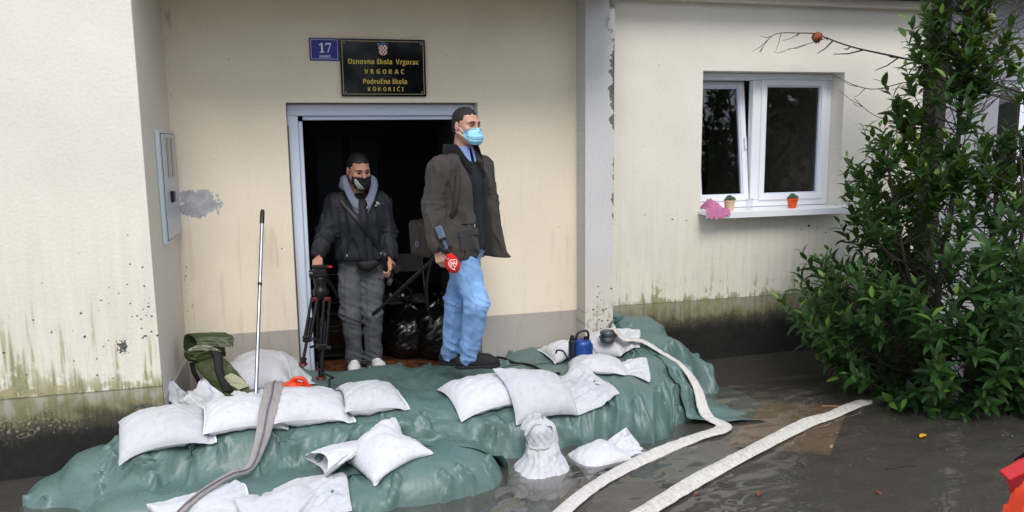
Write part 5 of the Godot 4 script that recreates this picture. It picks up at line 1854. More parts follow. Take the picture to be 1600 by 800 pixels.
# cloth that bridges the face between two heights; f is the head field
func mask_patch(f: Field, half: float, top: Callable, low: Callable, off: float, bulge: float, pleat: float, n: int, m_: int, u0 := 0.0, u1 := 1.0, v0 := 0.0, v1 := 1.0) -> MB:
	var m := MB.new()
	m.grid(n, m_, func(uu: float, vv: float) -> Vector3:
		var u := lerpf(u0, u1, uu)
		var v := lerpf(v0, v1, vv)
		var a: float = (u * 2.0 - 1.0) * half
		var y: float = lerpf(low.call(a), top.call(a), v)
		var d := Vector3(sin(a), 0, cos(a))
		var q := f.hit(Vector3(0, y, 0.012) + d * 0.2, -d, 0.24)
		var r := (q - Vector3(0, y, 0.012)).length()
		var tent := (0.070 + bulge * cos(a) * cos(a) * (0.45 + 0.55 * sin(clampf(v * 1.15, 0.0, 1.0) * PI))) * sm(half * 1.05, half * 0.55, absf(a))
		r = maxf(r, tent) + off
		if pleat > 0.0: r += pleat * (fmod(v * 3.4 + 0.2, 1.0)) * sm(half, half * 0.6, absf(a))
		return Vector3(0, y, 0.012) + d * r)
	return m

# hand with five bent fingers. frame: z along the fingers, y out of the back of the hand, x towards the thumb side of a left hand
func hand_field(curl: Array, thumb: float, side := 1.0) -> Field:
	var f := Field.new(Vector3(-0.075, -0.10, -0.055), Vector3(0.075, 0.055, 0.19), 0.0042)
	f.cap(Vector3(0, 0, -0.05), Vector3(0, 0, 0.0), 0.026, 0.025, 0.01, 1.25, Vector3.UP)
	f.rbox(Vector3(0.0, 0, 0.045), Vector3(0.028, 0.005, 0.032), 0.011, 0.015)
	var len := [0.040, 0.045, 0.042, 0.033]
	for k in 4:
		var x := (0.029 - 0.0195 * k) * side
		var p := Vector3(x, 0.001 - 0.002 * absf(k - 1.2), 0.082 - 0.004 * absf(k - 1.3))
		var a: float = 0.0
		for j in 3:
			a += curl[k] * [0.8, 1.1, 0.7][j]
			var l: float = len[k] * [1.0, 0.68, 0.55][j]
			var d := Vector3((1.3 - k) * 0.045 * side, -sin(a), cos(a)).normalized()
			f.cap(p, p + d * l, 0.0092 - 0.0006 * j, 0.0086 - 0.0006 * j, 0.0035)
			p += d * l
	var t0 := Vector3(0.026 * side, -0.006, 0.018)
	var t1 := t0 + Vector3(0.026 * side * (1.0 - thumb * 0.4), -0.018 - 0.016 * thumb, 0.026)
	var t2 := t1 + Vector3(0.006 * side * (1.0 - thumb * 2.0), -0.014 - 0.012 * thumb, 0.030)
	var t3 := t2 + Vector3(-0.004 * side, -0.012 - 0.010 * thumb, 0.020)
	f.cap(t0, t1, 0.014, 0.0115, 0.012)
	f.cap(t1, t2, 0.0112, 0.0102, 0.004)
	f.cap(t2, t3, 0.0100, 0.0085, 0.004)
	return f

# plain body under the clothes, joined with head and hands into one mesh
func body_mesh(J: Dictionary, head: Field, ht: Transform3D, hands: Array) -> MB:
	var lo := Vector3(INF, INF, INF)
	var hi := -lo
	for k in J:
		if J[k] is Vector3:
			lo = lo.min(J[k])
			hi = hi.max(J[k])
	var f := Field.new(lo - Vector3.ONE * 0.22, hi + Vector3.ONE * 0.22, 0.016)
	var fw: Vector3 = J.fwd
	f.cap(J.pelvis, J.chest, 0.105, 0.14, 0.05, 1.45, fw)
	f.cap(J.chest, J.neck, 0.12, 0.055, 0.05)
	f.cap(J.shR, J.shL, 0.06, 0.06, 0.05)
	for s in ["R", "L"]:
		f.cap(J["sh" + s], J["el" + s], 0.050, 0.040, 0.02)
		f.cap(J["el" + s], J["wr" + s], 0.040, 0.028, 0.02)
		f.cap(J["hip" + s], J["kn" + s], 0.080, 0.055, 0.03)
		f.cap(J["kn" + s], J["an" + s], 0.054, 0.036, 0.02)
		f.cap(J["an" + s] - Vector3.UP * 0.03, J["an" + s].lerp(J["toe" + s], 0.45), 0.032, 0.022, 0.02)
	f.cap(J.neck, ht * Vector3(0, -0.12, -0.03), 0.055, 0.052, 0.02)
	var m := f.mesh()
	m.join(head.mesh().move(ht))
	for h in hands: m.join((h[0] as Field).mesh().move(h[1]))
	return m

func put_eyes(o: Node3D, ht: Transform3D, base: Vector3, look := 0.0) -> void:
	for s in [-1.0, 1.0]:
		var b := Vector3(0.031 * s, 0.001, 0.0775)
		var m := MB.new()
		m.lathe([Vector2(0, -0.012), Vector2(0.0085, -0.0085), Vector2(0.012, 0), Vector2(0.0085, 0.0085), Vector2(0, 0.012)], 16)
		part("eye", m.move(Transform3D(ht.basis, ht * b - base)), mat(Color(0.58, 0.55, 0.53), 0.25), o)
		var q := MB.new()
		q.lathe([Vector2(0.0058, 0.0108), Vector2(0.004, 0.0118), Vector2(0, 0.0124)], 14, Vector3.ZERO, Basis(Vector3.RIGHT, PI / 2 + 0.05))
		part("iris", q.move(Transform3D(ht.basis * Basis(Vector3.UP, look), ht * b - base)), mat(Color(0.10, 0.07, 0.05), 0.2), o)
		var brow := [Vector3(0.014 * s, 0.021, 0.0985), Vector3(0.030 * s, 0.0265, 0.0955), Vector3(0.050 * s, 0.020, 0.079)]
		part("eyebrow", tb(curve(brow.map(func(p): return ht * p - base), 4), [0.0042, 0.0052, 0.0030], 6), mat(Color(0.09, 0.075, 0.065), 0.9), o)
		var lid := [Vector3(0.018 * s, 0.004, 0.0925), Vector3(0.031 * s, 0.0095, 0.0930), Vector3(0.045 * s, 0.003, 0.0850)]
		part("eyelid", tb(curve(lid.map(func(p): return ht * p - base), 4), [0.0022], 6), mat(Color(0.33, 0.20, 0.15), 0.6), o)

func move_by(m: MB, d: Vector3) -> MB:
	for i in m.v.size(): m.v[i] += d
	return m

func shoe(o: Node3D, an: Vector3, toe: Vector3, upper: Material, sole: Material, s_: int, base: Vector3, called := "shoe", size := 1.0) -> Array:
	# low shoe from below the ankle to the toe; local z runs to the toe
	var dir := toe - an
	var yaw := atan2(dir.x, dir.z)
	var f := Field.new(Vector3(-0.07, -0.02, -0.11), Vector3(0.07, 0.13, 0.25), 0.005)
	f.cap(Vector3(0, 0.045, -0.045), Vector3(0.004, 0.038, 0.12), 0.040, 0.042, 0.03, 1.0)
	f.cap(Vector3(0.004, 0.038, 0.12), Vector3(0.004, 0.030, 0.165), 0.042, 0.036, 0.03, 1.15, Vector3.UP)
	f.cap(Vector3(0, 0.075, -0.03), Vector3(0, 0.105, -0.028), 0.040, 0.040, 0.02)
	f.cap(Vector3(0, 0.08, 0.02), Vector3(0, 0.055, 0.10), 0.033, 0.030, 0.02)
	f.plane(Vector3(0, 0.014, 0), Vector3.DOWN)
	f.plane(Vector3(0, 0.112, 0), Vector3(0, 1, -0.25))
	var n := noise(1.0, 2, s_)
	f.bend(func(q: Vector3) -> float: return 0.003 * n.get_noise_3d(q.x * 20.0, q.y * 30.0, q.z * 45.0), 0.02)
	var t := Transform3D(Basis(Vector3.UP, yaw) * Basis(Vector3.RIGHT, atan2(an.y - 0.085 - toe.y, Vector2(dir.x, dir.z).length()) * 0.9) * Basis.from_scale(Vector3.ONE * size), Vector3(an.x, an.y - 0.085 * size, an.z) - base)
	var p := part(called, f.mesh().move(t), upper, o)
	var g := Field.new(Vector3(-0.07, -0.02, -0.12), Vector3(0.07, 0.05, 0.25), 0.005)
	g.cap(Vector3(0, 0.012, -0.045), Vector3(0.004, 0.012, 0.13), 0.044, 0.047, 0.02)
	g.cap(Vector3(0.004, 0.012, 0.13), Vector3(0.004, 0.014, 0.165), 0.046, 0.040, 0.02)
	g.plane(Vector3(0, 0.022, 0), Vector3.UP)
	g.plane(Vector3(0, 0.0, 0), Vector3.DOWN)
	part("sole", g.mesh().move(t), sole, p)
	return [p, f, t]

func jeans_field(J: Dictionary, s_: int, waist: float, rad: Array, cell := 0.0105) -> Field:
	var lo := Vector3(INF, INF, INF)
	var hi := -lo
	for k in ["hipR", "hipL", "knR", "knL", "anR", "anL", "pelvis"]:
		lo = lo.min(J[k])
		hi = hi.max(J[k])
	var f := Field.new(lo - Vector3(0.15, 0.06, 0.15), hi + Vector3(0.15, 0.16, 0.15), cell)
	f.cap(J.hipR.lerp(J.hipL, 0.25) + Vector3.UP * 0.05, J.hipR.lerp(J.hipL, 0.75) + Vector3.UP * 0.05, rad[0], rad[0], 0.04)
	for s in ["R", "L"]:
		var h: Vector3 = J["hip" + s]
		var k: Vector3 = J["kn" + s]
		var a: Vector3 = J["an" + s]
		f.cap(h, h.lerp(k, 0.55), rad[0] * 0.86, rad[1], 0.03)
		f.cap(h.lerp(k, 0.55), k, rad[1], rad[2], 0.03)
		f.cap(k, k.lerp(a, 0.4), rad[2], rad[3], 0.03)
		f.cap(k.lerp(a, 0.4), a, rad[3], rad[4], 0.02)
	f.plane(Vector3(0, waist, 0), Vector3.UP)
	f.plane(Vector3(0, minf(J.anR.y, J.anL.y) - 0.045, 0), Vector3.DOWN)
	var n := noise(1.0, 2, s_)
	var n2 := noise(1.0, 1, s_ + 1)
	var kn: float = (J.knR.y + J.knL.y) * 0.5
	var an: float = minf(J.anR.y, J.anL.y)
	f.bend(func(q: Vector3) -> float:
		# slanting tension folds, tight ones behind the knee, stacked ones at the hem
		var near_knee := sm(0.16, 0.0, absf(q.y - kn))
		var near_hem := sm(0.16, 0.02, q.y - an)
		var near_hip := sm(0.22, 0.05, absf(q.y - kn - 0.36))
		var w := 1.0 - absf(n2.get_noise_3d(q.x * 3.5, q.y * 13.0 + q.x * 6.0, q.z * 3.5)) * 2.6
		var v := 1.0 - absf(n2.get_noise_3d(q.x * 6.0 + 9.0, q.y * 5.0 - q.z * 6.0, q.z * 6.0)) * 2.6
		return -0.013 * maxf(w, 0.0) * (0.3 + near_knee * 0.8 + near_hem * 1.0 + near_hip * 0.6) - 0.008 * maxf(v, 0.0) - 0.003 * n.get_noise_3d(q.x * 8.0, q.y * 5.0, q.z * 8.0), 0.04)
	return f

# stitched side seam, hem and pocket edge of a pair of jeans, laid on the cloth
func _seams(o: Node3D, J: Dictionary, s_: int, waist: float, rad: Array, base: Vector3, m: Material, from: Vector3) -> void:
	var f := jeans_field(J, s_, waist, rad)
	var d := from.normalized()
	for s in ["R", "L"]:
		var line := []
		for k in 30:
			var t := k / 29.0
			var c: Vector3 = (J["hip" + s] as Vector3).lerp(J["kn" + s], t * 2.0) if t < 0.5 else (J["kn" + s] as Vector3).lerp(J["an" + s], t * 2.0 - 1.0)
			line.append(f.hit(c + d * 0.25, -d, 0.3) + d * 0.0006 - base)
		part("side_seam", tb(line, [0.0019], 5), m, o)
		var hem := []
		for k in 17:
			var a := k / 16.0 * TAU
			var e := Vector3(sin(a), 0, cos(a))
			var c: Vector3 = (J["an" + s] as Vector3) + Vector3(0, 0.0, 0)
			hem.append(f.hit(c + e * 0.2, -e, 0.2) + e * 0.0006 - base)
		part("hem_stitch", tb(hem, [0.0028], 5), m, o)
		var pk := []
		for k in 9:
			var t := k / 8.0
			var e := (d + Vector3(J.fwd.z, 0, -J.fwd.x) * (1.0 if s == "L" else -1.0) * lerpf(0.1, 0.9, t)).normalized()
			pk.append(f.hit((J["hip" + s] as Vector3) + Vector3(0, lerpf(0.09, -0.015, t * t), 0) + e * 0.25, -e, 0.3) + e * 0.0006 - base)
		part("pocket_seam", tb(pk, [0.0026], 5), m, o)

func folds(f: Field, s_: int, amount: float, elbows: Array, drop := 1.0) -> void:
	var n := noise(1.0, 2, s_)
	var n2 := noise(1.0, 1, s_ + 1)
	f.bend(func(q: Vector3) -> float:
		var e := 0.0
		for k in elbows: e = maxf(e, sm(0.16, 0.02, q.distance_to(k)))
		var w := maxf(1.0 - absf(n2.get_noise_3d(q.x * 9.0, q.y * 3.2 * drop + q.x * 3.0, q.z * 9.0)) * 2.8, 0.0)
		var v := maxf(1.0 - absf(n2.get_noise_3d(q.x * 4.0 + 5.0, q.y * 15.0, q.z * 4.0)) * 2.6, 0.0)
		return -amount * (w * (1.0 - e * 0.6) + v * e * 1.2) - amount * 0.6 * n.get_noise_3d(q.x * 5.0, q.y * 4.0, q.z * 5.0), 0.04)

# ---------------------------------------------------------------- man with the microphone
func build_reporter() -> void:
	var base := Vector3(1.05, 0.44, 0.93)
	var o := thing("person", "man in blue face mask, brown-grey jacket and light jeans striding out onto the sandbags", "person", base)
	var ty := 0.60
	var J := {
		fwd = Vector3(sin(ty), 0, cos(ty)), pelvis = Vector3(0.995, 1.33, 0.89), chest = Vector3(0.995, 1.66, 0.86), neck = Vector3(1.005, 1.865, 0.84),
		shR = Vector3(0.845, 1.785, 0.96), shL = Vector3(1.140, 1.785, 0.75), elR = Vector3(0.780, 1.53, 0.99), elL = Vector3(1.215, 1.53, 0.66), wrR = Vector3(0.785, 1.305, 1.09), wrL = Vector3(1.20, 1.29, 0.80),
		hipR = Vector3(0.925, 1.31, 0.94), hipL = Vector3(1.06, 1.31, 0.84), knR = Vector3(1.035, 0.905, 1.09), knL = Vector3(0.945, 0.90, 0.86), anR = Vector3(0.995, 0.525, 0.965), anL = Vector3(0.915, 0.49, 0.73),
		toeR = Vector3(1.19, 0.455, 1.045), toeL = Vector3(1.06, 0.425, 0.85)}
	var hf := head_field()
	var ht := frame(Vector3(1.030, 2.066, 0.875), 0.56, 0.03, -0.02, 1.0)
	# right hand closed round the grip, left hand in the pocket
	var hR := hand_field([1.05, 1.1, 1.15, 1.2], 0.9, -1.0)
	var tR := Transform3D(_toward(Vector3(0.10, -0.96, 0.25), Vector3(-0.75, 0.0, 0.62)), J.wrR + Vector3(0.004, -0.028, 0.012))
	var hL := hand_field([0.5, 0.5, 0.55, 0.6], 0.4, 1.0)
	var tL := Transform3D(_toward(Vector3(-0.3, -0.9, 0.4), Vector3(0.9, 0, -0.2)), J.wrL)
	var skin := skin_material(Color(0.76, 0.57, 0.49))
	part("body", move_by(body_mesh(J, hf, ht, [[hR, tR], [hL, tL]]), -base), skin, o)
	var hm := mat(Color(0.115, 0.105, 0.105), 0.75)
	hm.vertex_color_use_as_albedo = true
	var gray := noise(40.0, 2, 161)
	part("hair", hair_field(0.060, 1.0, 162).mesh(func(q: Vector3) -> Color:
		# greying above the ears
		var t := sm(0.045, 0.0, q.y) * (0.6 + 0.5 * gray.get_noise_3d(q.x, q.y, q.z))
		return Color(1, 1, 1).lerp(Color(4.2, 4.2, 4.3), clampf(t, 0.0, 0.8))).move(Transform3D(ht.basis, ht.origin - base)), hm, o)
	put_eyes(o, ht, base, 0.15)
	# pleated surgical mask with ear loops
	var mk := mat(Color(0.60, 0.83, 0.93), 0.8)
	mk.backlight_enabled = true
	mk.backlight = Color(0.2, 0.25, 0.28)
	var top := func(a: float) -> float: return -0.012 - 0.022 * sm(0.1, 1.1, absf(a))
	var low := func(a: float) -> float: return -0.124 + 0.050 * sm(0.3, 1.25, absf(a))
	var mh := part("face_mask", mask_patch(hf, 1.15, top, low, 0.005, 0.047, 0.006, 46, 40).move(Transform3D(ht.basis, ht.origin - base)), tri_bump(mk, M.fine, 0.03, 10.0), o)
	for s in [-1.0, 1.0]:
		for e in [[-0.040, -0.002], [-0.070, -0.040]]:
			var a0 := hf.hit(Vector3(sin(1.12 * s) * 0.2, e[0], 0.012 + cos(1.12) * 0.2), Vector3(-sin(1.12 * s), 0, -cos(1.12)), 0.24)
			var pts := [a0 + Vector3(sin(1.12 * s), 0, cos(1.12)) * 0.006, Vector3(0.077 * s, (e[0] + e[1]) * 0.5, 0.028), Vector3(0.086 * s, e[1], -0.012)]
			part("ear_loop", tb(curve(pts.map(func(p): return ht * p - base), 4), [0.0022], 6), mat(Color(0.88, 0.9, 0.92), 0.7), mh)
	# jeans
	var jm := mat(Color(0.52, 0.68, 0.885), 0.85)
	jm.vertex_color_use_as_albedo = true
	tri_bump(jm, M.denim, 0.05, 6.0)
	var fade := noise(9.0, 3, 171)
	var kR: Vector3 = J.knR
	part("jeans", move_by(jeans_field(J, 172, 1.42, [0.108, 0.088, 0.074, 0.070, 0.063]).mesh(func(q: Vector3) -> Color:
		var t := 0.78 + 0.22 * fade.get_noise_3d(q.x, q.y, q.z) + 0.10 * fade.get_noise_3d(q.x * 3.0, q.y * 14.0, q.z * 3.0)
		t += 0.62 * sm(0.28, 0.05, absf(q.y - kR.y - 0.12)) * sm(0.0, 0.09, (q - kR).dot(Vector3(0.6, 0, 0.8)))
		t -= 0.16 * sm(0.62, 0.5, q.y)
		return Color(t, t, t)), -base), jm, o)
	_seams(o, J, 172, 1.42, [0.108, 0.088, 0.074, 0.070, 0.063], base, mat(Color(0.45, 0.58, 0.76), 0.9), Vector3(-0.25, 0, 1))
	var sh := tri_bump(mat(Color(0.055, 0.055, 0.065), 0.8), M.cloth, 0.08, 12.0)
	shoe(o, J.anR, J.toeR, sh, M.rubber, 181, base, "shoe", 1.07)
	shoe(o, J.anL, J.toeL, sh, M.rubber, 182, base, "shoe", 1.07)
	# dark sweater under the open jacket
	var sw := Field.new(Vector3(0.74, 1.20, 0.60), Vector3(1.30, 1.95, 1.15), 0.012)
	sw.cap(Vector3(0.995, 1.30, 0.89), J.chest, 0.165, 0.175, 0.03, 1.3, J.fwd)
	sw.cap(J.chest + Vector3.UP * 0.02, J.neck - Vector3.UP * 0.03, 0.15, 0.075, 0.05, 1.15, J.fwd)
	sw.plane(Vector3(0, 1.245, 0), Vector3.DOWN)
	folds(sw, 191, 0.005, [])
	var swm := mat(Color(0.075, 0.085, 0.115), 0.95)
	swm.rim_enabled = true
	swm.rim = 0.3
	part("sweater", move_by(sw.mesh(), -base), tri_bump(swm, M.weave, 0.08, 5.0), o)
	_shirt_collar(o, ht, base, mat(Color(0.50, 0.58, 0.78), 0.85))
	_jacket(o, J, base)
	_microphone()
	_shoulder_bag(J)

func _toward(z: Vector3, y: Vector3) -> Basis:
	z = z.normalized()
	var x := y.cross(z).normalized()
	return Basis(x, z.cross(x), z)

func _shirt_collar(o: Node3D, ht: Transform3D, base: Vector3, m: Material) -> void:
	# two points of a shirt collar below the mask, open at the throat
	var y := ht.basis.orthonormalized()
	var c := ht * Vector3(0, -0.165, -0.035)
	for s in [-1.0, 1.0]:
		var q := MB.new()
		q.grid(20, 8, func(u: float, v: float) -> Vector3:
			var a: float = lerpf(0.14, 2.9, u) * s
			var r := lerpf(0.066, 0.080 + 0.02 * sm(0.4, 0.0, u), v)
			var drop := lerpf(0.030, -0.014 - 0.060 * sm(0.35, 0.0, u), v)
			return c + y * Vector3(sin(a) * r, drop, cos(a) * r * 1.08) - base, s > 0)
		part("shirt_collar", q, m, o)

func _jacket(o: Node3D, J: Dictionary, base: Vector3) -> void:
	var f := Field.new(Vector3(0.60, 1.10, 0.42), Vector3(1.46, 1.99, 1.34), 0.0105)
	var left: Vector3 = Vector3(J.fwd.z, 0, -J.fwd.x)
	f.cap(Vector3(0.992, 1.30, 0.88), J.chest, 0.238, 0.215, 0.05, 1.22, J.fwd)
	f.cap(J.chest, J.neck - Vector3.UP * 0.04, 0.20, 0.10, 0.06, 1.25, J.fwd)
	f.cap(J.shR - Vector3.UP * 0.015, J.shL - Vector3.UP * 0.015, 0.085, 0.085, 0.06)
	# skirt of the open front: near panel and flaring far panel
	f.cap(Vector3(0.90, 1.33, 1.02), Vector3(0.89, 1.20, 1.05), 0.10, 0.10, 0.06, 1.6, J.fwd)
	f.cap(Vector3(1.16, 1.50, 0.86), Vector3(1.235, 1.17, 0.90), 0.070, 0.080, 0.06, 1.5, left)
	for s in ["R", "L"]:
		f.cap(J["sh" + s], J["el" + s], 0.078, 0.070, 0.04)
		f.cap(J["el" + s], J["wr" + s] + Vector3.UP * 0.01, 0.069, 0.058, 0.03)
	folds(f, 201, 0.016, [J.elR, J.elL], 1.0)
	# hems, cuffs, front opening, neck
	var hem := Field.new(Vector3.ZERO, Vector3.ONE * 0.02, 0.02)
	f.rbox(Vector3(1.02, 1.06, 0.90), Vector3(0.5, 0.13, 0.5), 0.005, 0.012, Basis(Vector3.BACK, -0.07), true)
	var sleeve := Field.new(J.wrR - Vector3.ONE * 0.14, J.elR + Vector3.ONE * 0.16, 0.0105)
	sleeve.cap(J.elR.lerp(J.wrR, 0.3), J.wrR + Vector3(-0.004, 0.004, 0.0), 0.073, 0.058, 0.03)
	folds(sleeve, 203, 0.013, [J.elR])
	sleeve.plane(J.wrR + Vector3(0, -0.012, 0.0), (J.wrR - J.elR))
	sleeve.cap(J.wrR, J.wrR + (J.wrR - J.elR).normalized() * 0.06, 0.043, 0.045, 0.008, 1.0, Vector3.UP, true)
	# the slit between the panels, wide enough to show the sweater
	var c: Vector3 = Vector3(0.995, 1.52, 0.87) + J.fwd * 0.20 + left * 0.012
	f.rbox(c, Vector3(0.066, 0.54, 0.135), 0.008, 0.015, Basis(left, Vector3.UP, J.fwd) * Basis(Vector3.BACK, 0.07), true)
	f.cap(J.neck + Vector3.UP * 0.02, J.neck + Vector3.UP * 0.2, 0.078, 0.085, 0.01, 1.0, Vector3.UP, true)
	var jm := mat(Color(0.235, 0.217, 0.207), 0.88)
	jm.vertex_color_use_as_albedo = true
	jm.rim_enabled = true
	jm.rim = 0.25
	tri_bump(jm, M.cloth, 0.10, 7.0)
	var wear := noise(7.0, 3, 205)
	var fwd: Vector3 = J.fwd
	var paint := func(q: Vector3) -> Color:
		var t := 0.92 + 0.22 * wear.get_noise_3d(q.x, q.y, q.z)
		# dark lining inside the opening
		var d: Vector3 = q - c
		if absf(d.dot(left)) < 0.060 and d.dot(fwd) < 0.045 and d.dot(fwd) > -0.2 and d.dot(left) > 0.03: return Color(0.16, 0.17, 0.2)
		return Color(t, t, t)
	var j := part("jacket", move_by(f.mesh(paint), -base), jm, o)
	part("cuff", move_by(sleeve.mesh(paint), -base), jm, j)
	# stand-up collar, dark corduroy
	var nb := J.neck as Vector3
	var col := MB.new()
	col.grid(48, 16, func(u: float, v: float) -> Vector3:
		var a: float = lerpf(-2.62, 2.62, u) + PI
		var out := sin(v * PI) if v < 0.5 else 1.0 - (v - 0.5) * 0.4
		var r := 0.094 + 0.028 * out - 0.006 * v
		var open := sm(0.75, 1.0, absf(u * 2.0 - 1.0))
		var y := lerpf(-0.055, 0.085, clampf(v * 1.25, 0.0, 1.0)) - open * 0.115 - maxf(0.0, v - 0.8) * 0.22
		var d := fwd * cos(a) * r * (1.12 + open * 0.35) + left * sin(a) * r
		return nb + d + Vector3.UP * y - fwd * 0.005 - base)
	var cm := mat(Color(0.055, 0.06, 0.085), 0.95)
	cm.rim_enabled = true
	cm.rim = 0.3
	part("collar", col, tri_bump(cm, M.cloth, 0.1, 10.0), j)
	# lapel of the near panel turned back
	var place := func(x: float, y: float) -> Array:
		var from: Vector3 = Vector3(0.992, y, 0.88) + fwd * 0.6 + left * x
		var q := f.hit(from, -fwd, 0.8)
		return [q, f.normal_at(q)]
	var piece := func(called: String, x: float, y: float, w: float, h: float, d: float, m: Material, tilt: float, lift: float, parent: Node3D) -> Node3D:
		var k: Array = place.call(x, y)
		var n: Vector3 = (k[1] as Vector3).lerp(fwd, 0.25).normalized()
		var b := _toward(n, Vector3.UP) * Basis(Vector3.BACK, tilt)
		return part(called, bx((k[0] as Vector3) + n * lift - base, Vector3(w, h, d), 0.005, b), m, parent)
	var pm := jm.duplicate()
	pm.albedo_color = Color(0.205, 0.196, 0.20)
	pm.vertex_color_use_as_albedo = false
	piece.call("pocket_flap", -0.125, 1.375, 0.146, 0.045, 0.012, pm, 0.06, -0.001, j)
	piece.call("pocket", -0.125, 1.315, 0.140, 0.105, 0.012, pm, 0.04, -0.0045, j)
	piece.call("pocket_zip", -0.125, 1.432, 0.125, 0.007, 0.006, M.dark, 0.05, 0.002, j)
	piece.call("zip_puller", -0.070, 1.418, 0.009, 0.028, 0.006, M.steel, -0.3, 0.005, j)
	for y in [1.25, 1.40, 1.55, 1.68]: piece.call("snap_button", -0.026, y, 0.011, 0.011, 0.006, M.steel, 0.7, 0.004, j)
	# piping along the edge of the near panel
	var line := []
	for k in 12:
		var y := lerpf(1.21, 1.73, k / 11.0)
		var q: Array = place.call(-0.012, y)
		line.append((q[0] as Vector3) + fwd * 0.003 - base)
	part("placket_edge", tb(line, [0.0045], 6), pm, j)
	# far sleeve's hanging cord
	part("lining_tape", tb(curve([Vector3(1.215, 1.70, 0.84), Vector3(1.235, 1.5, 0.905), Vector3(1.245, 1.32, 0.935)].map(func(q): return q - base), 5), [0.010], 6, 0.4, fwd), M.dark, j)

func _microphone() -> void:
	var at := Vector3(0.835, 1.265, 1.17)
	var o := thing("microphone", "reporter's handheld microphone held upside down, red foam windscreen with white emblem below", "microphone", at)
	var ax := Vector3(0.32, -0.94, 0.10).normalized()
	var grey := mat(Color(0.34, 0.40, 0.48), 0.35, 0.4)
	part("tube", tb([-ax * 0.10, ax * 0.05], [0.0125, 0.014], 14), grey, o)
	var b := _toward(Vector3(-0.25, 0.1, 1.0), -ax)
	part("transmitter", bx(-ax * 0.135, Vector3(0.046, 0.085, 0.040), 0.006, Basis(b.z.cross(-ax).normalized() * -1.0, -ax, b.z)), mat(Color(0.40, 0.47, 0.55), 0.3, 0.4), o)
	part("transmitter_cap", bx(-ax * 0.090, Vector3(0.048, 0.014, 0.042), 0.004, Basis(b.z.cross(-ax).normalized() * -1.0, -ax, b.z)), M.black_plastic, o)
	var f := Field.new(Vector3(-0.08, -0.09, -0.08), Vector3(0.08, 0.09, 0.08), 0.004)
	f.ell(Vector3.ZERO, Vector3(0.047, 0.060, 0.047), 0.01)
	f.cap(Vector3(0, 0.04, 0), Vector3(0, 0.056, 0), 0.034, 0.026, 0.012)
	var fb := Basis(Vector3.UP.cross(-ax).normalized(), Vector3.UP.angle_to(-ax))
	var foam := tri_bump(mat(Color(0.80, 0.10, 0.045), 0.95), M.stucco, 0.08, 14.0)
	var c := ax * 0.082
	var w := part("windscreen", f.mesh().move(Transform3D(fb, c)), foam, o)
	# emblem: a white looped line drawing on the side that faces the camera
	var loops := [
		[Vector2(0.0, 0.030), Vector2(-0.018, 0.026), Vector2(-0.026, 0.010), Vector2(-0.021, -0.010), Vector2(-0.006, -0.026), Vector2(0.012, -0.036), Vector2(0.010, -0.028)],
		[Vector2(0.0, 0.030), Vector2(0.018, 0.030), Vector2(0.026, 0.014), Vector2(0.020, -0.006), Vector2(0.008, -0.022), Vector2(0.006, -0.034)],
		[Vector2(-0.014, 0.020), Vector2(-0.006, 0.008), Vector2(-0.014, -0.004), Vector2(-0.004, -0.016)],
		[Vector2(0.002, 0.024), Vector2(0.010, 0.012), Vector2(0.0, 0.002), Vector2(0.008, -0.012)],
		[Vector2(-0.022, 0.006), Vector2(-0.008, 0.012), Vector2(0.010, 0.004), Vector2(0.022, 0.010)]]
	var vb := _toward(Vector3(-0.14, 0.12, 1.0), Vector3.UP)
	for l in loops:
		var pts := []
		for q in curve(l.map(func(p): return Vector3(p.x, p.y, 0)), 5):
			var d := (vb * (q as Vector3))
			var h := f.hit(fb.transposed() * (d + vb.z * 0.12), fb.transposed() * -vb.z, 0.2)
			pts.append(fb * h + vb.z * 0.001 + c)
		part("emblem_line", tb(pts, [0.0022], 6), mat(Color(0.92, 0.90, 0.90), 0.7), w)
	# pistol grip in the fist and the long dark stand carried with it
	part("grip", tb(curve([Vector3(-0.055, 0.035, 0.0), Vector3(-0.03, 0.015, 0.0), Vector3(0.0, -0.002, 0.0)], 4), [0.019, 0.02, 0.017], 10), M.black_plastic, o)
	part("clamp", tb([Vector3(-0.012, 0.02, 0.0), Vector3(0.01, -0.02, 0.0)], [0.021], 10), M.black_plastic, o)
	part("clip", tb(curve([Vector3(-0.035, -0.01, 0.03), Vector3(-0.015, -0.04, 0.035), Vector3(0.008, -0.035, 0.03)], 4), [0.005], 6), M.steel, o)
	var s := thing("light_stand", "long dark folded stand slanting down behind the reporter's hand", "stand", Vector3(0.775, 1.20, 1.04))
	part("pole", tb([Vector3(0.0, 0.02, 0.0), Vector3(-0.20, -0.27, -0.42), Vector3(-0.33, -0.46, -0.70)], [0.017, 0.017, 0.014], 10, 0.6, Vector3.UP), mat(Color(0.055, 0.055, 0.06), 0.6), s)
	part("end_cap", tb([Vector3(-0.325, -0.452, -0.69), Vector3(-0.36, -0.50, -0.765)], [0.018, 0.015], 10), M.rubber, s)
	part("collar", tb([Vector3(-0.12, -0.155, -0.255), Vector3(-0.14, -0.185, -0.297)], [0.021], 10, 0.7, Vector3.UP), M.black_plastic, s)

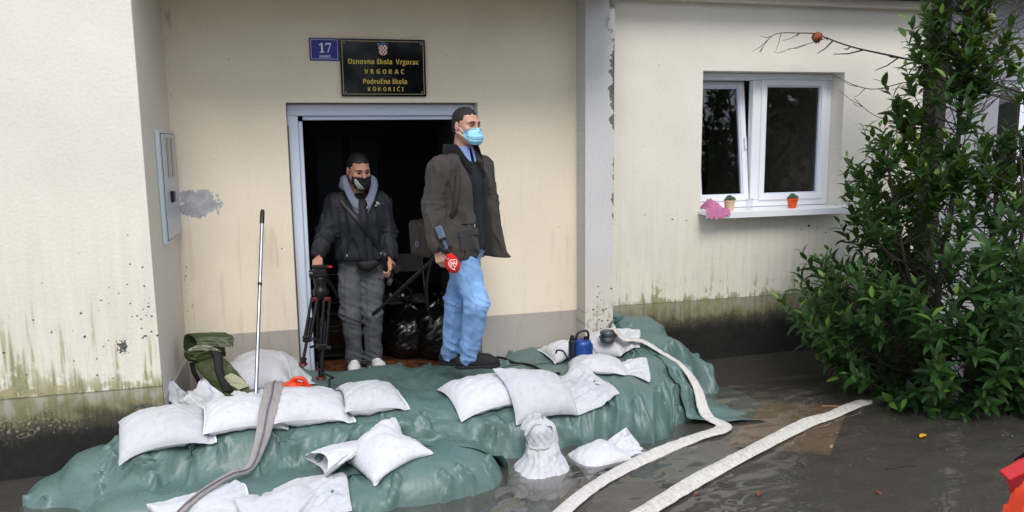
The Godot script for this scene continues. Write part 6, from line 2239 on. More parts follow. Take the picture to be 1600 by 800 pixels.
func _shoulder_bag(J: Dictionary) -> void:
	var at := Vector3(0.76, 1.19, 0.84)
	var o := thing("shoulder_bag", "worn brown leather bag hanging at the reporter's hip behind his arm", "bag", at)
	var f := Field.new(Vector3(-0.16, -0.06, -0.2), Vector3(0.16, 0.36, 0.2), 0.008)
	f.rbox(Vector3(0, 0.13, 0), Vector3(0.04, 0.09, 0.10), 0.03, 0.03, Basis(Vector3.UP, 0.5) * Basis(Vector3.BACK, 0.08))
	folds(f, 211, 0.008, [])
	var lm := tri_bump(mat(Color(0.12, 0.095, 0.08), 0.5), M.cloth, 0.12, 8.0)
	part("body", f.mesh(), lm, o)
	part("buckle", _frame_ring(-0.015, 0.015, -0.018, 0.018, 0.004, 0.004, 0.0).move(Transform3D(Basis(Vector3.UP, -PI / 2 + 0.5), Vector3(-0.084, 0.10, 0.05))), M.steel, o)
	var pts := [Vector3(0.80, 1.36, 0.80), Vector3(0.84, 1.52, 0.76), Vector3(0.885, 1.72, 0.80), Vector3(0.905, 1.872, 0.90), Vector3(0.93, 1.80, 1.02), Vector3(0.915, 1.62, 1.085), Vector3(0.88, 1.48, 1.06), Vector3(0.80, 1.38, 0.93)]
	part("strap", tb(curve(pts.map(func(q): return q - at), 8), [0.016], 8, 0.25, Vector3(-0.4, 0.1, 0.8)), mat(Color(0.13, 0.11, 0.10), 0.7), o)

# ---------------------------------------------------------------- man in the doorway
func build_cameraman() -> void:
	var base := Vector3(0.37, 0.09, -0.32)
	var o := thing("person", "man in black mask, dark jacket with grey hood and grey jeans standing in the doorway", "person", base)
	var J := {
		fwd = Vector3(sin(0.12), 0, cos(0.12)), pelvis = Vector3(0.378, 1.02, -0.33), chest = Vector3(0.378, 1.36, -0.32), neck = Vector3(0.378, 1.565, -0.32),
		shR = Vector3(0.205, 1.485, -0.30), shL = Vector3(0.550, 1.480, -0.34), elR = Vector3(0.112, 1.265, -0.25), elL = Vector3(0.605, 1.245, -0.32), wrR = Vector3(0.038, 1.105, -0.06), wrL = Vector3(0.605, 1.045, -0.20),
		hipR = Vector3(0.290, 1.00, -0.33), hipL = Vector3(0.462, 1.00, -0.34), knR = Vector3(0.276, 0.60, -0.28), knL = Vector3(0.452, 0.59, -0.31), anR = Vector3(0.298, 0.195, -0.34), anL = Vector3(0.448, 0.195, -0.34),
		toeR = Vector3(0.262, 0.125, -0.14), toeL = Vector3(0.505, 0.125, -0.15)}
	var hf := head_field()
	var ht := frame(Vector3(0.384, 1.752, -0.262), 0.34, 0.25, 0.03, 1.08)
	var hR := hand_field([0.75, 0.8, 0.85, 0.9], 0.7, -1.0)
	var tR := Transform3D(_toward(Vector3(-0.05, -0.45, 0.88), Vector3(-0.3, 0.85, 0.4)), J.wrR + Vector3(-0.002, -0.016, 0.03))
	var hL := hand_field([0.8, 0.85, 0.9, 0.95], 0.7, 1.0)
	var tL := Transform3D(_toward(Vector3(0.05, -0.85, 0.5), Vector3(0.75, 0.3, 0.55)), J.wrL + Vector3(0, -0.024, 0.014))
	part("body", move_by(body_mesh(J, hf, ht, [[hR, tR], [hL, tL]]), -base), skin_material(Color(0.76, 0.56, 0.48)), o)
	part("hair", hair_field(0.054, 1.0, 221).mesh().move(Transform3D(ht.basis, ht.origin - base)), mat(Color(0.075, 0.068, 0.07), 0.6), o)
	put_eyes(o, ht, base, 0.2)
	# black cloth mask with three white stripes on one cheek
	var top := func(a: float) -> float: return -0.026 - 0.004 * sm(0.2, 1.2, absf(a))
	var low := func(a: float) -> float: return -0.126 + 0.040 * sm(0.3, 1.3, absf(a))
	var to := Transform3D(ht.basis, ht.origin - base)
	var mk := part("face_mask", mask_patch(hf, 1.28, top, low, 0.004, 0.043, 0.0, 46, 34).move(to), mat(Color(0.035, 0.035, 0.045), 0.85), o)
	for k in 3:
		var q := MB.new()
		q.grid(4, 24, func(u: float, v: float) -> Vector3:
			var uu := lerpf(0.10, 0.34, pow(1.0 - v, 0.8)) + k * 0.062 + u * 0.026
			var vv := lerpf(0.12 + k * 0.02, 0.93 - k * 0.04, v)
			var one := mask_patch(hf, 1.28, top, low, 0.0062, 0.043, 0.0, 1, 1, uu, uu + 0.001, vv, vv + 0.001)
			return one.v[0])
		part("white_stripe", q.move(to), mat(Color(0.85, 0.85, 0.87), 0.8), mk)
	# jeans
	var jm := mat(Color(0.34, 0.35, 0.38), 0.88)
	jm.vertex_color_use_as_albedo = true
	tri_bump(jm, M.denim, 0.05, 6.0)
	var fade := noise(8.0, 3, 231)
	part("jeans", move_by(jeans_field(J, 232, 1.14, [0.106, 0.088, 0.074, 0.068, 0.062]).mesh(func(q: Vector3) -> Color:
		var t := 0.78 + 0.22 * fade.get_noise_3d(q.x, q.y, q.z) + 0.5 * sm(0.30, 0.04, absf(q.y - 0.74)) * sm(-0.33, -0.24, q.z)
		return Color(t, t, t)), -base), jm, o)
	_seams(o, J, 232, 1.14, [0.106, 0.088, 0.074, 0.068, 0.062], base, mat(Color(0.24, 0.25, 0.28), 0.9), Vector3(-0.6, 0, 1))
	var white := mat(Color(0.82, 0.82, 0.82), 0.5)
	var sx := [shoe(o, J.anR, J.toeR, white, white, 241, base, "sneaker", 1.02), shoe(o, J.anL, J.toeL, white, white, 242, base, "sneaker", 1.02)]
	for s in sx:
		var f: Field = s[1]
		var t: Transform3D = s[2]
		for sd in [-1.0, 1.0]:
			for k in 3:
				var line := []
				for j in 6:
					var y := lerpf(0.025, 0.07, j / 5.0)
					var z := 0.02 + k * 0.024 + (0.07 - y) * 0.45
					line.append(t * (f.hit(Vector3(0.12 * sd, y, z), Vector3(-sd, 0, 0), 0.2) + Vector3(0.001 * sd, 0, 0)))
				part("dark_stripe", tb(line, [0.0048], 6, 0.4, t.basis.x.normalized()), M.dark, s[0])
		for k in 4:
			var z := 0.045 + k * 0.022
			var lace := []
			for j in 5: lace.append(t * (f.hit(Vector3((j - 2) * 0.010, 0.2, z + 0.006 * (j % 2)), Vector3.DOWN, 0.3) + Vector3(0, 0.003, 0)))
			part("lace", tb(lace, [0.0035], 6), mat(Color(0.9, 0.9, 0.9), 0.8), s[0])
	# padded jacket
	var f := Field.new(Vector3(-0.12, 0.93, -0.66), Vector3(0.82, 1.70, 0.12), 0.0105)
	f.cap(Vector3(0.377, 1.10, -0.32), J.chest, 0.208, 0.205, 0.05, 1.3, J.fwd)
	f.cap(J.chest, J.neck - Vector3.UP * 0.05, 0.205, 0.115, 0.06, 1.3, J.fwd)
	f.cap(J.shR - Vector3.UP * 0.01, J.shL - Vector3.UP * 0.01, 0.088, 0.088, 0.05)
	for s in ["R", "L"]:
		f.cap(J["sh" + s], J["el" + s], 0.080, 0.070, 0.035)
		f.cap(J["el" + s], J["wr" + s], 0.068, 0.050, 0.03)
	f.cap(Vector3(0.377, 1.05, -0.32), Vector3(0.377, 1.03, -0.32), 0.205, 0.198, 0.02, 1.3, J.fwd)
	folds(f, 251, 0.015, [J.elR, J.elL], 0.7)
	f.rbox(Vector3(0.377, 0.935, -0.32), Vector3(0.19, 0.09, 0.3), 0.01, 0.02, Basis(Vector3.BACK, -0.05), true)
	f.cap(J.neck + Vector3(0, 0.0, 0.03), J.neck + Vector3(0, 0.2, 0.03), 0.085, 0.095, 0.01, 1.0, Vector3.UP, true)
	f.cap(J.wrR.lerp(J.elR, -0.02), J.wrR.lerp(J.elR, -0.6), 0.040, 0.05, 0.008, 1.0, Vector3.UP, true)
	f.cap(J.wrL.lerp(J.elL, -0.02), J.wrL.lerp(J.elL, -0.6), 0.040, 0.05, 0.008, 1.0, Vector3.UP, true)
	var pm := mat(Color(0.082, 0.092, 0.13), 0.72)
	tri_bump(pm, M.cloth, 0.08, 9.0)
	var jk := part("jacket", move_by(f.mesh(), -base), pm, o)
	var fwd: Vector3 = J.fwd
	var left := Vector3(fwd.z, 0, -fwd.x)
	var on := func(x: float, y: float) -> Vector3:
		return f.hit(Vector3(0.377, y, -0.32) + fwd * 0.6 + left * x, -fwd, 0.8)
	var zip := []
	for k in 14: zip.append((on.call(0.012 + 0.006 * sin(k * 0.9), lerpf(1.03, 1.50, k / 13.0)) as Vector3) + fwd * 0.002 - base)
	part("zip", tb(zip, [0.006], 6, 0.5, fwd), M.dark, jk)
	for s in [-1.0, 1.0]:
		var pk := []
		for k in 6: pk.append((on.call(s * lerpf(0.115, 0.135, k / 5.0), lerpf(1.23, 1.10, k / 5.0)) as Vector3) + fwd * 0.001 - base)
		part("pocket_zip", tb(pk, [0.004], 6), M.dark, jk)
		part("zip_puller", tb([pk[5], pk[5] + Vector3(0.003, -0.018, 0.008)], [0.003], 6), M.steel, jk)
	# small white emblem on the chest: three nested quarter domes
	for k in 3:
		var arc := []
		for j in 9:
			var a := j / 8.0 * PI * 0.5
			var r := 0.010 + k * 0.0075
			arc.append((on.call(0.135 - 0.014 + r * sin(a), 1.490 + r * cos(a) * 0.72 - 0.01) as Vector3) + fwd * 0.001 - base)
		part("emblem", tb(arc, [0.0024], 6), mat(Color(0.88, 0.88, 0.9), 0.6), jk)
	part("emblem", tb([(on.call(0.106, 1.470) as Vector3) + fwd * 0.001 - base, (on.call(0.122, 1.472) as Vector3) + fwd * 0.001 - base], [0.0045], 6), mat(Color(0.88, 0.88, 0.9), 0.6), jk)
	# grey hood lying open round the neck
	var nb := J.neck as Vector3
	var hd := MB.new()
	var hn := noise(1.0, 3, 261)
	hd.grid(72, 26, func(u: float, v: float) -> Vector3:
		var a: float = lerpf(-2.92, 2.92, u) + PI
		var front := sm(0.55, 1.0, absf(u * 2.0 - 1.0))
		var prof := v * PI * 1.15 - 0.25
		var r := 0.098 + 0.036 * sin(prof) + 0.014 * front
		var y := 0.055 - 0.060 * cos(prof * 0.95) - 0.155 * front * front + 0.03 * (1.0 - front)
		r += 0.010 * hn.get_noise_2d(u * 7.0, v * 3.0)
		return nb + fwd * (cos(a) * r * 1.15 + 0.022) + left * sin(a) * r * 1.12 + Vector3.UP * (y + 0.008 * hn.get_noise_2d(u * 6.0 + 4.0, v * 2.0)) - base)
	var gm := tri_bump(mat(Color(0.46, 0.49, 0.57), 0.95), M.cloth, 0.1, 12.0)
	part("hood", hd, gm, jk)
	part("white_zip", tb(curve([nb + fwd * 0.145 + left * 0.028 + Vector3(0, -0.125, 0) - base, nb + fwd * 0.150 + left * 0.055 + Vector3(0, -0.075, 0) - base, nb + fwd * 0.130 + left * 0.098 + Vector3(0, -0.035, 0) - base], 5), [0.005], 6), mat(Color(0.9, 0.9, 0.92), 0.5), jk)
	part("shirt", bx(nb + fwd * 0.055 + Vector3(0, -0.045, 0) - base, Vector3(0.09, 0.10, 0.04), 0.018), mat(Color(0.07, 0.07, 0.09), 0.9), o)
	part("red_lanyard", tb(curve([nb + fwd * 0.112 + left * 0.045 + Vector3(0, -0.02, 0) - base, nb + fwd * 0.122 + left * 0.040 + Vector3(0, -0.06, 0) - base, nb + fwd * 0.128 + left * 0.026 + Vector3(0, -0.095, 0) - base], 4), [0.008], 6, 0.4, fwd), mat(Color(0.62, 0.09, 0.07), 0.7), o)
	# camera strap across the chest
	var st := []
	for k in 16:
		var t := k / 15.0
		st.append((on.call(lerpf(-0.155, 0.17, t), lerpf(1.515, 1.07, t)) as Vector3) + fwd * 0.004 - base)
	part("strap", tb(st, [0.017], 8, 0.3, fwd), M.dark, jk)
	var wp := Field.new(Vector3(-0.14, -0.12, -0.08), Vector3(0.14, 0.12, 0.1), 0.008)
	wp.ell(Vector3.ZERO, Vector3(0.085, 0.05, 0.04), 0.02)
	wp.bend(func(q: Vector3) -> float: return 0.006 * sin(q.x * 40.0 + q.y * 30.0), 0.03)
	var wb := thing("waist_pouch", "black waist pouch under the hem of the dark jacket", "pouch", Vector3(0.42, 1.005, -0.185))
	part("body", wp.mesh(), M.rubber, wb)
	_tripod()
	# small camera gimbal in the left hand
	var g := thing("video_light", "small black camera accessory held in the hand of the man in the doorway", "camera accessory", Vector3(0.618, 0.955, -0.13))
	part("grip", tb([Vector3(-0.01, 0.05, -0.05), Vector3(0.0, 0.0, 0.0), Vector3(-0.03, -0.05, 0.07)], [0.018, 0.02, 0.018], 10), M.black_plastic, g)
	part("head", bx(Vector3(0.025, 0.02, 0.04), Vector3(0.075, 0.06, 0.07), 0.01, Basis(Vector3.BACK, 0.5)), M.black_plastic, g)
	part("lens", tb([Vector3(-0.035, -0.06, 0.085), Vector3(-0.05, -0.085, 0.115)], [0.02, 0.02], 14), mat(Color(0.35, 0.36, 0.40), 0.2, 0.5), g)

func _tripod() -> void:
	var at := Vector3(0.045, lie.at(0.03, 0.28), 0.22)
	var o := thing("tripod", "black video tripod with red feet, held upright at the left side of the doorway", "tripod", at)
	var bk := mat(Color(0.05, 0.05, 0.055), 0.35)
	var carbon := mat(Color(0.075, 0.075, 0.085), 0.3)
	var red := mat(Color(0.36, 0.05, 0.06), 0.4)
	var top := Vector3(0.0, 0.60, -0.06)
	# bowl, fluid head, plate
	var m := MB.new()
	m.lathe([Vector2(0, -0.06), Vector2(0.03, -0.055), Vector2(0.055, -0.02), Vector2(0.060, 0.01), Vector2(0.046, 0.03), Vector2(0.040, 0.06), Vector2(0.048, 0.07), Vector2(0.050, 0.11), Vector2(0.040, 0.12), Vector2(0, 0.122)], 22, top + Vector3(0, 0.03, 0))
	part("bowl", m, bk, o)
	part("head", bx(top + Vector3(0.0, 0.175, 0.0), Vector3(0.105, 0.07, 0.085), 0.014), bk, o)
	part("drag_knob", tb([top + Vector3(-0.05, 0.17, 0.0), top + Vector3(-0.078, 0.17, 0.0)], [0.032, 0.03], 16), bk, o)
	part("plate", bx(top + Vector3(0.005, 0.222, 0.0), Vector3(0.12, 0.022, 0.07), 0.005), bk, o)
	part("red_lever", bx(top + Vector3(0.075, 0.222, 0.028), Vector3(0.034, 0.016, 0.016), 0.004), mat(Color(0.75, 0.06, 0.05), 0.4), o)
	part("pan_bar", tb([top + Vector3(0.04, 0.15, -0.03), top + Vector3(0.10, 0.02, -0.14), top + Vector3(0.13, -0.06, -0.20)], [0.010], 8), bk, o)
	var feet := [Vector3(-0.155, 0.0, 0.09), Vector3(-0.03, 0.0, 0.06), Vector3(-0.03, -0.05, -0.22)]
	for k in 3:
		var foot: Vector3 = feet[k]
		foot.y = lie.at(at.x + foot.x, at.z + foot.z) - at.y + 0.008
		var hip := top + Vector3([-0.045, 0.045, 0.0][k], 0.0, [0.03, 0.03, -0.05][k])
		var side := (foot - hip).cross(Vector3.BACK).normalized() * 0.020
		var leg := part("leg", tb([hip - side, hip.lerp(foot, 0.62) - side], [0.011], 10), carbon, o)
		part("tube", tb([hip + side, hip.lerp(foot, 0.62) + side], [0.011], 10), carbon, leg)
		part("tube", tb([hip.lerp(foot, 0.30), hip.lerp(foot, 0.93)], [0.0115], 10), carbon, leg)
		part("upper_clamp", bx(hip.lerp(foot, 0.03), Vector3(0.050, 0.030, 0.030), 0.008), red if k < 2 else bk, leg)
		part("lower_clamp", bx(hip.lerp(foot, 0.62), Vector3(0.066, 0.05, 0.04), 0.008), bk, leg)
		part("lock_knob", tb([hip.lerp(foot, 0.62) + Vector3(0.03, 0, 0.015), hip.lerp(foot, 0.62) + Vector3(0.05, 0, 0.03)], [0.014], 10), mat(Color(0.3, 0.3, 0.32), 0.3, 0.6), leg)
		part("ankle", tb([hip.lerp(foot, 0.90), hip.lerp(foot, 0.985)], [0.024, 0.019], 12), bk, leg)
		var ft := MB.new()
		ft.lathe([Vector2(0, 0), Vector2(0.034, 0.0), Vector2(0.036, 0.008), Vector2(0.022, 0.018), Vector2(0, 0.02)], 16, foot - Vector3(0, 0.004, 0), Basis(Vector3.RIGHT, 0.2))
		part("foot", ft, red, leg)
	part("spreader", tb([top.lerp(feet[0], 0.6), top.lerp(Vector3(-0.06, 0.1, 0.0), 0.72), top.lerp(feet[1], 0.6)], [0.009], 8), bk, o)
	part("spreader", tb([top.lerp(feet[2], 0.6), top.lerp(Vector3(-0.06, 0.1, 0.0), 0.72)], [0.009], 8), bk, o)
	part("spreader_hub", tb([top.lerp(Vector3(-0.06, 0.1, 0.0), 0.70), top.lerp(Vector3(-0.06, 0.1, 0.0), 0.76)], [0.022], 12), mat(Color(0.3, 0.3, 0.32), 0.35, 0.6), o)

# ---------------------------------------------------------------- rescuer at the right edge, mostly outside the picture
func build_rescuer() -> void:
	var base := Vector3(1.965, -0.35, 4.62)
	var o := thing("person", "rescue worker in an orange jacket with red straps, shoulder at the right edge", "person", base)
	var r := Vector3(1.965, -0.03, 4.62)
	var J := {
		fwd = Vector3(0.25, 0, -0.97).normalized(), pelvis = r + Vector3(0, 0.62, 0), chest = r + Vector3(0.02, 0.95, -0.02), neck = r + Vector3(0.03, 1.13, -0.03),
		shR = r + Vector3(0.20, 1.06, 0.04), shL = r + Vector3(-0.195, 1.035, -0.03), elR = r + Vector3(0.30, 0.83, -0.02), elL = r + Vector3(-0.275, 0.79, -0.11), wrR = r + Vector3(0.22, 0.68, -0.22), wrL = r + Vector3(-0.20, 0.66, -0.34),
		hipR = r + Vector3(0.09, 0.58, 0.02), hipL = r + Vector3(-0.09, 0.58, -0.01), knR = r + Vector3(0.10, 0.17, 0.0), knL = r + Vector3(-0.10, 0.17, -0.04), anR = r + Vector3(0.10, -0.22, 0.03), anL = r + Vector3(-0.10, -0.22, 0.0),
		toeR = r + Vector3(0.14, -0.29, -0.16), toeL = r + Vector3(-0.06, -0.29, -0.18)}
	var hf := head_field()
	var ht := frame(r + Vector3(0.05, 1.33, -0.06), PI - 0.25, 0.1, 0.0, 1.04)
	var hR := hand_field([0.4, 0.4, 0.45, 0.5], 0.3, -1.0)
	var hL := hand_field([0.4, 0.4, 0.45, 0.5], 0.3, 1.0)
	part("body", move_by(body_mesh(J, hf, ht, [[hR, Transform3D(_toward(J.wrR - J.elR, Vector3.UP), J.wrR)], [hL, Transform3D(_toward(J.wrL - J.elL, Vector3.UP), J.wrL)]]), -base), skin_material(Color(0.70, 0.52, 0.44)), o)
	part("hair", hair_field(0.052, 0.8, 271).mesh().move(Transform3D(ht.basis, ht.origin - base)), mat(Color(0.10, 0.085, 0.075), 0.7), o)
	put_eyes(o, ht, base)
	part("waders", move_by(jeans_field(J, 272, 0.80, [0.125, 0.105, 0.095, 0.09, 0.085], 0.014).mesh(), -base), mat(Color(0.16, 0.19, 0.12), 0.5), o)
	shoe(o, J.anR, J.toeR, M.rubber, M.rubber, 273, base, "boot", 1.1)
	shoe(o, J.anL, J.toeL, M.rubber, M.rubber, 274, base, "boot", 1.1)
	var f := Field.new(r + Vector3(-0.42, 0.50, -0.45), r + Vector3(0.48, 1.26, 0.32), 0.0105)
	f.cap(J.pelvis + Vector3.UP * 0.05, J.chest, 0.215, 0.215, 0.05, 1.3, J.fwd)
	f.cap(J.chest, J.neck - Vector3.UP * 0.04, 0.19, 0.11, 0.06, 1.25, J.fwd)
	f.cap(J.shR, J.shL, 0.085, 0.085, 0.05)
	for s in ["R", "L"]:
		f.cap(J["sh" + s], J["el" + s], 0.090, 0.078, 0.04)
		f.cap(J["el" + s], J["wr" + s], 0.075, 0.052, 0.03)
	folds(f, 275, 0.020, [J.elR, J.elL], 0.8)
	f.cap(J.neck + Vector3.UP * 0.01, J.neck + Vector3.UP * 0.2, 0.07, 0.08, 0.01, 1.0, Vector3.UP, true)
	var om := tri_bump(mat(Color(0.90, 0.25, 0.07), 0.6), M.cloth, 0.1, 7.0)
	part("jacket", move_by(f.mesh(), -base), om, o)
	# red life vest over the shoulders with navy webbing and a loose strap end
	var v := Field.new(r + Vector3(-0.36, 0.62, -0.46), r + Vector3(0.34, 1.32, 0.30), 0.0105)
	for s in [-1.0, 1.0]:
		var x: float = (0.115 if s > 0 else 0.135) * s + 0.015
		v.cap(r + Vector3(x, 0.74, -0.17), r + Vector3(x, 1.06, -0.16), 0.074, 0.064, 0.03, 1.3, J.fwd)
		v.cap(r + Vector3(x, 1.07, -0.15), r + Vector3(x * 1.0, 1.150, -0.06), 0.064, 0.060, 0.03)
		v.cap(r + Vector3(x * 1.0, 1.150, -0.06), r + Vector3(x * 0.7, 1.09, 0.10), 0.050, 0.04, 0.03)
	v.cap(r + Vector3(0.02, 1.0, 0.165), r + Vector3(0.02, 0.76, 0.18), 0.13, 0.14, 0.04, 2.0, J.fwd)
	folds(v, 276, 0.008, [])
	var rm := tri_bump(mat(Color(0.66, 0.035, 0.07), 0.6), M.cloth, 0.08, 8.0)
	part("life_vest", move_by(v.mesh(), -base), rm, o)
	var navy := mat(Color(0.075, 0.08, 0.13), 0.8)
	for s in [-1.0, 1.0]:
		var x: float = (0.115 if s > 0 else 0.14) * s + 0.015
		var web := []
		for k in 15:
			var a := lerpf(-0.3, PI + 0.2, k / 14.0)
			var d := Vector3(0, sin(a), -cos(a))
			var mid := r + Vector3(x * lerpf(1.0, 0.8, k / 14.0), 1.02, -0.05)
			var h1 := v.hit(mid + d * 0.34, -d, 0.3)
			var h2 := f.hit(mid + d * 0.34, -d, 0.3)
			var q := h1 if (h1 - mid).length() > (h2 - mid).length() else h2
			web.append(q + d * 0.004 - base)
		part("webbing", tb(web, [0.021], 8, 0.25, Vector3(0, 0.7, 0.7)), navy, o)
	part("strap_end", bx(r + Vector3(-0.235, 1.135, -0.12) - base, Vector3(0.10, 0.010, 0.034), 0.003, Basis(Vector3.BACK, 0.30) * Basis(Vector3.RIGHT, 0.5)), rm, o)
	var teeth := []
	for k in 20: teeth.append(r + Vector3(-0.262 + 0.0045 * k, 0.88 + 0.0125 * k, 0.015 - 0.006 * k + 0.004 * (k % 2)) - base)
	part("zip", tb(teeth, [0.006], 6), M.dark, o)

# ---------------------------------------------------------------- things seen dimly inside the hall
func build_interior_things() -> void:
	var film := mat(Color(0.035, 0.035, 0.045), 0.28)
	var n := noise(1.0, 3, 301)
	for k in 3:
		var at: Vector3 = [Vector3(0.80, 0.09, -0.75), Vector3(1.06, 0.09, -0.62), Vector3(0.70, 0.09, -1.25)][k]
		var o := thing("rubbish_bag", ["black plastic rubbish bag slumped on the hall floor right of the man's legs", "black plastic rubbish bag standing in the doorway behind the light jeans", "taller black rubbish bag deeper in the hall"][k], "rubbish bag", at, "black rubbish bags in the hall")
		var h: float = [0.46, 0.52, 0.66][k]
		var m := MB.new()
		m.grid(64, 40, func(u: float, v: float) -> Vector3:
			var a := u * TAU
			var r := 0.27 * sqrt(maxf(0.0, 1.0 - pow(v * 2.0 - 0.9, 2.0) * 0.8)) * sm(1.0, 0.75, v) + 0.03 * sm(0.8, 1.0, v)
			if v < 0.02: r = 0.0
			r *= 1.0 + 0.16 * n.get_noise_3d(cos(a) * 2.0 + k * 9.0, v * 3.0, sin(a) * 2.0) + 0.10 * absf(n.get_noise_3d(cos(a) * 5.0, v * 8.0 + k, sin(a) * 5.0))
			return Vector3(cos(a) * r, v * h * (1.0 + 0.1 * n.get_noise_2d(cos(a) * 2.0, sin(a) * 2.0 + k)), -sin(a) * r))
		part("sack", m.commit(true), film, o)
		var t := MB.new()
		for j in 5:
			var a := j * 1.3
			t.tube([Vector3(0, h * 0.93, 0), Vector3(cos(a) * 0.04, h + 0.03, sin(a) * 0.04), Vector3(cos(a) * 0.085, h + 0.05, sin(a) * 0.085)], [0.012, 0.02, 0.012], 6, true, 0.4)
		part("knot", t, film, o)
	# folding trolley with wheels behind the tripod
	var c := thing("hand_cart", "dark folding hand cart standing in the hall behind the tripod", "cart", Vector3(0.16, 0.09, -0.95))
	var dk := mat(Color(0.12, 0.12, 0.13), 0.4, 0.3)
	part("frame", tb(curve([Vector3(-0.16, 0.05, 0.0), Vector3(-0.16, 0.5, -0.03), Vector3(-0.12, 0.95, -0.06), Vector3(0.12, 0.95, -0.06), Vector3(0.16, 0.5, -0.03), Vector3(0.16, 0.05, 0)], 6), [0.013], 8), dk, c)
	for y in [0.25, 0.5, 0.72]: part("rung", tb([Vector3(-0.155, y, -0.02), Vector3(0.155, y, -0.02)], [0.009], 8), dk, c)
	part("shelf", bx(Vector3(0, 0.05, 0.12), Vector3(0.36, 0.012, 0.24), 0.004), dk, c)
	for s in [-1.0, 1.0]:
		var w := MB.new()
		w.lathe([Vector2(0.05, -0.022), Vector2(0.10, -0.022), Vector2(0.115, -0.012), Vector2(0.115, 0.012), Vector2(0.10, 0.022), Vector2(0.05, 0.022)], 26, Vector3(0.21 * s, 0.115, -0.03), Basis(Vector3.BACK, PI / 2))
		var wh := part("wheel", w, M.rubber, c)
		var hb := MB.new()
		hb.lathe([Vector2(0, -0.015), Vector2(0.05, -0.015), Vector2(0.05, 0.015), Vector2(0, 0.015)], 18, Vector3(0.21 * s, 0.115, -0.03), Basis(Vector3.BACK, PI / 2))
		part("hub", hb, mat(Color(0.3, 0.3, 0.31), 0.4, 0.5), wh)
	for k in 2:
		var coil := []
		for j in 60: coil.append(Vector3(0.0 + cos(j * 0.42) * (0.14 - 0.02 * k), 0.36 + 0.16 * k + sin(j * 0.42) * 0.13, 0.04 + 0.0011 * j + 0.02 * k))
		part("cable_coil", tb(coil, [0.011], 6), M.rubber, c)
	# folding chair and a dark hose arch beside the bags
	var ch := thing("folding_chair", "dark tubular folding chair standing among the rubbish bags", "chair", Vector3(0.80, 0.09, -1.0))
	for s in [-1.0, 1.0]:
		part("leg", tb([Vector3(0.19 * s, 0, 0.2), Vector3(0.19 * s, 0.45, -0.02), Vector3(0.185 * s, 0.85, -0.16)], [0.011], 8), dk, ch)
		part("leg", tb([Vector3(0.175 * s, 0, -0.22), Vector3(0.175 * s, 0.46, 0.16)], [0.011], 8), dk, ch)
	part("seat", bx(Vector3(0, 0.46, 0.03), Vector3(0.36, 0.025, 0.36), 0.01), mat(Color(0.10, 0.10, 0.11), 0.7), ch)
	part("backrest", bx(Vector3(0, 0.77, -0.135), Vector3(0.36, 0.17, 0.018), 0.006, Basis(Vector3.RIGHT, -0.16)), mat(Color(0.10, 0.10, 0.11), 0.7), ch)
	var hs := thing("suction_hose", "dark corrugated hose arching behind the reporter's hip", "hose", Vector3(0.98, 0.09, -0.55))
	var arc := curve([Vector3(-0.02, 0.30, 0.0), Vector3(-0.045, 0.6, 0.0), Vector3(0.0, 0.85, 0.02), Vector3(0.10, 1.0, 0.02), Vector3(0.2, 1.02, 0.0)], 16)
	var rr := []
	for j in arc.size(): rr.append(0.020 if j % 2 == 0 else 0.0165)
	part("tube", tb(arc, rr, 10), mat(Color(0.06, 0.085, 0.075), 0.5), hs)

# ---------------------------------------------------------------- bay laurel
func leaf_mesh(l: float, w: float, curl: float) -> ArrayMesh:
	# pointed blade folded along its midrib, base at the origin, tip along +z
	var m := MB.new()
	var n := 5
	for i in n + 1:
		var t := float(i) / n
		var h := w * 0.5 * pow(sin(PI * pow(t, 0.85) * 0.96 + 0.06), 0.9) * (1.0 if i > 0 else 0.25)
		if i == n: h = 0.0004
		var c := Vector3(0, -curl * t * t * l + 0.12 * t * l * (1.0 - t), t * l)
		m.p(c + Vector3(-h, h * 0.30, 0), Vector2(0, t))
		m.p(c, Vector2(0.5, t))
		m.p(c + Vector3(h, h * 0.30, 0), Vector2(1, t))
	for i in n:
		var a := i * 3
		m.quad(a, a + 3, a + 4, a + 1)
		m.quad(a + 1, a + 4, a + 5, a + 2)
	return m.commit()

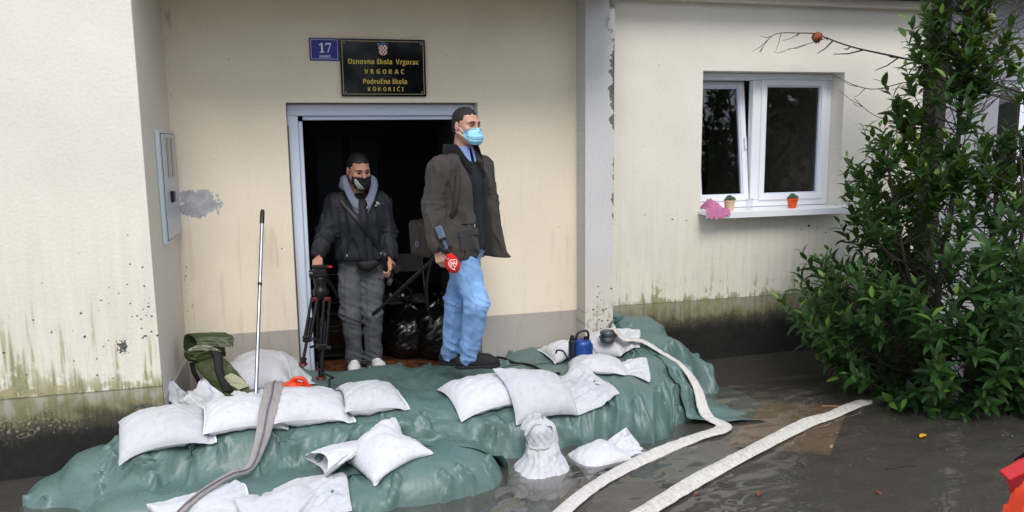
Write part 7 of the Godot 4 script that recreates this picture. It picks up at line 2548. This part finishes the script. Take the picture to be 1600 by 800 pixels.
func build_laurel() -> void:
	var base := Vector3(4.70, 0.0, 1.18)
	var o := thing("bay_laurel", "tall dark green bay laurel growing out of the flood water at the right", "tree", base)
	var rng := RandomNumberGenerator.new()
	rng.seed = 311
	var bark := tri_bump(mat(Color(0.20, 0.175, 0.15), 0.9), M.stucco, 0.3, 4.0)
	# stems
	var stems := []
	var spec := [
		[Vector3(-0.05, -0.3, 0.0), Vector3(-0.06, 0.7, -0.02), Vector3(-0.02, 1.6, 0.03), Vector3(0.0, 2.5, 0.0), Vector3(-0.04, 3.6, 0.02)],
		[Vector3(0.15, -0.3, 0.06), Vector3(0.20, 0.6, 0.10), Vector3(0.30, 1.4, 0.10), Vector3(0.30, 1.85, 0.06)],
		[Vector3(-0.13, -0.3, 0.05), Vector3(-0.30, 0.5, 0.12), Vector3(-0.50, 1.1, 0.10), Vector3(-0.66, 1.80, 0.06)],
		[Vector3(0.05, -0.3, 0.12), Vector3(0.08, 0.5, 0.35), Vector3(0.12, 1.2, 0.50), Vector3(0.10, 1.9, 0.45)],
		[Vector3(0.22, -0.3, -0.05), Vector3(0.50, 0.6, -0.1), Vector3(0.75, 1.4, -0.15), Vector3(0.80, 1.8, -0.1)]]
	for k in spec.size():
		var c := curve(spec[k], 10)
		var rad := []
		for j in c.size(): rad.append(lerpf([0.032, 0.027, 0.022, 0.022, 0.024][k], 0.006, float(j) / c.size()))
		part("trunk", tb(c, rad, 10), bark, o)
		stems.append(c)
	var reach := func(y: float) -> float:
		var ys := [0.0, 0.25, 0.55, 0.9, 1.2, 1.6, 2.0, 2.4, 2.8, 3.3, 3.6]
		var rs := [0.62, 0.95, 1.12, 1.00, 0.86, 0.68, 0.50, 0.37, 0.29, 0.25, 0.20]
		for i in ys.size() - 1:
			if y <= ys[i + 1]: return lerpf(rs[i], rs[i + 1], (y - ys[i]) / (ys[i + 1] - ys[i]))
		return 0.2
	# tips of the leafy twigs: spread through the crown, more of them towards its surface, plus the sprays that stick out
	var tips := []
	var gap := noise(1.3, 2, 312)
	while tips.size() < 620:
		var y := 3.55 * pow(rng.randf(), 1.35) + 0.02
		var r: float = reach.call(y)
		var a := rng.randf() * TAU
		var q := sqrt(rng.randf_range(0.10, 1.0)) * r
		var p := Vector3(cos(a) * q, y, sin(a) * q)
		if rng.randf() > r: continue
		if p.y > 1.95 and p.x > 0.26: continue
		if gap.get_noise_3d(p.x, p.y, p.z) < (-0.12 if p.y > 1.2 else -0.26): continue
		if p.x < -0.62 and p.y > 0.98 and p.y < 1.32: continue
		tips.append(p)
	for s in [Vector3(-0.78, 1.86, 0.05), Vector3(-0.70, 1.74, 0.12), Vector3(-0.84, 1.66, 0.0), Vector3(-0.62, 1.88, 0.0), Vector3(-0.74, 1.55, 0.05), Vector3(-0.86, 1.44, 0.1), Vector3(-0.72, 1.34, 0.0), Vector3(-0.80, 1.26, 0.15), Vector3(-0.66, 1.18, 0.1),
		Vector3(-1.36, 0.66, 0.05), Vector3(-1.20, 0.76, 0.0), Vector3(-1.10, 0.86, 0.1), Vector3(-1.24, 0.58, 0.12), Vector3(-1.05, 0.68, 0.05), Vector3(-1.12, 0.46, 0.15), Vector3(-0.98, 0.94, 0.0), Vector3(-0.95, 0.36, 0.2), Vector3(-0.86, 0.80, 0.15), Vector3(-1.0, 0.55, 0.2), Vector3(-0.9, 0.24, 0.25),
		Vector3(-0.40, 2.62, 0.0), Vector3(-0.46, 2.50, 0.05), Vector3(-0.34, 2.42, 0.1), Vector3(-0.42, 2.28, 0.0), Vector3(-0.30, 2.20, 0.1), Vector3(-0.36, 2.74, 0.05), Vector3(-0.25, 2.90, 0.0), Vector3(-0.30, 3.05, 0.05)]:
		tips.append(s)
	var wood := MB.new()
	var leaves := []          # [transform, tone]
	for p in tips:
		# nearest stem point lower down
		var best := Vector3.ZERO
		var bd := INF
		for c in stems:
			for q in c:
				var d: float = (q as Vector3).distance_to(p) + 0.9 * maxf(0.0, q.y - p.y + 0.18 + 0.25 * Vector2(p.x - q.x, p.z - q.z).length()) + (9.0 if q.y < 0.0 else 0.0)
				if d < bd:
					bd = d
					best = q
		var out := Vector3(p.x - best.x, 0, p.z - best.z)
		var mid := best.lerp(p, 0.55) + Vector3(rng.randf_range(-0.05, 0.05), -0.02 - out.length() * 0.06, rng.randf_range(-0.05, 0.05))
		var c := curve([best, mid, p], 6)
		var tipdir: Vector3 = ((c[-1] as Vector3) - c[-3]).normalized()
		tipdir = (tipdir + Vector3(0, 0.55, 0)).normalized()
		if p.y < 0.30: tipdir = (tipdir + Vector3(0, -0.55, 0)).normalized()
		var l := rng.randf_range(0.13, 0.22)
		c.append(p + tipdir * l * 0.5)
		c.append(p + tipdir * l)
		var n: int = c.size()
		var rad := []
		for j in n: rad.append(lerpf(0.0060, 0.0014, float(j) / n))
		wood.tube(c, rad, 5)
		# leaves in a spiral over the last stretch, close together towards the tip
		var total := rng.randi_range(12, 18)
		var turn := rng.randf() * TAU
		var tone := rng.randf()
		for k in total:
			var t := 1.0 - pow(float(k) / total, 0.8)
			var s := lerpf(n - 5.2, n - 1.0, t)
			var i := clampi(int(s), 0, n - 2)
			var at: Vector3 = (c[i] as Vector3).lerp(c[i + 1], s - i)
			var ax: Vector3 = ((c[i + 1] as Vector3) - c[i]).normalized()
			turn += 2.4
			var sd := ax.cross(Vector3(0.31, 0.2, 0.93)).normalized().rotated(ax, turn)
			var dir := (ax * lerpf(0.55, 1.1, t) + sd + Vector3(0, 0.12, 0)).normalized()
			var up := (ax + Vector3(0, 0.6, 0) - dir * dir.dot(ax)).normalized()
			var b := _toward(dir, up)
			var sc := rng.randf_range(0.62, 1.18) * lerpf(1.0, 0.72, sm(0.85, 1.0, t))
			var young := sm(0.8, 1.0, t) * (1.0 if tone > 0.6 else 0.3)
			leaves.append([Transform3D(b * Basis.from_scale(Vector3.ONE * sc), at), clampf(young + rng.randf_range(-0.15, 0.25), 0.0, 1.0), rng.randi() % 4])
	part("twigs", wood, bark, o).set_meta("kind", "stuff")
	var meshes := [leaf_mesh(0.120, 0.048, 0.10), leaf_mesh(0.132, 0.052, 0.25), leaf_mesh(0.104, 0.042, -0.05), leaf_mesh(0.116, 0.038, 0.45)]
	var lm := []
	for k in 4:
		var g: Color = [lin(0.018, 0.050, 0.012), lin(0.030, 0.078, 0.015), lin(0.052, 0.120, 0.020), lin(0.105, 0.195, 0.030)][k]
		var m := mat(g, 0.46)
		m.metallic_specular = 0.28
		m.backlight_enabled = true
		m.backlight = Color(0.25, 0.32, 0.08)
		lm.append(m)
	# the nearest leaves one by one, the rest in one piece
	var eye := Vector3(0, 1.95, 6.0) - base
	leaves.sort_custom(func(a, b): return (a[0] as Transform3D).origin.distance_squared_to(eye) < (b[0] as Transform3D).origin.distance_squared_to(eye))
	for k in 290:
		var q: Array = leaves[k]
		var leaf := part("leaf", meshes[q[2]], lm[clampi(int(q[1] * 4.0), 0, 3)], o)
		leaf.transform = q[0]
	for v in 4:
		for tone in 4:
			var set := leaves.slice(290).filter(func(q): return q[2] == v and clampi(int(q[1] * 4.0), 0, 3) == tone)
			if set.is_empty(): continue
			var mm := MultiMesh.new()
			mm.transform_format = MultiMesh.TRANSFORM_3D
			mm.mesh = meshes[v]
			mm.instance_count = set.size()
			for i in set.size(): mm.set_instance_transform(i, set[i][0])
			var f := MultiMeshInstance3D.new()
			f.name = numbered("foliage", o)
			f.multimesh = mm
			f.material_override = lm[tone]
			f.set_meta("kind", "stuff")
			o.add_child(f, true)

# ---------------------------------------------------------------- leafless branches reaching in at the upper right
func build_bare_branches() -> void:
	var base := Vector3(6.0, 0.0, 0.75)
	var o := thing("pomegranate_tree", "leafless pomegranate tree whose thin grey branches reach in at the upper right", "tree", base)
	var bark := mat(Color(0.20, 0.17, 0.155), 0.85)
	var rng := RandomNumberGenerator.new()
	rng.seed = 321
	part("trunk", tb(curve([Vector3(0.15, -0.3, 0.0), Vector3(0.10, 0.8, 0.02), Vector3(0.0, 1.7, -0.05), Vector3(-0.1, 2.3, -0.1)], 8), [0.05, 0.045, 0.04, 0.035, 0.03], 10), bark, o)
	var twig := func(pts: Array, r0: float, r1: float, kids: int) -> void:
		var c := curve(pts, 7)
		var rad := []
		for j in c.size(): rad.append(lerpf(r0, r1, float(j) / c.size()))
		var br := part("branch", tb(c, rad, 6), bark, o)
		if kids == 0: return
		var m := MB.new()
		for k in kids:
			var i := rng.randi_range(3, c.size() - 2)
			var at: Vector3 = c[i]
			var ax: Vector3 = ((c[i] as Vector3) - c[i - 1]).normalized()
			var d := (ax + Vector3(rng.randfn(), rng.randfn() - 0.3, rng.randfn() * 0.7) * 0.55).normalized()
			var l := rng.randf_range(0.06, 0.26)
			m.tube([at, at + d * l * 0.5 + Vector3(0, -0.008, 0), at + d * l + Vector3(0, 0.012, 0)], [r1 * 1.6, r1 * 1.2, r1 * 0.7], 5)
		part("twigs", m, bark, br).set_meta("kind", "stuff")
	var P := func(x: float, y: float, z: float) -> Vector3: return Vector3(x, y, z) - base
	# the long one with the dry fruit
	twig.call([P.call(5.9, 2.3, 0.65), P.call(5.2, 2.52, 0.5), P.call(4.86, 2.62, 0.35), P.call(4.50, 2.72, 0.2), P.call(4.15, 2.82, 0.2)], 0.012, 0.0045, 12)
	twig.call([P.call(4.15, 2.82, 0.2), P.call(4.0, 2.82, 0.2), P.call(3.75, 2.80, 0.22), P.call(3.60, 2.66, 0.25)], 0.0055, 0.002, 6)
	twig.call([P.call(4.27, 2.79, 0.2), P.call(4.10, 2.74, 0.22), P.call(3.80, 2.66, 0.25)], 0.004, 0.0018, 2)
	twig.call([P.call(5.9, 2.2, 0.7), P.call(5.1, 2.42, 0.45), P.call(4.65, 2.36, 0.3), P.call(4.32, 2.47, 0.25)], 0.007, 0.002, 5)
	twig.call([P.call(5.9, 1.9, 0.7), P.call(5.2, 2.05, 0.4), P.call(4.75, 2.12, 0.3), P.call(4.50, 2.28, 0.28)], 0.006, 0.0018, 5)
	twig.call([P.call(5.9, 1.7, 0.7), P.call(5.2, 1.83, 0.4), P.call(4.62, 1.85, 0.3)], 0.006, 0.0022, 8)
	# bramble of shoots at the far right
	for k in 22:
		var a := Vector3(6.05 + rng.randf_range(-0.2, 0.4), rng.randf_range(2.2, 3.3), 0.5 + rng.randf_range(-0.3, 0.3))
		var b := Vector3(5.05 + rng.randf_range(-0.15, 0.4), rng.randf_range(2.0, 2.75), 0.45 + rng.randf_range(-0.3, 0.3))
		twig.call([a - base, a.lerp(b, 0.45) + Vector3(0, rng.randf_range(0.02, 0.16), 0) - base, b - base], 0.006, 0.0018, 4)
	# dry split fruit
	var f := thing("dry_pomegranate", "dried brown pomegranate hanging on the leafless branch above the window", "fruit", Vector3(4.17, 2.80, 0.2))
	var n := noise(1.0, 3, 331)
	var m := MB.new()
	m.grid(40, 24, func(u: float, v: float) -> Vector3:
		var a := u * TAU
		var t := v * PI - PI / 2
		var r := 0.042 * (1.0 + 0.16 * n.get_noise_3d(cos(a) * 2.0, v * 3.0, sin(a) * 2.0) + 0.05 * cos(a * 5.0))
		return Vector3(cos(a) * cos(t) * r, sin(t) * r * 0.95 - 0.01, -sin(a) * cos(t) * r))
	part("rind", m.commit(true), tri_bump(mat(Color(0.58, 0.29, 0.15), 0.7), M.stucco, 0.2, 12.0), f)
	for k in 5:
		var a := k * TAU / 5
		part("calyx", tb([Vector3(cos(a) * 0.010, -0.046, sin(a) * 0.010), Vector3(cos(a) * 0.018, -0.062, sin(a) * 0.018)], [0.006, 0.002], 6), mat(Color(0.16, 0.10, 0.07), 0.8), f)
	part("split", tb(curve([Vector3(-0.02, -0.035, 0.034), Vector3(0.0, -0.01, 0.043), Vector3(0.014, 0.02, 0.037)], 5), [0.004, 0.008, 0.003], 8), mat(Color(0.10, 0.05, 0.03), 0.8), f)
	# pale quince-like fruit high in the laurel
	var g := thing("pale_fruit", "pale yellow fruit hanging among the top laurel leaves", "fruit", Vector3(4.95, 2.82, 1.15))
	var gm := MB.new()
	gm.grid(24, 16, func(u: float, v: float) -> Vector3:
		var a := u * TAU
		var t := v * PI - PI / 2
		return Vector3(cos(a) * cos(t) * 0.038, sin(t) * 0.036, -sin(a) * cos(t) * 0.038))
	part("skin", gm.commit(true), mat(Color(0.78, 0.68, 0.40), 0.5), g)
	part("stalk", tb([Vector3(0, 0.034, 0), Vector3(0.01, 0.09, -0.01)], [0.003], 6), bark, g)

# ---------------------------------------------------------------- what stands behind the photographer: seen only as reflections
func build_far_side() -> void:
	var n := noise(0.06, 4, 341)
	var m := MB.new()
	m.grid(120, 40, func(u: float, v: float) -> Vector3:
		var x := lerpf(-90.0, 110.0, u)
		var z := lerpf(16.0, 95.0, v)
		return Vector3(x, -0.6 + 8.0 * sm(16.0, 80.0, z) * (0.8 + 0.5 * n.get_noise_2d(x, z)) + 0.5 * n.get_noise_2d(x * 4.0, z * 4.0), z), true)
	var hm := mat(lin(0.055, 0.06, 0.035), 0.95)
	hm.albedo_texture = noise_tex(0.03, 5, 342, 256, [Color(0.5, 0.5, 0.45), Color(1, 1, 0.9), Color(0.6, 0.62, 0.5)])
	hm.uv1_triplanar = true
	hm.uv1_scale = Vector3.ONE * 0.06
	struct("hillside", m, hm)
	var rng := RandomNumberGenerator.new()
	rng.seed = 343
	var leaf := leaf_mesh(0.34, 0.22, 0.2)
	var bark := mat(Color(0.22, 0.19, 0.17), 0.9)
	var green := mat(lin(0.030, 0.048, 0.020), 0.6)
	var spots := [Vector3(7.2, -0.3, 9.5), Vector3(10.5, -0.3, 11.5), Vector3(14.0, -0.3, 12.5), Vector3(-5.0, -0.3, 13.0), Vector3(-10.0, -0.3, 12.0), Vector3(2.5, -0.3, 14.5), Vector3(18.0, -0.3, 12.0)]
	var looks := ["bushy green tree straight across the road, right of the gap", "tall thin green tree beside the bushy one across the road", "green tree farther right across the flooded road", "green tree across the road on the left", "leftmost green tree across the flooded road", "green tree across the road behind the photographer", "rightmost green tree across the flooded road"]
	for k in spots.size():
		var h := rng.randf_range(3.4, 5.0)
		var t := thing("tree", looks[k], "tree", spots[k], "trees across the road")
		part("trunk", tb(curve([Vector3(0, -0.3, 0), Vector3(0.1, h * 0.3, 0.05), Vector3(-0.05, h * 0.7, 0), Vector3(0.05, h * 0.95, 0)], 6), [0.20, 0.17, 0.12, 0.05], 10), bark, t)
		for j in 7:
			var y := h * rng.randf_range(0.3, 0.75)
			var a := rng.randf() * TAU
			part("limb", tb(curve([Vector3(0, y, 0), Vector3(cos(a) * 0.7, y + 0.5, sin(a) * 0.7), Vector3(cos(a) * 1.5, y + 1.2, sin(a) * 1.5)], 5), [0.07, 0.05, 0.02], 7), bark, t)
		var mm := MultiMesh.new()
		mm.transform_format = MultiMesh.TRANSFORM_3D
		mm.mesh = leaf
		mm.instance_count = 900
		var cl := []
		for j in 26: cl.append(Vector3(rng.randfn(0, 0.85), h * rng.randf_range(0.30, 1.02), rng.randfn(0, 0.85)))
		for i in 900:
			var c: Vector3 = cl[rng.randi() % 26]
			var p := c + Vector3(rng.randfn(), rng.randfn(), rng.randfn()) * 0.36
			mm.set_instance_transform(i, Transform3D(Basis.from_euler(Vector3(rng.randf() * TAU, rng.randf() * TAU, rng.randf() * TAU)), p))
		var f := MultiMeshInstance3D.new()
		f.name = "crown"
		f.multimesh = mm
		f.material_override = green
		f.set_meta("kind", "stuff")
		t.add_child(f, true)
